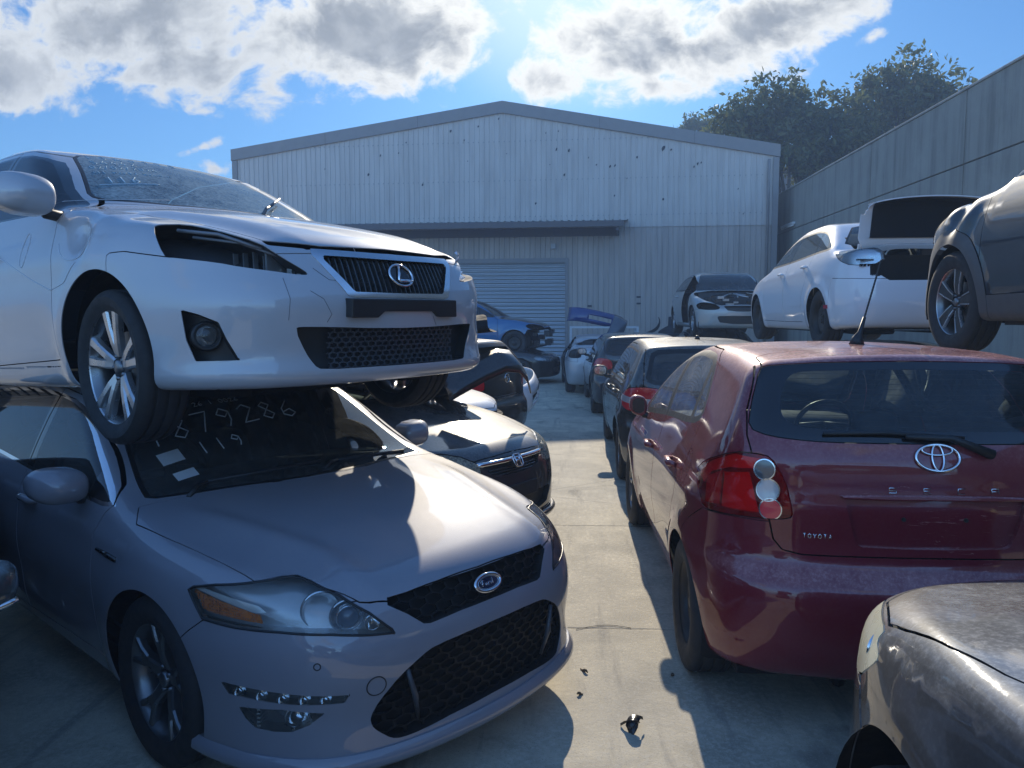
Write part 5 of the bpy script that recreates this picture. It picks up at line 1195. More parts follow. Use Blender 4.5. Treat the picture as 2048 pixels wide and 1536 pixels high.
# ---------------------------------------------------------------- the other cars of the yard
def gen(WB=2.65, fo=.85, ro=.95, W=1.76, H=1.45, zn=.70, zc=.98, xc=-.32, xh=-1.12, xr=-2.55, zd=1.02, kind='sedan', zs=.20, rw=.60, belt=(.88, .93, .98), slope=.0, **kw):
    xt = -WB - ro; hw = W / 2
    T = [(fo + .25, zn - .14), (fo - .03, zn - .02), (fo - .11, zn + .03), (fo - .4, zn + .10), ((fo - .4 + xc) / 2, (zn + zc) / 2 + .065), (xc + .07, zc - .012), (xc, zc + .004), (xc - .14, zc + .075), ((xc + xh) / 2, (zc + H) / 2 - .0), (xh, H - .055), (xh - .25, H - .012), ((xh + xr) / 2 - .1, H)]
    if kind == 'sedan':
        T += [(xr + .1, H - .045), (xr - .2, H - .14), (xr - .55, zd + .10), (xr - .70, zd + .02), (xt + .06, zd), (xt - .1, zd - .06)]
        tail = [(.2, xt + .10), (.35, xt + .03), (.5, xt), (.65, xt + .005), (zd - .12, xt + .04), (zd, xt + .05), (zd + .3, xt + .25)]
    else:
        xe = xt + (.32 if kind == 'hatch' else .22); T += [(xr, H - .015), (xe + .05, H - .045), (xe - .3, H - .07)]
        tail = [(.2, xt + .10), (.32, xt + .02), (.45, xt), (.60, xt + .01), (.68, xt + .06), (.95, xt + .07), (1.05, xt + .09), (H - .08, xe), (H, xe + .03), (H + .1, xe + .1)]
    sp = dict(T=T, crown=[(1, .04), (0, .03), (-1.2, .035), (-2.2, .04), (-4.5, .04)], kx=[(1, .10), (.2, .10), (xc, .22), (xh, .12), (xh - .4, .03), (xr, 0), (xr - .3, -.12), (xt, -.12)],
      half=[(1.1, hw - .05), (.5, hw - .012), (0, hw), (-WB, hw), (-WB - .5, hw - .03), (xt, hw - .08)], belt=[(1, zn + .08), (.3, belt[0]), (xc, belt[1] - .01), (-1.5, belt[1] + .02), (-WB, belt[2]), (xt, belt[2] + .01)],
      roofy=[(1, rw - .1), (0, rw - .05), (xh, rw), (xr, rw - .01), (xt, rw - .06)], zr=H - .03, z1=.58, zs=zs, ds=.06, db=.055,
      nose=[(.10, fo - .10), (.18, fo - .03), (.25, fo - .01), (.45, fo), (.58, fo - .015), (zn - .03, fo - .06), (zn + .04, fo - .12), (zn + .2, fo - .35)], npl=(.24, .40, 7.0), tail=tail, tpl=(.14, .32, 8.0),
      rt=[(1, .08), (.2, .08), (xc, .05), (xh, .08), (xt, .07)], rn=[(.1, .03), (.3, .05), (.9, .08)], rr=.08, zb=[(1, zs - .03), (-WB, zs - .02), (xt, zs + .03)],
      arches=[(0, .315, .345), (-WB, .315, .345)], flare=.012, arch_w=hw - .02, g=dict(WB=WB, fo=fo, xt=xt, hw=hw, H=H, zn=zn, zc=zc, xc=xc, xh=xh, xr=xr, zd=zd, kind=kind, rw=rw, belt=belt))
    sp.update(kw); return sp
HEAD_P = [(.274, .836, .945), (.285, .85, .915), (.215, .868, .900), (.24, .868, .862), (.345, .852, .79), (.50, .79, .76), (.70, .66, .78), (.76, .60, .84), (.62, .72, .905), (.46, .80, .935)]
def world(x, y, z, yaw, pitch=0, roll=0):
    return Matrix.Translation((x, y, z)) @ Matrix.Rotation(RAD(yaw), 4, 'Z') @ Matrix.Rotation(RAD(pitch), 4, 'Y') @ Matrix.Rotation(RAD(roll), 4, 'X')
P_POSE = world(1.64, 1.62, 0, 93)
def gen_car(name, label, cat, sp, M, body, group=None, liner=True, h=.038, fine=.022, skip=(), wheels='y5', lamp=None, tail=None, tint=None, inside=True, wm=None, head=None, chrome=False, pre=None, wr=.315, grille=True, nowheel=(), bon=None):
    c = Car(name, label, cat, sp, M, h, group, fine); g = sp['g']; pb = [body, DARK]; fo, xt, zn, hw, H = g['fo'], g['xt'], g['zn'], g['hw'], g['H']; xc, xh, xr = g['xc'], g['xh'], g['xr']; WB = g['WB']
    T = Cv(sp['T'], .03); bl = Cv(sp['belt'], .1)
    if pre: pre(c)
    yb, yt = hw - .18, g['rw'] - .085
    frit(c, 'windscreen', 'top', [(xc - .02, -.4), (xc - .02, .15), (xc - .07, .4), (xc - .17, yb - .02), (xc - .24, yb), (xc - .36, yb - .02), ((xc + xh) / 2 - .05, (yb + yt) / 2), (xh + .02, yt + .01), (xh - .06, yt - .08), (xh - .09, .2), (xh - .10, -.4)], band=.022)
    hl = head or [(fo - .55, .81, zn - .01), (fo - .42, .75, zn + .045), (fo - .17, .55, zn + .01), (fo - .08, .42, zn - .07), (fo - .08, .47, zn - .115), (fo - .22, .66, zn - .115), (fo - .42, .80, zn - .09)]
    c.region('headlight', 'fd', rnd(pp('fd', hl), 1), .006)
    if grille:
        c.region('grille', 'front', rnd([(-.4, zn - .03), (.34, zn - .035), (.36, zn - .06), (.27, zn - .15), (-.4, zn - .16)], 1), 0)
    c.region('lower_grille', 'front', rnd([(-.6, .42), (.42, .42), (.5, .40), (.42, .26), (-.6, .25)], 1), 0)
    c.region('bonnet', 'top', bon or [(fo - .08, -.4), (fo - .09, .2), (fo - .11, .40), (fo - .18, .52), (fo - .40, .64), (.1, hw - .16), (xc + .12, hw - .10), (xc - .10, hw - .13), (xc - .05, .4), (xc, .15), (xc, -.4)], .006, frm=['body'])
    c.region('front_bumper', 'xz', [(.26, .05), (.27, .52), (.34, zn - .10), (fo - .3, zn - .10), (fo - .05, zn - .05), (fo + .3, zn - .04), (fo + .3, .05)], .005, frm=['body'])
    xs = np.linspace(xc - .34, xr - (.42 if g['kind'] == 'sedan' else .18 if g['kind'] == 'hatch' else .55), 14)
    up = [(float(x), float(min(T(x), H - .0) - .10)) for x in xs]; lo = [(float(x), float(bl(x) + .035)) for x in np.linspace(xs[-1] - .05, xc - .14, 6)]
    up = [(a, max(b, float(bl(a)) + .06)) for a, b in up]; dlo = rnd(up + lo, 1)
    xb = -1.36; b2 = -WB + .40
    c.region('front_door', 'side', [(-.40, .28), (-.42, .6), (-.43, bl(-.4) - .01), (xc - .16, bl(xc) + .02)] + [(a, b + .035) for a, b in up if a > xb + .02] + [(xb, 1.6) if False else (xb, float(T(xb) - .07)), (xb - .01, .8), (xb, .27)], .006, frm=['body'])
    c.region('rear_door', 'side', [(xb - .012, .27), (xb - .022, .8), (xb - .012, float(T(xb) - .07))] + [(a, b + .035) for a, b in up if b2 - .02 < a < xb - .05] + [(b2 - .05, bl(b2) + .05), (b2 + .03, .78), (b2 + .16, .55), (b2 + .18, .27)], .006, frm=['body'])
    c.region('glass_trim', 'side', dlo, 0, frm=['body', 'front_door', 'rear_door'], extra=lambda q, n: q[:, 2] > .75)
    c.region('front_window', 'side', dlo, 0, ['glass_trim'], inset=.024); c.region('post', 'side', [(xb + .05, .5), (xb + .05, 1.9), (xb - .05, 1.9), (xb - .05, .5)], 0, ['front_window']); c.region('rear_window', 'side', [(xb - .05, .5), (xb - .05, 1.9), (-6, 1.9), (-6, .5)], 0, ['front_window'])
    if b2 - .05 > xs[-1]: c.region('post', 'side', [(b2 - .02, .5), (b2 - .02, 1.9), (b2 - .065, 1.9), (b2 - .065, .5)], 0, ['rear_window'])
    if g['kind'] == 'sedan':
        frit(c, 'rear_screen', 'top', [(xr - .06, -.4), (xr - .05, .3), (xr - .10, yt - .05), (xr - .50, yb - .04), (xr - .58, yb - .12), (xr - .64, .2), (xr - .65, -.4)], band=.02)
        c.region('boot_lid', 'top', [(xr - .70, -.4), (xr - .69, .3), (xr - .64, .56), (xr - .75, .62), (xt - .2, .62), (xt - .2, -.4)], .006, frm=['body'], extra=lambda q, n: q[:, 0] < xr - .6)
        c.region('boot_lid', 'rear', [(-.4, 1.2), (.62, 1.2), (.60, .80), (.45, .70), (-.4, .70)], .006, frm=['body'])
    else:
        zt = H - (.10 if g['kind'] == 'hatch' else .12)
        frit(c, 'rear_screen', 'rear', rnd([(-.4, 1.02), (.52, 1.03), (.64, 1.07), (.60, 1.22), (g['rw'] - .06, zt), (.3, zt + .015), (-.4, zt + .02)], 1), band=.04)
        c.seam('rear', [(-.02, .70), (.45, .70), (.56, .78), (.66, 1.0), (.64, 1.25), (g['rw'] - .02, zt + .05)], .007, frm=['body'])
    tl = tail or [(xt + .42, .84, .94), (xt + .20, .77, 1.0), (xt + .08, .62, .985), (xt + .07, .55, .90), (xt + .07, .57, .80), (xt + .2, .78, .80), (xt + .40, .86, .84)]
    c.region('tail_light', 'rd', rnd(pp('rd', tl), 1), .006)
    c.region('rear_bumper', 'xz', [(-WB - .36, .05), (-WB - .37, .60), (-WB - .42, .74), (xt - .2, .70), (xt - .2, .05)], .005, frm=['body'])
    c.part('body', 'body', pb)
    for nm in ('bonnet', 'front_bumper', 'rear_bumper', 'boot_lid'):
        if nm in c.lab and nm not in skip: c.part(nm, nm, pb)
    gl = tint or GLASS
    if 'windscreen' not in skip: c.part('windscreen', 'windscreen', [WSGLASS if tint is None else tint], inner=False)
    c.part('windscreen_edge', 'windscreen_frit', [SEAL, SEAL])
    if 'rear_screen' not in skip: c.part('rear_screen', 'rear_screen', [gl], inner=False)
    c.part('rear_screen_edge', 'rear_screen_frit', [SEAL, SEAL])
    for sd in (-1, 1):
        sk = lambda n: n in skip or n + ('_left' if sd > 0 else '_right') in skip
        if not sk('window_trim'): c.part('window_trim', 'glass_trim', [CHROME if chrome else PLASTIC, DARK], sd, extra=(lambda q, n: q[:, 0] < xb) if sk('front_door') else None); c.part('window_post', 'post', [GLOSSBLACK, DARK], sd)
        for dn, wn, hx in (('front_door', 'front_window', xb + .16), ('rear_door', 'rear_window', b2 + .12)):
            if sk(dn): continue
            d = c.part('door', dn, pb, sd); c.part('door_window', wn, [gl], sd, d, inner=False)
            p, n = c.cast((hx, sd * 2, bl(hx) - .09), (0, -sd, 0))
            if p is not None: MB().tube([tuple(p + Vector((.10, -sd * .01, 0))), tuple(p + Vector((.07, sd * .028, .003))), tuple(p + Vector((-.05, sd * .030, .003))), tuple(p + Vector((-.09, sd * .008, 0)))], [.012, .017, .018, .012], 8).build('door_handle', CHROME if chrome else body, d)
        if not sk('headlight'):
            t = c.tray('headlight', 'headlight', (-.06, -.03, -.01), plain('lamp_tray2', (.45, .46, .46), .25, .6), sd); c.part('lamp_lens', 'headlight', [lamp or LENS], sd, t, inner=False)
            fwd = Vector((.88, sd * .38, 0)).normalized(); cx = np.mean([p[0] for p in hl]); cy = np.mean([p[1] for p in hl]); cz = np.mean([p[2] for p in hl])
            for k_ in (-1, 1):
                q = fwd.to_track_quat('Y', 'Z').to_matrix().to_4x4(); q.translation = Vector((cx - .02 + k_ * .07, sd * (cy - .03 - k_ * .07), cz - .005 * k_)); MB().lathe([(.003, -.05), (.03, -.04), (.045, -.01), (.048, .0)], 20).build('reflector', REFLECT, t, q)
        else:
            c.tray('lamp_opening', 'headlight', (-.2, -.08, -.02), DARK, sd)
        if not sk('tail_light'):
            c.part('tail_light', 'tail_light', [REDLENS, DARK], sd)
        if not sk('door_mirror') and not sk('front_door'): door_mirror(c.root, (xc - .26, sd * (hw - .03), bl(xc) + .07), sd, body, .19, .14, .13)
    if grille and 'front_bumper' not in skip: c.tray('grille', 'grille', (-.05, 0, 0), PLASTIC)
    if 'front_bumper' not in skip: c.tray('lower_grille', 'lower_grille', (-.05, 0, 0), PLASTIC)
    for x in (0, -WB):
        for sd in (-1, 1):
            if (x == 0, sd) in nowheel: continue
            wheel(c.root, x, wr, hw - .025, sd, wheels, wr + .003, .21, wr * .69, mats=wm or ALLOY)
    if liner: liners(c, .40)
    underbody(c, sp['zs'], xt + .3)
    if inside: interior(c, xc - .32, g['zc'] - .02, -1.42, -2.25, w=hw - .2)
    return c
def big_logo(mb, M, kind):
    if kind == 'H':
        A = np.linspace(0, 2 * math.pi, 33)[:-1]; sq = lambda v: np.sign(v) * np.abs(v) ** .55
        mb.tube([tuple(M @ Vector((.052 * sq(math.cos(a)) * (1 + .10 * math.sin(a)), .046 * sq(math.sin(a)), .004))) for a in A], .005, 8, closed=True); flat_strokes(mb, [[(-.034, .040), (-.022, 0), (-.028, -.040)], [(.034, .040), (.022, 0), (.028, -.040)], [(-.022, 0), (.022, 0)]], .0075, M, .004)
    if kind == 'wing':
        ring(mb, .060, .052, .005, M, .004); flat_strokes(mb, [[(-.052, .016), (-.022, .022), (-.0, -.016), (.022, .022), (.052, .016)]], .005, M, .004)
    return mb
def build_others():
    rowL = 'cars in the left row'; rowR = 'cars in the right row'
    # --- dark sedan with a chrome grille bar
    blk = paint('dark_grey_metallic', (.030, .029, .031), .35, .30, dust=.20, dustcol=(.36, .34, .31))
    sp = gen(WB=2.70, fo=.93, W=1.80, H=1.46, zn=.74, zc=1.02)
    c = gen_car('sedan_car', 'dark grey sedan with a chrome bar and H badge across its grille', 'car', sp, world(-1.10, 5.90, 0, -31), blk, rowL, h=.03, fine=.016, lamp=LENSOLD, skip=('door_mirror_right',), head=[(.43, .81, .74), (.57, .75, .79), (.79, .55, .765), (.895, .415, .69), (.895, .41, .60), (.79, .60, .59), (.57, .79, .62)])
    gb = MB(); 
    for z in (.595, .615, .635): 
        pts = [c.cast((3, y, z), (-1, 0, 0))[0] for y in np.linspace(-.30, .30, 13)]; gb.tube([tuple(p + Vector((-.012, 0, 0))) for p in pts if p], .006, 6)
    gb.build('grille_bar', GLOSSBLACK, c.root)
    cb = MB(); pts = [c.cast((3, y, .685), (-1, 0, 0))[0] for y in np.linspace(-.40, .40, 17)]
    cb.tube([tuple(p + Vector((.004, 0, 0))) for p in pts if p], [.019] * len([p for p in pts if p]), 8); cb.build('chrome_bar', CHROME, c.root)
    M = c.frame((3, 0, .665), (-1, 0, 0)) @ Matrix.Translation((0, 0, .016)); e = MB(); disc(e, .06, .05, M, -.02, .002, 1); big_logo(e, M, 'H'); e.build('badge', [CHROME, PLASTIC], c.root)
    M = c.frame((3, 0, .46), (-1, 0, 0)); MB().extrude([(-.20, -.05), (.20, -.05), (.20, .05), (-.20, .05)], -.02, .014, M).build('plate_holder', PLASTIC, c.root, bevel=.004)
    pts = []
    for a in np.linspace(-1.05, 1.05, 31):
        d = Vector((math.cos(a), math.sin(a), 0)); p, n = c.cast(Vector((.05, 0, .23)) + d * 2, -d)
        if p: pts.append(tuple(p + d * .015 + Vector((0, 0, -.02))))
    MB().tube(pts, .028, 8).build('bumper_lip', blk, c.root)
    # --- stripped car stacked above it, hidden behind the silver sedan
    brn = paint('brown_black', (.020, .014, .011), .4, .22, dust=.08)
    cut = lambda c_: (c_.sh.region(lambda V, N: -(V[:, 0] + .28), -1, lambda q, n: q[:, 2] > .30), c_.sh.region(lambda V, N: .58 - V[:, 2], -1))
    c = gen_car('sedan_car', 'dark stripped floor pan on wheels stacked behind the silver sedan', 'car', gen(WB=2.65, H=1.40), world(-1.50, 6.36, .98, -33), brn, 'stacked cars', pre=cut, skip=('bonnet', 'front_bumper', 'headlight', 'door_mirror', 'tail_light', 'boot_lid'), inside=False, grille=False, liner=False)
    top = [(-.98, 5.95, 1.22), (-.86, 6.10, 1.285), (-.72, 6.25, 1.36), (-.57, 6.40, 1.42), (-.47, 6.50, 1.405), (-.41, 6.58, 1.33), (-.385, 6.64, 1.22)]
    V = []; k = 5
    for (x, y, z) in top:
        for j in range(k): t = j / (k - 1); V.append((x + .10 * math.sin(1.5 * t) - .16 * t * t * 0, y - .10 * math.sin(1.5 * t), z - .15 * t - .03 * t * t))
    b = MB(); b.add(V, [(i*k+j, (i+1)*k+j, (i+1)*k+j+1, i*k+j+1) for i in range(len(top) - 1) for j in range(k - 1)], 0); o = b.build('hanging_bumper', brn, c.root); o.matrix_parent_inverse = c.root.matrix_world.inverted(); md = o.modifiers.new('t', 'SOLIDIFY'); md.thickness = .012
    # --- white car, front corner only
    wht = paint('white_paint', (.70, .71, .72), .0, .35, dust=.10, coat=1)
    gen_car('sedan_car', 'white car with a missing headlight squeezed between the dark sedan and the black hatchback', 'car', gen(WB=2.65, fo=.80, H=1.44, zn=.80, zc=1.0), world(-1.50, 7.75, 0, -31), wht, rowL, skip=('headlight', 'front_bumper', 'door_mirror'), grille=False, inside=False, wheels='seven')
    # --- black hatchback, its tail towards the aisle
    bk = paint('black_paint', (.012, .012, .014), .2, .20, dust=.07)
    c = gen_car('hatchback_car', 'black hatchback with a round winged badge on its tail pointing at the aisle', 'car', gen(WB=2.60, ro=.72, fo=.85, H=1.44, kind='hatch', xr=-2.5), world(-3.72, 10.75, 0, 158), bk, rowL, skip=('rear_screen',), inside=False, tint=GLASSDK, wheels='seven')
    M = c.frame((-6, 0, .93), (1, 0, 0)); big_logo(MB(), M, 'wing').build('badge', CHROME, c.root)
    # --- black estate-like hatch in front of the red one, and two more up the aisle
    dk = paint('dusty_black', (.022, .023, .023), .3, .28, dust=.42, dustcol=(.34, .33, .29))
    c = gen_car('hatchback_car', 'dusty black hatchback with red and clear tail lamps in front of the red hatchback', 'car', gen(WB=2.62, ro=.75, fo=.86, W=1.77, H=1.46, kind='hatch', xr=-2.55, rw=.62), world(1.43, 10.70, 0, 90), dk, rowR, h=.034, fine=.018, tint=glassmat('smoke_glass', (.28, .33, .36), .12),
      tail=[(-3.37 + .50, .86, .90), (-3.37 + .34, .83, .985), (-3.37 + .14, .70, 1.015), (-3.37 + .08, .52, 1.00), (-3.37 + .07, .50, .86), (-3.37 + .14, .72, .76), (-3.37 + .34, .85, .78), (-3.37 + .48, .87, .84)], wheels='y5', nowheel=())
    for sd in (-1, 1):
        V, N, F = c.get('tail_light', sd); k = object.__new__(Shell); k.V, k.N, k.F, k.L = V, N, F, np.zeros(len(F), np.int32)
        k.region(lambda v, n: np.abs(v[:, 2] - .875 - .05 * (v[:, 0] + 3.1)) - .030, 1); a = k.get([1])
        if len(a[2]): panel(MB(), *a, .003, .004).build('clear_lamp', [plain('clear_lamp', (.42, .43, .45), .15, .3), DARK], c.root)
    sf = MB(); sf.tube([(-2.3, 0, 1.455), (-2.31, 0, 1.49)], [.03, .014], 8); sf.tube([(-2.31, 0, 1.48), (-2.36, 0, 1.64)], .004, 6); sf.build('antenna', PLASTIC, c.root)
    dk2 = paint('dark_blue_black', (.014, .016, .022), .3, .25, dust=.15)
    gen_car('hatchback_car', 'dark hatchback ahead of the dusty black one in the shade', 'car', gen(WB=2.6, ro=.75, W=1.72, H=1.40, kind='hatch', xr=-2.5), world(1.28, 16.2, 0, 91), dk2, rowR, inside=False, tint=GLASSDK)
    slv = paint('silver_paint', (.42, .43, .45), .55, .32, dust=.12)
    c = gen_car('coupe_car', 'silver car without a door beside the parts rack near the shed', 'car', gen(WB=2.6, ro=.85, W=1.74, H=1.28, zc=.92, xr=-2.3, belt=(.82, .86, .90), rw=.57), world(.80, 19.9, 0, 92), slv, rowR, skip=('front_door_left', 'rear_door_left', 'rear_screen', 'tail_light'), wheels='steel')
    dp = MB(); dp.box((-.9, -.02, .3), (-.3, .02, .95)); dp.build('door_card', plain('white_card', (.62, .63, .65), .6), c.root, Matrix.Translation((-1.0, -.2, 0)))
    # --- upper storey on the right
    c = gen_car('sedan_car', 'white sedan with its boot lid standing open stacked in the right row', 'car', gen(WB=2.70, ro=.93, fo=.90, W=1.77, H=1.46, zc=1.0, xr=-2.42, zd=1.06, belt=(.90, .95, 1.02), rw=.59), world(3.70, 11.6, 1.36, 90), paint('white_paint2', (.74, .75, .77), 0, .3, dust=.06, scuff=.2), 'stacked cars', h=.034, fine=.018,
       tail=[(-3.08, .87, 1.02), (-3.43, .78, 1.045), (-3.57, .56, 1.03), (-3.58, .52, .87), (-3.43, .76, .85), (-3.24, .85, .92)], skip=('boot_lid', 'tail_light', 'headlight', 'door_mirror'), wheels='steel', tint=glassmat('clear_side', (.68, .76, .74), .08))
    xt = -2.70 - .93
    for sd in (-1, 1):
        t = c.tray('tail_light', 'tail_light', (.03, -.03, 0), plain('clear_tail', (.62, .64, .67), .15, .7), sd); c.part('lamp_lens', 'tail_light', [LENS], sd, t, inner=False)
        rb = MB()
        for i in range(4): rb.box((xt + .10, sd * (.60 + .035 * i) - .010, .84 + .0), (xt + .14, sd * (.60 + .035 * i) + .010, .865))
        rb.box((xt + .12, sd * .66 - .08, .90), (xt + .16, sd * .66 + .08, .915)); rb.build('led_block', GLOSSBLACK, t)
    # open boot lid: built where it lies, then swung up round its hinge
    V, N, F = c.get('boot_lid'); hz = Vector((-3.10, 0, 1.09)); A = RAD(80); Rm = np.array(Matrix.Rotation(A, 3, 'Y'))
    def sw(V_): return (V_ - np.array(hz)) @ Rm.T + np.array(hz)
    wm_ = MATS['white_paint2']; mb = MB(); panel(mb, sw(V), N @ Rm.T, F, .012, 0, 0, 2); I = sw(V - .035 * N); k = np.linalg.norm(V[:, [1]], axis=1) < 2
    mb2 = MB(); lid = mb.build('boot_lid', [wm_, DARK, wm_], c.root)
    kk = object.__new__(Shell); kk.V, kk.N, kk.F, kk.L = V, N, F, np.zeros(len(F), np.int32)
    kk.region(lambda v, n: np.maximum(np.abs(v[:, 1]) - .50, np.maximum(v[:, 0] + 3.18, .80 - v[:, 2])), 1); a = kk.get([1])
    if len(a[2]): panel(MB(), sw(a[0] - .030 * a[1]), -a[1] @ Rm.T, a[2][:, ::-1], .02, 0, 0, 0).build('boot_lining', [plain('boot_felt', (.018, .019, .022), .9, spec=.1)] * 2, lid)
    for sd in (-1, 1): MB().tube([(-2.95, sd * .52, .98), (-3.03, sd * .54, 1.08), (-3.10, sd * .54, 1.14), (-3.12, sd * .52, 1.25)], .012, 8).build('boot_hinge', wm_, lid)
    bt = MB(); bt.box((-3.50, -.55, .50), (-2.85, .55, .53)); bt.box((-2.86, -.60, .5), (-2.83, .60, 1.0)); bt.build('boot_floor', DARK, c.root)
    M = c.frame((-3.35, 1.5, .44), (.55, -1, 0)); rf = MB(); rf.extrude([(-.05, -.02), (.05, -.02), (.05, .02), (-.05, .02)], -.004, .004, M, 0); rf.build('rear_reflector', [REDLENS], c.root)
    # dark SUV
    dg = paint('dark_suv', (.030, .035, .044), .40, .20, dust=.10, dustcol=(.45, .48, .52))
    sp = gen(WB=2.66, fo=.90, W=1.85, H=1.64, zn=.92, zc=1.16, xc=-.36, xh=-1.10, xr=-2.7, kind='suv', zs=.26, rw=.62, belt=(1.02, 1.08, 1.14), z1=.72)
    sp['arches'] = [(0, .37, .405), (-2.66, .37, .405)]; sp['arch_w'] = .90; sp['flare'] = .02
    sp['dent'] = lambda x, y, z: (y > 0) * (.035 * np.sin(17 * x + 9 * z) * np.exp(-((x + .10) / .22) ** 2 - ((z - .93) / .13) ** 2) + .05 * np.exp(-((x - .62) / .14) ** 2 - ((z - .80) / .25) ** 2))
    def clad(c_):
        for i, (ax, az, ar) in enumerate(sp['arches']):
            gq = lambda V, N: np.hypot(V[:, 0] - ax, V[:, 2] - az) - ar - .085 - .02 * np.clip((V[:, 2] - az) / .4, -1, 1)
            mk = lambda q, n: (np.abs(q[:, 1]) > .55) & (np.abs(q[:, 0] - ax) < .6)
            c_.lab.setdefault('cladding', 90); c_.fineband(gq, mk); c_.sh.region(gq, 90, mk, .004, [0])
        c_.region('cladding', 'side', [(.6, .1), (.6, .30), (-.4, .40), (-2.3, .42), (-3.4, .40), (-3.6, .1)], .004, ['body'])
    c = gen_car('suv_car', 'dark grey suv with its front bumper missing stacked nearest on the right', 'suv', sp, world(3.70, 5.85, 1.44, 90.5), dg, 'stacked cars', h=.034, fine=.016, skip=('front_bumper', 'headlight', 'door_mirror'), wheels='cut', pre=clad, wr=.362, tint=GLASSDK, grille=False)
    c.part('wheel_cladding', 'cladding', [plain('grey_cladding', (.085, .087, .088), .55), DARK], None, off=.006)
    # silver sedan without bonnet, facing us
    c = gen_car('sedan_car', 'silver sedan without bonnet or front door at the far end of the right stack', 'car', gen(WB=2.76, fo=.80, W=1.80, H=1.42, zn=.66, zc=.96), world(3.58, 16.6, 1.28, -90), paint('champagne_silver', (.40, .40, .38), .55, .30, dust=.10), 'stacked cars', skip=('bonnet', 'front_door_right', 'headlight', 'door_mirror'), wheels='y5', tint=glassmat('blue_screen', (.35, .45, .52), .10))
    en = MB(); r_ = random.Random(8)
    for i in range(26):
        x, y, z = r_.uniform(-.2, .62), r_.uniform(-.62, .62), r_.uniform(.58, .86); s_ = r_.uniform(.04, .13); en.box((x, y, z - s_ * .6), (x + s_, y + s_ * 1.6, z), r_.randrange(2))
    for i in range(9):
        y = r_.uniform(-.6, .6); en.tube([(r_.uniform(.2, .6), y, .80), (r_.uniform(0, .4), y + r_.uniform(-.3, .3), .88), (r_.uniform(-.2, .3), y + r_.uniform(-.4, .4), .84)], .018, 6, r_.randrange(2))
    en.build('engine', [plain('engine_black', (.02, .02, .022), .35), METAL], c.root)
    # lower storey that carries the stack
    low = paint('dull_black', (.02, .02, .022), .2, .35, dust=.2)
    c = gen_car('sedan_car', 'dark sedan underneath the white sedan with the open boot', 'car', gen(WB=2.70, H=1.42), world(3.70, 11.2, 0, 90), low, 'cars at the bottom of the stacks', inside=False, tint=GLASSDK, skip=('door_mirror',))
    for lb, M in (('dark sedan underneath the dark grey suv', world(3.70, 5.6, 0, 90)), ('dark sedan underneath the silver sedan without bonnet', world(3.6, 17.2, 0, -90))):
        r = copy_tree(c.root); r.matrix_world = M; r['label'] = lb
    for i, (x, y, z, yw) in enumerate(((-2.2, -5.2, 0, 64), (.6, -5.6, 0, 70), (3.4, -5.3, 0, 66), (-2.0, -5.5, 1.25, 66), (.9, -5.8, 1.25, 68))):
        r = copy_tree(c.root); r.matrix_world = world(x, y, z, yw); r['label'] = 'unseen dark sedan added for reflections in the row behind the viewer'; r['group'] = 'unseen cars added behind the viewer'  # unseen copies added to give the car paint dark shapes to reflect
    # blue hatch on a flattened black car by the roller door
    c = gen_car('hatchback_car', 'blue hatchback with black bonnet and no bumper stacked by the roller door', 'car', gen(WB=2.6, ro=.75, fo=.80, H=1.44, kind='hatch', xr=-2.5, zn=.76), world(-1.12, 20.2, .70, -9), paint('blue_paint', (.008, .12, .28), .2, .3, dust=.05), 'stacked cars', skip=('bonnet', 'front_bumper', 'headlight', 'door_mirror'), grille=False, tint=GLASSDK, inside=False, wheels='steel')
    c.part('bonnet', 'bonnet', [paint('grey_bonnet', (.06, .06, .065), .3, .4, dust=.2), DARK]); en = MB()
    for i in range(14):
        x, y, z = r_.uniform(.3, .72), r_.uniform(-.6, .6), r_.uniform(.25, .68); s_ = r_.uniform(.05, .14); en.box((x, y, z - s_), (x + s_, y + s_ * 2, z), r_.randrange(2))
    en.build('engine', [MATS['engine_black'], BLACKSTEEL], c.root)
    gen_car('sedan_car', 'flattened black car underneath the blue hatchback', 'car', gen(WB=2.7, H=.98, zc=.90, zn=.68, zd=.92, belt=(.80, .82, .84), rw=.66), world(-.95, 20.0, 0, -10), bk, 'cars at the bottom of the stacks', inside=False, tint=GLASSDK, skip=('door_mirror',))
    # near right: front corner of a dull grey car; near left: only the mirror of a black one shows
    ng = paint('sunlit_dusty_grey', (.045, .047, .052), .25, .30, dust=.32, dustcol=(.56, .57, .56), scuff=0)  # pale dust on upward faces also puts sunlight into the bonnet colour
    hd = HEAD_P
    sp = gen(WB=2.70, fo=.90, W=1.89, H=1.70, zn=.875, zc=1.10, xc=-.36, xh=-1.10, xr=-2.7, kind='suv', zs=.24, rw=.62, belt=(1.02, 1.10, 1.14), z1=.72)
    sp['crown'] = [(1, .006), (0, .01), (-1.2, .035), (-4, .04)]
    sp['arches'] = [(0, .37, .43), (-2.70, .37, .43)]; sp['flare'] = .016
    c = gen_car('suv_car', 'dull grey car with a yellowed headlight right behind the red hatchback', 'car', sp, P_POSE, ng, rowR, h=.028, fine=.014, lamp=plain('cream_lens', (.62, .60, .44), .28, var=.06, scale=5, coat=.4), head=hd, skip=('door_mirror',), wr=.355, grille=False, pre=lambda c_: c_.seam('side', [(.36, .80), (.31, .74), (.24, .66)], .022, 1), bon=[(.76, -.4), (.74, .3), (.66, .52), (.50, .74), (.29, .835), (.18, .846), (0, .850), (-.16, .838), (-.30, .80), (-.40, .70), (-.40, .4), (-.36, .15), (-.36, -.4)])
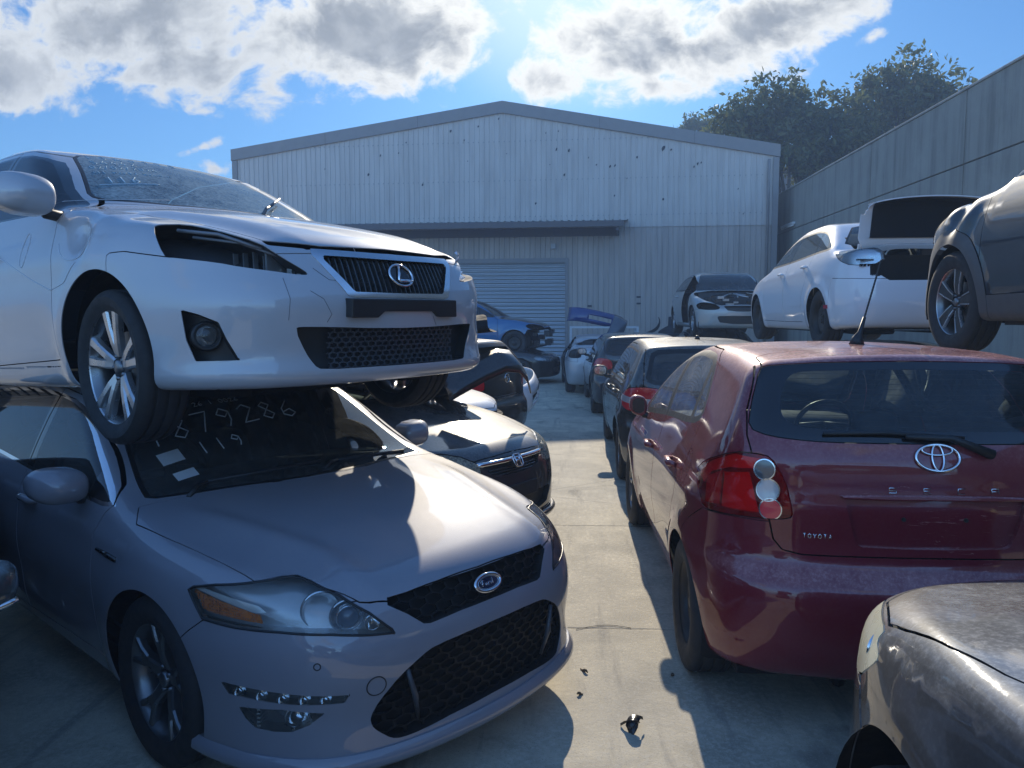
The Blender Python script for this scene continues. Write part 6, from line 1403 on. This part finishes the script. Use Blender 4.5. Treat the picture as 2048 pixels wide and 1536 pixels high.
    c = gen_car('sedan_car', 'black car at the left edge showing only its chrome edged mirror', 'car', gen(WB=2.7, H=1.46), world(-1.966, .851, 0, 306), paint('dusty_teal', (.035, .05, .055), .3, .3, dust=.3, dustcol=(.30, .36, .38)), None, inside=False, tint=GLASSDK, skip=('door_mirror_right',))
    mm = MB(); mm.tube([(-.505 + .03 * math.sin(t * 3.1), .87 + .165 * t, .962 - .012 * math.sin(t * 3.1)) for t in np.linspace(.05, 1, 9)], .009, 8); mm.build('mirror_strip', CHROME, c.root)
# ---------------------------------------------------------------- yard, shed, wall, trees
def ray(px, py):
    return cam.rotation_euler.to_matrix() @ Vector(((px - 1024) / CAM_F, (768 - py) / CAM_F, -1))
CAMP = Vector((0, 0, CAM_H))
def on_plane(px, py, p0, n):
    d = ray(px, py); return CAMP + d * ((Vector(p0) - CAMP).dot(Vector(n)) / d.dot(Vector(n)))
def build_ground():
    m, n, b = newmat('concrete_ground'); tc = n.new('ShaderNodeNewGeometry').outputs['Position']
    big = n.noise(tc, .35, 6, .6, .4); mid = n.noise(tc, 2.2, 7, .65, .3); fine = n.noise(tc, 38, 5, .65); grit = n.noise(tc, 160, 3, .6)
    mp = n.new('ShaderNodeMapping'); n.l.new(tc, mp.inputs[0]); mp.inputs['Scale'].default_value = (4.5, .5, 1); mp.inputs['Rotation'].default_value = (0, 0, .06); tr = n.noise(mp.outputs[0], 1.6, 6, .65, .5)
    c = n.mix(n.maprange(mid, .30, .72), (.36, .325, .245), (.64, .57, .42)); c = n.mix(n.maprange(big, .42, .70, 0, .55), c, (.24, .225, .20))
    c = n.mix(n.maprange(fine, .40, .70, 0, .55), c, (.66, .61, .50)); c = n.mix(n.maprange(tr, .52, .70, 0, .5), c, (.20, .19, .17))
    oil = n.noise(tc, 1.1, 4, .55, .8); c = n.mix(n.maprange(oil, .60, .72, 0, .55), c, (.09, .085, .08))
    c = n.mix(n.maprange(grit, .60, .70, 0, .75), c, (.14, .125, .10)); c = n.mix(n.maprange(grit, .40, .30, 0, .5), c, (.75, .71, .60))
    sx = n.new('ShaderNodeSeparateXYZ'); n.l.new(tc, sx.inputs[0]); w = n.math('MULTIPLY', n.math('SUBTRACT', n.noise(tc, 1.5, 4), .5), .05)
    yj = n.math('ADD', sx.outputs[1], w); ln = None
    for y0 in (6.17, 12.3, 18.4, .05, -6):
        d = n.maprange(n.math('ABSOLUTE', n.math('SUBTRACT', yj, y0)), .003, .012, 1, 0); ln = d if ln is None else n.math('MAXIMUM', ln, d)
    vor = n.new('ShaderNodeTexVoronoi'); vor.feature = 'DISTANCE_TO_EDGE'; dm = n.vmath('ADD', tc, n.vmath('SCALE', n.vmath('SUBTRACT', n.new('ShaderNodeTexNoise').outputs['Color'], (.5, .5, .5)).outputs[0], scale=.5).outputs[0]); n.l.new(dm.outputs[0], vor.inputs['Vector']); vor.inputs['Scale'].default_value = .42
    ck = n.math('MULTIPLY', n.maprange(vor.outputs['Distance'], .002, .006, 1, 0), n.maprange(big, .45, .60)); ln = n.math('MAXIMUM', ln, n.math('MULTIPLY', ck, .7))
    c = n.mix(n.math('MULTIPLY', ln, .75), c, (.06, .055, .05))
    P(b, n, col=c, rough=n.maprange(fine, .3, .7, .72, .95), spec=.3)
    bp = n.new('ShaderNodeBump'); bp.inputs['Strength'].default_value = .5; bp.inputs['Distance'].default_value = .006
    n.put(bp.inputs['Height'], n.math('ADD', n.math('ADD', n.math('MULTIPLY', mid, .8), n.math('MULTIPLY', fine, .6)), n.math('SUBTRACT', n.math('MULTIPLY', grit, .35), ln))); n.l.new(bp.outputs[0], b.inputs['Normal'])
    g = MB(); g.add([(-400, -400, 0), (400, -400, 0), (400, 400, 0), (-400, 400, 0)], [(0, 1, 2, 3)], 0, smooth=False); tag(g.build('ground', m), kind='structure')
    # litter
    r = random.Random(2)
    def at(px, py): return on_plane(px, py, (0, 0, 0), (0, 0, 1))
    p = at(1265, 1460); s = MB(); a = Vector((p.x, p.y, .012))
    for k in range(3):
        V = []; an = k * 2.0 + .6
        for i in range(7):
            t = i / 6; w_ = .022 * math.sin(math.pi * min(1, t * 1.1 + .1)) + .002; cx = a + Vector((math.cos(an), math.sin(an), 0)) * (.085 * t - .03) + Vector((0, 0, .03 * math.sin(2.5 * t + k)))
            pr = Vector((-math.sin(an), math.cos(an), 0)) * w_; V += [tuple(cx - pr), tuple(cx + pr + Vector((0, 0, .012)))]
        s.add(V, [(2*i, 2*i+2, 2*i+3, 2*i+1) for i in range(6)], 0)
    o = s.build('plastic_scrap', plain('scrap_black', (.02, .02, .022), .3)); md = o.modifiers.new('t', 'SOLIDIFY'); md.thickness = .003; tag(o, 'torn black plastic clip lying on the sunlit concrete', 'scrap')
    for px, py, L, an, lb in ((1168, 1343, .06, 2.2, 'dry brown leaf sliver beside the grey hatchback bumper'), (1160, 1390, .03, .4, 'small dark twig piece at the edge of the hatchback shadow'), (1345, 1352, .03, 1.0, 'black chip beside the rear wheel of the red hatchback')):
        p = at(px, py); s = MB(); q = [(p.x + L * (t - .5) * math.cos(an), p.y + L * (t - .5) * math.sin(an), .006 + .006 * math.sin(6 * t)) for t in np.linspace(0, 1, 6)]; s.tube(q, [.002, .006, .008, .007, .005, .002], 6); tag(s.build('leaf_litter', plain('dry_leaf', (.10, .07, .04), .8)), lb, 'litter', 'litter on the concrete')
    p0 = at(1152, 1260); q = [(p0.x + .30 * t, p0.y + .07 * math.sin(2.6 * t) - .0, .004) for t in np.linspace(0, 1, 14)]; s = MB(); s.tube(q, .0016, 6); tag(s.build('cable_tie', plain('wire_grey', (.06, .06, .06), .6)), 'thin bent dark wire lying beside the bumper of the grey hatchback', 'wire')
RIB = [(0, 0), (.125, 0), (.138, .029), (.168, .029), (.181, 0)]
def ribbed(mb, x0, x1, zb, zt, y, mi=0, pitch=.19, depth=1.0):
    """vertical trapezoid ribs, the face towards -y; zb, zt functions of x"""
    pts = []; x = x0
    while x < x1:
        for a, d in RIB:
            if x + a < x1: pts.append((x + a, y - d * depth))
        x += pitch
    pts.append((x1, y)); V = []
    for (a, b) in pts: V += [(a, b, zb(a)), (a, b, zt(a))]
    return mb.add(V, [(2*i, 2*i+2, 2*i+3, 2*i+1) for i in range(len(pts) - 1)], mi, smooth=False)
def sheetmat(name, col, streak=.25):
    if name in MATS: return MATS[name]
    m, n, b = newmat(name); tc = n.new('ShaderNodeTexCoord').outputs['Object']; mp = n.new('ShaderNodeMapping'); n.l.new(tc, mp.inputs[0]); mp.inputs['Scale'].default_value = (1.3, 1, .12)
    s = n.noise(mp.outputs[0], 3.2, 6, .65); g = n.noise(tc, .6, 5, .6); sp_ = n.noise(tc, 26, 4, .6); sx = n.new('ShaderNodeSeparateXYZ'); n.l.new(tc, sx.inputs[0])
    wn = n.new('ShaderNodeTexWhiteNoise'); wn.noise_dimensions = '1D'; n.put(wn.inputs['W'], n.math('FLOOR', n.math('DIVIDE', sx.outputs[0], .76)))
    c = n.mix(n.maprange(s, .40, .75, 0, streak * 1.6), col, [q * .62 for q in col]); c = n.mix(n.maprange(g, .45, .7, 0, .25), c, [q * .75 for q in col]); c = n.mix(n.math('MULTIPLY', wn.outputs['Value'], .14), c, [q * .55 for q in col]); c = n.mix(n.maprange(sp_, .70, .78, 0, .3), c, (.2, .17, .14))
    P(b, n, col=c, rough=n.maprange(s, .3, .7, .38, .6), spec=.4); MATS[name] = m; return m
def build_shed():
    A = RAD(-3.9); ex = Vector((math.cos(A), math.sin(A), 0)); ey = Vector((-math.sin(A), math.cos(A), 0))
    d = ray(1553, 634); R0 = CAMP + d * (28.0 / d.y); R0.z = 0
    def loc(px, py): q = on_plane(px, py, R0, ey) - R0; return q.dot(ex), q.z
    xl, zl = loc(470, 300); xr_, zr = loc(1553, 290); xg, zg = loc(1005, 203); _, zdv = loc(1400, 452); ax0, _ = loc(560, 455); ax1, za = loc(1250, 449); dx1, zdt = loc(1131, 525); dx0 = dx1 - 5.2
    M = Matrix.Translation(R0) @ Matrix.Rotation(A, 4, 'Z'); root = empty('warehouse_shed'); root.matrix_world = M
    tag(root, 'large ribbed metal shed with gable, awning and roller door across the yard end', 'shed')
    white = sheetmat('white_sheet', (.58, .525, .48), .28); beige = sheetmat('beige_sheet', (.47, .405, .36), .35); trim = plain('trim_brown', (.24, .225, .22), .5, var=.2, scale=3)
    top = lambda x: (zl + (zg - zl) * (x - xl) / (xg - xl) if x < xg else zg + (zr - zg) * (x - xg) / (xr_ - xg)) - .12
    u = MB(); ribbed(u, xl + .02, xr_ - .02, lambda x: zdv, top, -.03); u.build('upper_wall', white, root)
    w = MB(); ribbed(w, xl + .02, dx0 - .08, lambda x: 0, lambda x: zdv + .02, 0); ribbed(w, dx0 - .08, dx1 + .08, lambda x: zdt + .1, lambda x: zdv + .02, 0); ribbed(w, dx1 + .08, xr_ - .02, lambda x: 0, lambda x: zdv + .02, 0); w.build('lower_wall', beige, root)
    dp = MB(); dp.tube([(xr_ - .25, -.16, zr - .5), (xr_ - .25, -.13, zr - .9), (xr_ - .25, -.12, .2)], .05, 8); dp.build('downpipe', trim, root)
    rd = MB(); V = []; zz = []; z = 0.0
    while z < zdt + .06: zz += [(z + .14 * i / 8, .09 - .022 * math.cos(2 * math.pi * i / 8)) for i in range(8)]; z += .14
    for x in (dx0, dx1): V += [(x, y, z) for z, y in zz]
    k = len(zz); rd.add(V, [(i, k + i, k + i + 1, i + 1) for i in range(k - 1)], 0, smooth=True); rd.build('roller_door', plain('galvanised', (.40, .42, .44), .34, .6, var=.06, scale=.8), root)
    f = MB(); f.box((dx1 + .0, -.06, 0), (dx1 + .11, .14, zdt + .16)); f.box((dx0 - .11, -.06, 0), (dx0, .14, zdt + .16)); f.box((dx0, -.06, zdt), (dx1, .14, zdt + .16)); f.build('door_frame', trim, root)
    for (x0, z0_, x1, z1_) in ((xl - .12, zl, xg, zg), (xg, zg, xr_ + .12, zr)):
        b = MB(); V = [(x0, -.12, z0_ - .42), (x1, -.12, z1_ - .42), (x1, -.12, z1_), (x0, -.12, z0_), (x0, .35, z0_ - .42), (x1, .35, z1_ - .42), (x1, .35, z1_), (x0, .35, z0_)]
        b.add(V, [(0, 1, 2, 3), (4, 7, 6, 5), (0, 4, 5, 1), (3, 2, 6, 7), (0, 3, 7, 4), (1, 5, 6, 2)], 0, smooth=False); b.build('barge_board', trim, root)
        for t in (.36, .70):
            xx = x0 + (x1 - x0) * t; zz_ = z0_ + (z1_ - z0_) * t; q = MB(); q.box((xx - .006, -.126, zz_ - .42), (xx + .006, -.118, zz_)); q.build('board_joint', plain('joint_dark', (.12, .11, .11), .6), root)
        r = MB(); D = 34; r.add([(x0, .35, z0_ - .02), (x1, .35, z1_ - .02), (x1, D, z1_ - .02), (x0, D, z0_ - .02), (x0, .35, z0_ - .14), (x1, .35, z1_ - .14), (x1, D, z1_ - .14), (x0, D, z0_ - .14)], [(0, 1, 2, 3), (4, 7, 6, 5), (2, 6, 7, 3), (0, 3, 7, 4), (1, 5, 6, 2)], 0, smooth=False); r.build('roof', plain('roof_sheet', (.42, .43, .44), .45, .3), root)
    for x in (xl, xr_):
        s = MB(); s.box((x - .10, -.09, 0), (x + .10, .10, (zl if x == xl else zr) - .42)); s.build('corner_flashing', trim, root)
        s = MB(); s.box((x - .05, .1, 0), (x + .05, 34, (zl if x == xl else zr) - .42)); s.build('side_wall', beige, root)
    b = MB(); b.box((xl, 33.8, 0), (xr_, 33.9, zl - .2)); b.build('back_wall', beige, root)
    # awning over the door
    a = MB(); dpt = 1.5; x = ax0; pts = []
    while x < ax1:
        for q, h_ in RIB: pts.append((x + q, h_ * 1.1))
        x += .25
    V = []
    for (q, h_) in pts: V += [(q, -.03, za + .12 + h_), (q, -dpt, za - .02 + h_)]
    a.add(V, [(2*i, 2*i+1, 2*i+3, 2*i+2) for i in range(len(pts) - 1)], 0, smooth=False); a.build('awning_roof', plain('awning_sheet', (.30, .29, .29), .5, var=.2), root)
    s = MB(); s.box((ax0, -dpt, za - .22), (ax1 - .05, -dpt + .06, za - .025)); s.build('awning_fascia', plain('fascia_brown', (.115, .10, .10), .6), root)
    s = MB(); s.box((ax1 - .30, -dpt + .06, za - .35), (ax1 - .22, -.03, za - .03)); s.box((ax0 + .1, -dpt + .06, za - .35), (ax0 + .18, -.03, za - .03)); s.box((ax0, -.09, za - .40), (ax1 - .2, -.03, za - .1)); s.build('awning_frame', MATS['fascia_brown'], root)
    bx = MB(); x, z = loc(1107, 493); bx.box((x - .09, -.16, z - .09), (x + .09, -.035, z + .09)); bx.build('wall_box', plain('box_grey', (.4, .4, .41), .5), root, bevel=.01)
    # screw rows and flaked spots
    for py, p1, p2 in ((296, 620, 1460), (373, 560, 1540), (438, 800, 1545)):
        q = MB(); xa, za_ = loc(p1, py); xb_, _ = loc(p2, py); x = xl + .02 + .15 + .19 * math.ceil((xa - xl) / .19)
        while x < xb_: q.box((x - .014, -.078, za_ - .014), (x + .014, -.055, za_ + .014)); x += .19
        q.build('screw_row', plain('screw_grey', (.25, .26, .28), .5), root)
    r = random.Random(4)
    spots = [(651, 339), (738, 350), (762, 312), (798, 307), (813, 286), (902, 263), (929, 281), (936, 323), (1092, 267), (1117, 263), (998, 238), (1014, 308), (1113, 300), (1100, 330), (1129, 350), (1177, 316), (1193, 330), (1220, 334), (1230, 332), (1254, 357), (1274, 315), (1327, 296), (1342, 300), (1395, 328), (1402, 326), (1388, 334), (1476, 378), (1326, 399), (1229, 392), (1072, 407), (846, 370), (1486, 428), (957, 254), (1138, 302)]
    for px, py in spots:
        x, z = loc(px, py); s_ = r.uniform(.025, .065) * (1.8 if px in (1327, 1342) else 1); q = MB(); n_ = 7
        q.extrude([(s_ * r.uniform(.5, 1) * math.cos(2*math.pi*i/n_) * .75, s_ * r.uniform(.5, 1.3) * math.sin(2*math.pi*i/n_)) for i in range(n_)], 0, .004, Matrix(((1, .2, 0, x), (0, 0, -1, -.0605), (0, 1, 0, z), (0, 0, 0, 1)))); q.build('rust_flake', plain('flake_dark', (.05, .05, .055), .8), root)
    for px, py in ((1278, 594), (1278, 607), (1180, 612)):
        x, z = loc(px, py); q = MB(); q.box((x - .09, -.045, z - .03), (x + .06, -.028, z + .03)); q.build('rust_flake', MATS['flake_dark'], root)
def concmat(name, col):
    m, n, b = newmat(name); tc = n.new('ShaderNodeTexCoord').outputs['Object']; mp = n.new('ShaderNodeMapping'); n.l.new(tc, mp.inputs[0]); mp.inputs['Scale'].default_value = (1, 1.4, .10)
    s = n.noise(mp.outputs[0], 2.2, 7, .68, .3); g = n.noise(tc, .7, 6, .62, .3); f = n.noise(tc, 24, 5, .65)
    c = n.mix(n.maprange(s, .38, .72, 0, .8), col, [q * .55 for q in col]); c = n.mix(n.maprange(g, .42, .7, 0, .5), c, [q * 1.25 for q in col]); c = n.mix(n.maprange(f, .5, .8, 0, .3), c, [q * .6 for q in col])
    P(b, n, col=c, rough=.9, spec=.2); bp = n.new('ShaderNodeBump'); bp.inputs['Strength'].default_value = .25; bp.inputs['Distance'].default_value = .01; n.put(bp.inputs['Height'], f); n.l.new(bp.outputs[0], b.inputs['Normal']); return m
def build_wall():
    X = 8.0; m = concmat('precast_concrete', (.34, .325, .285)); root = empty('concrete_wall', (X, 0, 0)); tag(root, 'tall precast concrete panel wall along the right side of the yard', 'wall')
    h = 6.20; hj = 4.74; ys = [-8.0, -3.1, 1.7, 6.6, 11.5, 16.4, 21.2, 26.0, 30.9]
    for a, b in zip(ys[:-1], ys[1:]):
        for z0_, z1_ in ((0, hj - .012), (hj + .012, h)):
            q = MB(); q.box((0, a + .02, z0_), (.18, b - .02, z1_)); q.build('wall_panel', m, root, bevel=.012)
    j = MB(); j.box((.05, ys[0], 0), (.13, ys[-1], h - .03)); j.build('joint_filler', plain('joint_filler', (.09, .085, .08), .9), root)
    c = MB(); c.box((-.03, ys[0], h), (.21, ys[-1], h + .05)); c.build('coping', concmat('coping_pale', (.42, .40, .36)), root, bevel=.01)
    p = on_plane(1575, 452, (X - .06, 0, 0), (1, 0, 0)); r2 = empty('wall_light', (X - .005, p.y, p.z)); tag(r2, 'white batten light fixed to the concrete wall near the shed corner', 'light fitting')
    b = MB(); b.box((-.10, -.75, -.02), (0, .75, .07)); b.build('light_housing', plain('housing_white', (.7, .7, .68), .4), r2, bevel=.008); b = MB(); b.tube([(-.06, -.72, -.045), (-.06, .72, -.045)], .028, 10); b.build('light_tube', plain('tube_white', (.8, .8, .78), .25), r2)
    # metal building behind
    root = empty('metal_building', (0, 0, 0)); tag(root, 'pale ribbed metal building glimpsed between the shed and the wall', 'building'); q = MB(); ribbed(q, 10.5, 26, lambda x: 0, lambda x: 9.45, 43.0); q.build('front_wall', sheetmat('white_sheet2', (.55, .58, .62), .2), root)
    q = MB(); q.box((10.4, 42.85, 9.4), (26, 43.1, 9.62)); q.build('gutter', plain('gutter_grey', (.35, .36, .38), .5), root); q = MB(); q.box((10.5, 43.0, 9.3), (26, 60, 9.4)); q.box((10.5, 43.02, 0), (10.6, 60, 9.3)); q.build('roof', MATS['roof_sheet'], root)
def leafmat():
    m, n, b = newmat('leaf'); n.n.remove(b); out = n.n['Material Output']; ob = n.new('ShaderNodeNewGeometry'); tc = n.new('ShaderNodeTexCoord').outputs['Object']
    v = n.noise(tc, .9, 4, .6); rnd_ = ob.outputs['Random Per Island']
    c = n.mix(rnd_, (.085, .11, .055), (.18, .19, .085)); c = n.mix(n.maprange(v, .45, .65, 0, .5), c, (.05, .055, .022))
    df = n.new('ShaderNodeBsdfPrincipled'); n.put(df.inputs['Base Color'], c); df.inputs['Roughness'].default_value = .55; df.inputs['Specular IOR Level'].default_value = .3
    tr = n.new('ShaderNodeBsdfTranslucent'); n.put(tr.inputs[0], n.mix(.5, c, (.10, .12, .02))); mx = n.new('ShaderNodeMixShader'); mx.inputs[0].default_value = .45; n.l.new(df.outputs[0], mx.inputs[1]); n.l.new(tr.outputs[0], mx.inputs[2]); n.l.new(mx.outputs[0], out.inputs[0]); return m
def build_tree(label, base, blobs, seed, nleaf, leaf, bark):
    rs = np.random.RandomState(seed); root = empty('tree', base); tag(root, label, 'tree', 'trees beyond the wall'); B = np.array(base); t = MB()
    tops = [np.array(b[:3]) - B for b in blobs]; f = np.mean(tops, 0) * [.5, .5, .42]
    t.tube([(0, 0, 0), tuple(f * .5 + [.1, 0, 0]), tuple(f)], [.34, .27, .22], 10)
    for b in tops:
        mid = (f + b) / 2 + rs.uniform(-.4, .4, 3); t.tube([tuple(f - [0, 0, .1]), tuple(mid), tuple(b)], [.17, .10, .045], 7)
        for _ in range(5): e = b + rs.uniform(-1, 1, 3) * 1.3; t.tube([tuple(mid), tuple((mid + e) / 2 + rs.uniform(-.2, .2, 3)), tuple(e)], [.06, .035, .012], 5)
    t.build('trunk', bark, root)
    P_ = []; vol = np.array([b[3] ** 2 for b in blobs]); vol /= vol.sum()
    for b, w in zip(blobs, vol):
        n_ = int(nleaf * .72 * w / 9); d = rs.normal(size=(n_, 3)); d /= np.linalg.norm(d, axis=1)[:, None]
        lob = 1 + .30 * np.sin(4 * d[:, 0] + seed) * np.sin(5 * d[:, 1] + 1) + .24 * np.sin(9 * d[:, 2] + 3 * d[:, 0]) + .10 * np.sin(14 * d[:, 1] + 7 * d[:, 2])
        r = b[3] * lob * rs.uniform(.55, 1.0, n_) ** .6; c = np.array(b[:3]) - B + d * r[:, None] * [1, 1, .85]
        P_.append((np.repeat(c, 9, 0) + rs.normal(size=(n_ * 9, 3)) * .17))
    c = np.concatenate(P_); n_ = len(c); a = rs.normal(size=(n_, 3)); a /= np.linalg.norm(a, axis=1)[:, None]; b = np.cross(a, rs.normal(size=(n_, 3))); b /= np.linalg.norm(b, axis=1)[:, None]
    s = leaf * rs.uniform(.6, 1.3, n_)[:, None]; nn = np.cross(a, b); V = np.stack([c - a * s, c + b * s * .45 + nn * s * .12, c + a * s, c - b * s * .45 + nn * s * .12], 1).reshape(-1, 3)
    m = MB(); m.v = [V]; m.n = [np.zeros_like(V)]; m.nv = len(V); m.f = [tuple(x) for x in np.arange(len(V)).reshape(-1, 4).tolist()]; m.m = [0] * n_; m.sm = [False] * n_; m.build('crown', LEAF, root)
def build_trees():
    global LEAF
    LEAF = leafmat(); bark = plain('bark', (.09, .075, .06), .9, var=.4)
    def at(px, py, d): q = ray(px, py); p = CAMP + q * (d / q.y); return (p.x, p.y, p.z)
    def blobs(L, d): return [(*at(px, py, d + dd), r * d / CAM_F) for px, py, r, dd in L]
    build_tree('dark rounded tree with open lower branches beside the shed gable', (11.2, 38, 0), blobs([(1540, 225, 62, 0), (1600, 235, 55, 1), (1470, 250, 48, -1), (1500, 280, 55, 1), (1580, 290, 60, -1), (1630, 300, 40, 0), (1610, 330, 42, 1)], 38), 3, 17000, .155, bark)
    build_tree('broader tree rising above the concrete wall on the right', (17.5, 38, 0), blobs([(1810, 180, 62, 0), (1750, 215, 62, 0), (1870, 200, 58, 1), (1700, 260, 58, -1), (1800, 260, 75, 1), (1900, 215, 38, 0), (1690, 310, 50, 0), (1760, 320, 60, 0)], 38), 5, 19000, .155, bark)
    build_tree('small far treetop peeping over the right end of the shed roof', (10.5, 60, 0), blobs([(1390, 262, 30, 0), (1375, 275, 22, 0), (1420, 270, 22, 0)], 60), 9, 3500, .17, bark)
def build_parts():
    # pipe rack with bumpers and scrap at the end of the right row
    root = empty('parts_rack', (1.15, 22.6, 0)); tag(root, 'white pipe rack of loose body parts in front of the shed wall', 'rack'); w = plain('rack_white', (.66, .67, .68), .4)
    for x in (-.95, .95):
        for y in (-.35, .35): MB().box((x - .03, y - .03, 0), (x + .03, y + .03, 1.40)).build('rack_post', w, root)
    for y in (-.35, .35):
        for z in (.5, 1.35): MB().box((-.92, y - .028, z), (.92, y + .028, z + .05)).build('rack_rail', w, root)
    for z in (.5, 1.35):
        for x in (-.95, .95): MB().box((x - .028, -.32, z), (x + .028, .32, z + .05)).build('rack_rail', w, root)
    def bumper(name, label, M, mat, cat='bumper', hh=.42):
        V = []; k = 8; n = 31
        for y in np.linspace(-.86, .86, n):
            x = .30 - .22 * y * y - .30 * (abs(y) / .86) ** 7
            for j in range(k): t = j / (k - 1); V.append((x - .14 * (t - .45) ** 2 * 2, y, hh * t))
        F = [(i*k+j, (i+1)*k+j, (i+1)*k+j+1, i*k+j+1) for i in range(n - 1) for j in range(k - 1) if not (8 < i < 21 and 2 <= j <= 3)]
        b = MB(); b.add(V, F, 0); o = b.build(name, mat); md = o.modifiers.new('t', 'SOLIDIFY'); md.thickness = .012; o.matrix_world = M; tag(o, label, cat); return o
    bumper('car_bumper', 'blue car bumper lying across the top of the white pipe rack', Matrix.Translation((.95, 22.75, 1.40)) @ Matrix.Rotation(RAD(-78), 4, 'Z') @ Matrix.Rotation(RAD(-12), 4, 'X') @ Matrix.Rotation(RAD(-8), 4, 'Y'), paint('bumper_blue', (.010, .035, .17), .1, .3, dust=.05))
    bumper('car_bumper', 'grey blue bumper leaning over the front of the white pipe rack', Matrix.Translation((1.45, 22.25, .80)) @ Matrix.Rotation(RAD(-85), 4, 'Z') @ Matrix.Rotation(RAD(62), 4, 'X'), paint('bumper_slate', (.06, .075, .10), .2, .35, dust=.1))
    o = bumper('car_bumper', 'white bumper with a black grille propped up behind the black hatchback tail', Matrix.Translation((-.66, 11.1, .40)) @ Matrix.Rotation(RAD(-6), 4, 'Z') @ Matrix.Rotation(RAD(8), 4, 'X'), MATS['white_paint'])
    g = MB()
    for i in range(9): g.box((.20, -.36 + .09 * i - .004, .09), (.23, -.36 + .09 * i + .004, .26))
    for z in (.10, .14, .18, .22): g.box((.205, -.38, z), (.225, .40, z + .012))
    g.build('grille', PLASTIC, o)
    t = MB(); p = on_plane(1030, 851, (0, 0, .62), (0, 0, 1)); q = [(p.x - .12, p.y + .02, .63), (p.x, p.y, .63), (p.x + .06, p.y - .02, .60), (p.x + .05, p.y - .06, .55), (p.x - .05, p.y - .08, .53), (p.x - .14, p.y - .10, .53)]
    # black scrap standing on the rack end
    a = MB(); pr = [(-.30, 0), (.0, .02), (.16, .14), (.20, .36), (.13, .50), (.17, .34), (.10, .20), (-.05, .09)]; a.extrude(rnd(pr, 1).tolist(), -.04, .04, Matrix.Translation((2.55, 22.3, 1.20)) @ Matrix.Rotation(RAD(90), 4, 'X')); o = a.build('scrap_wing_liner', plain('scrap_dark', (.014, .015, .017), .5)); tag(o, 'curved black wheel arch liner standing up beside the rack', 'scrap')
    b = MB(); b.lathe([(.34, 0), (.33, .06), (.22, .14), (.06, .22), (.05, .48), (.0, .48)], 24, 'z'); o = b.build('suspension_strut', MATS['scrap_dark']); o.location = (3.05, 22.5, 1.20); tag(o, 'black cone shaped scrap part with an upright stub right of the rack', 'scrap')
    st = MB(); st.box((2.2, 22.0, 0), (3.6, 22.9, 1.198)); st.box((2.1, 21.95, .55), (3.7, 22.95, .62)); o = st.build('scrap_bin', plain('bin_dark', (.035, .04, .045), .6)); tag(o, 'dark steel bin of scrap parts between the rack and the silver sedan', 'bin')
# ================================================================ build everything
build_ground(); build_shed(); build_wall(); build_trees()
build_ford(); build_lexus(); build_toyota(); build_others(); build_parts()

def build_haze():
    m = bpy.data.materials.new('haze_air'); m.use_nodes = True; n = NT(m.node_tree); n.n.clear(); out = n.new('ShaderNodeOutputMaterial'); v = n.new('ShaderNodeVolumePrincipled')
    v.inputs['Color'].default_value = (.50, .70, 1.0, 1); v.inputs['Density'].default_value = HAZE; v.inputs['Anisotropy'].default_value = 0.0; n.l.new(v.outputs[0], out.inputs['Volume'])
    b = MB(); b.box((-420, -420, -1.0), (420, 420, 18.0)); o = b.build('haze', m); tag(o, kind='stuff')
HAZE = 0.0045
build_haze()
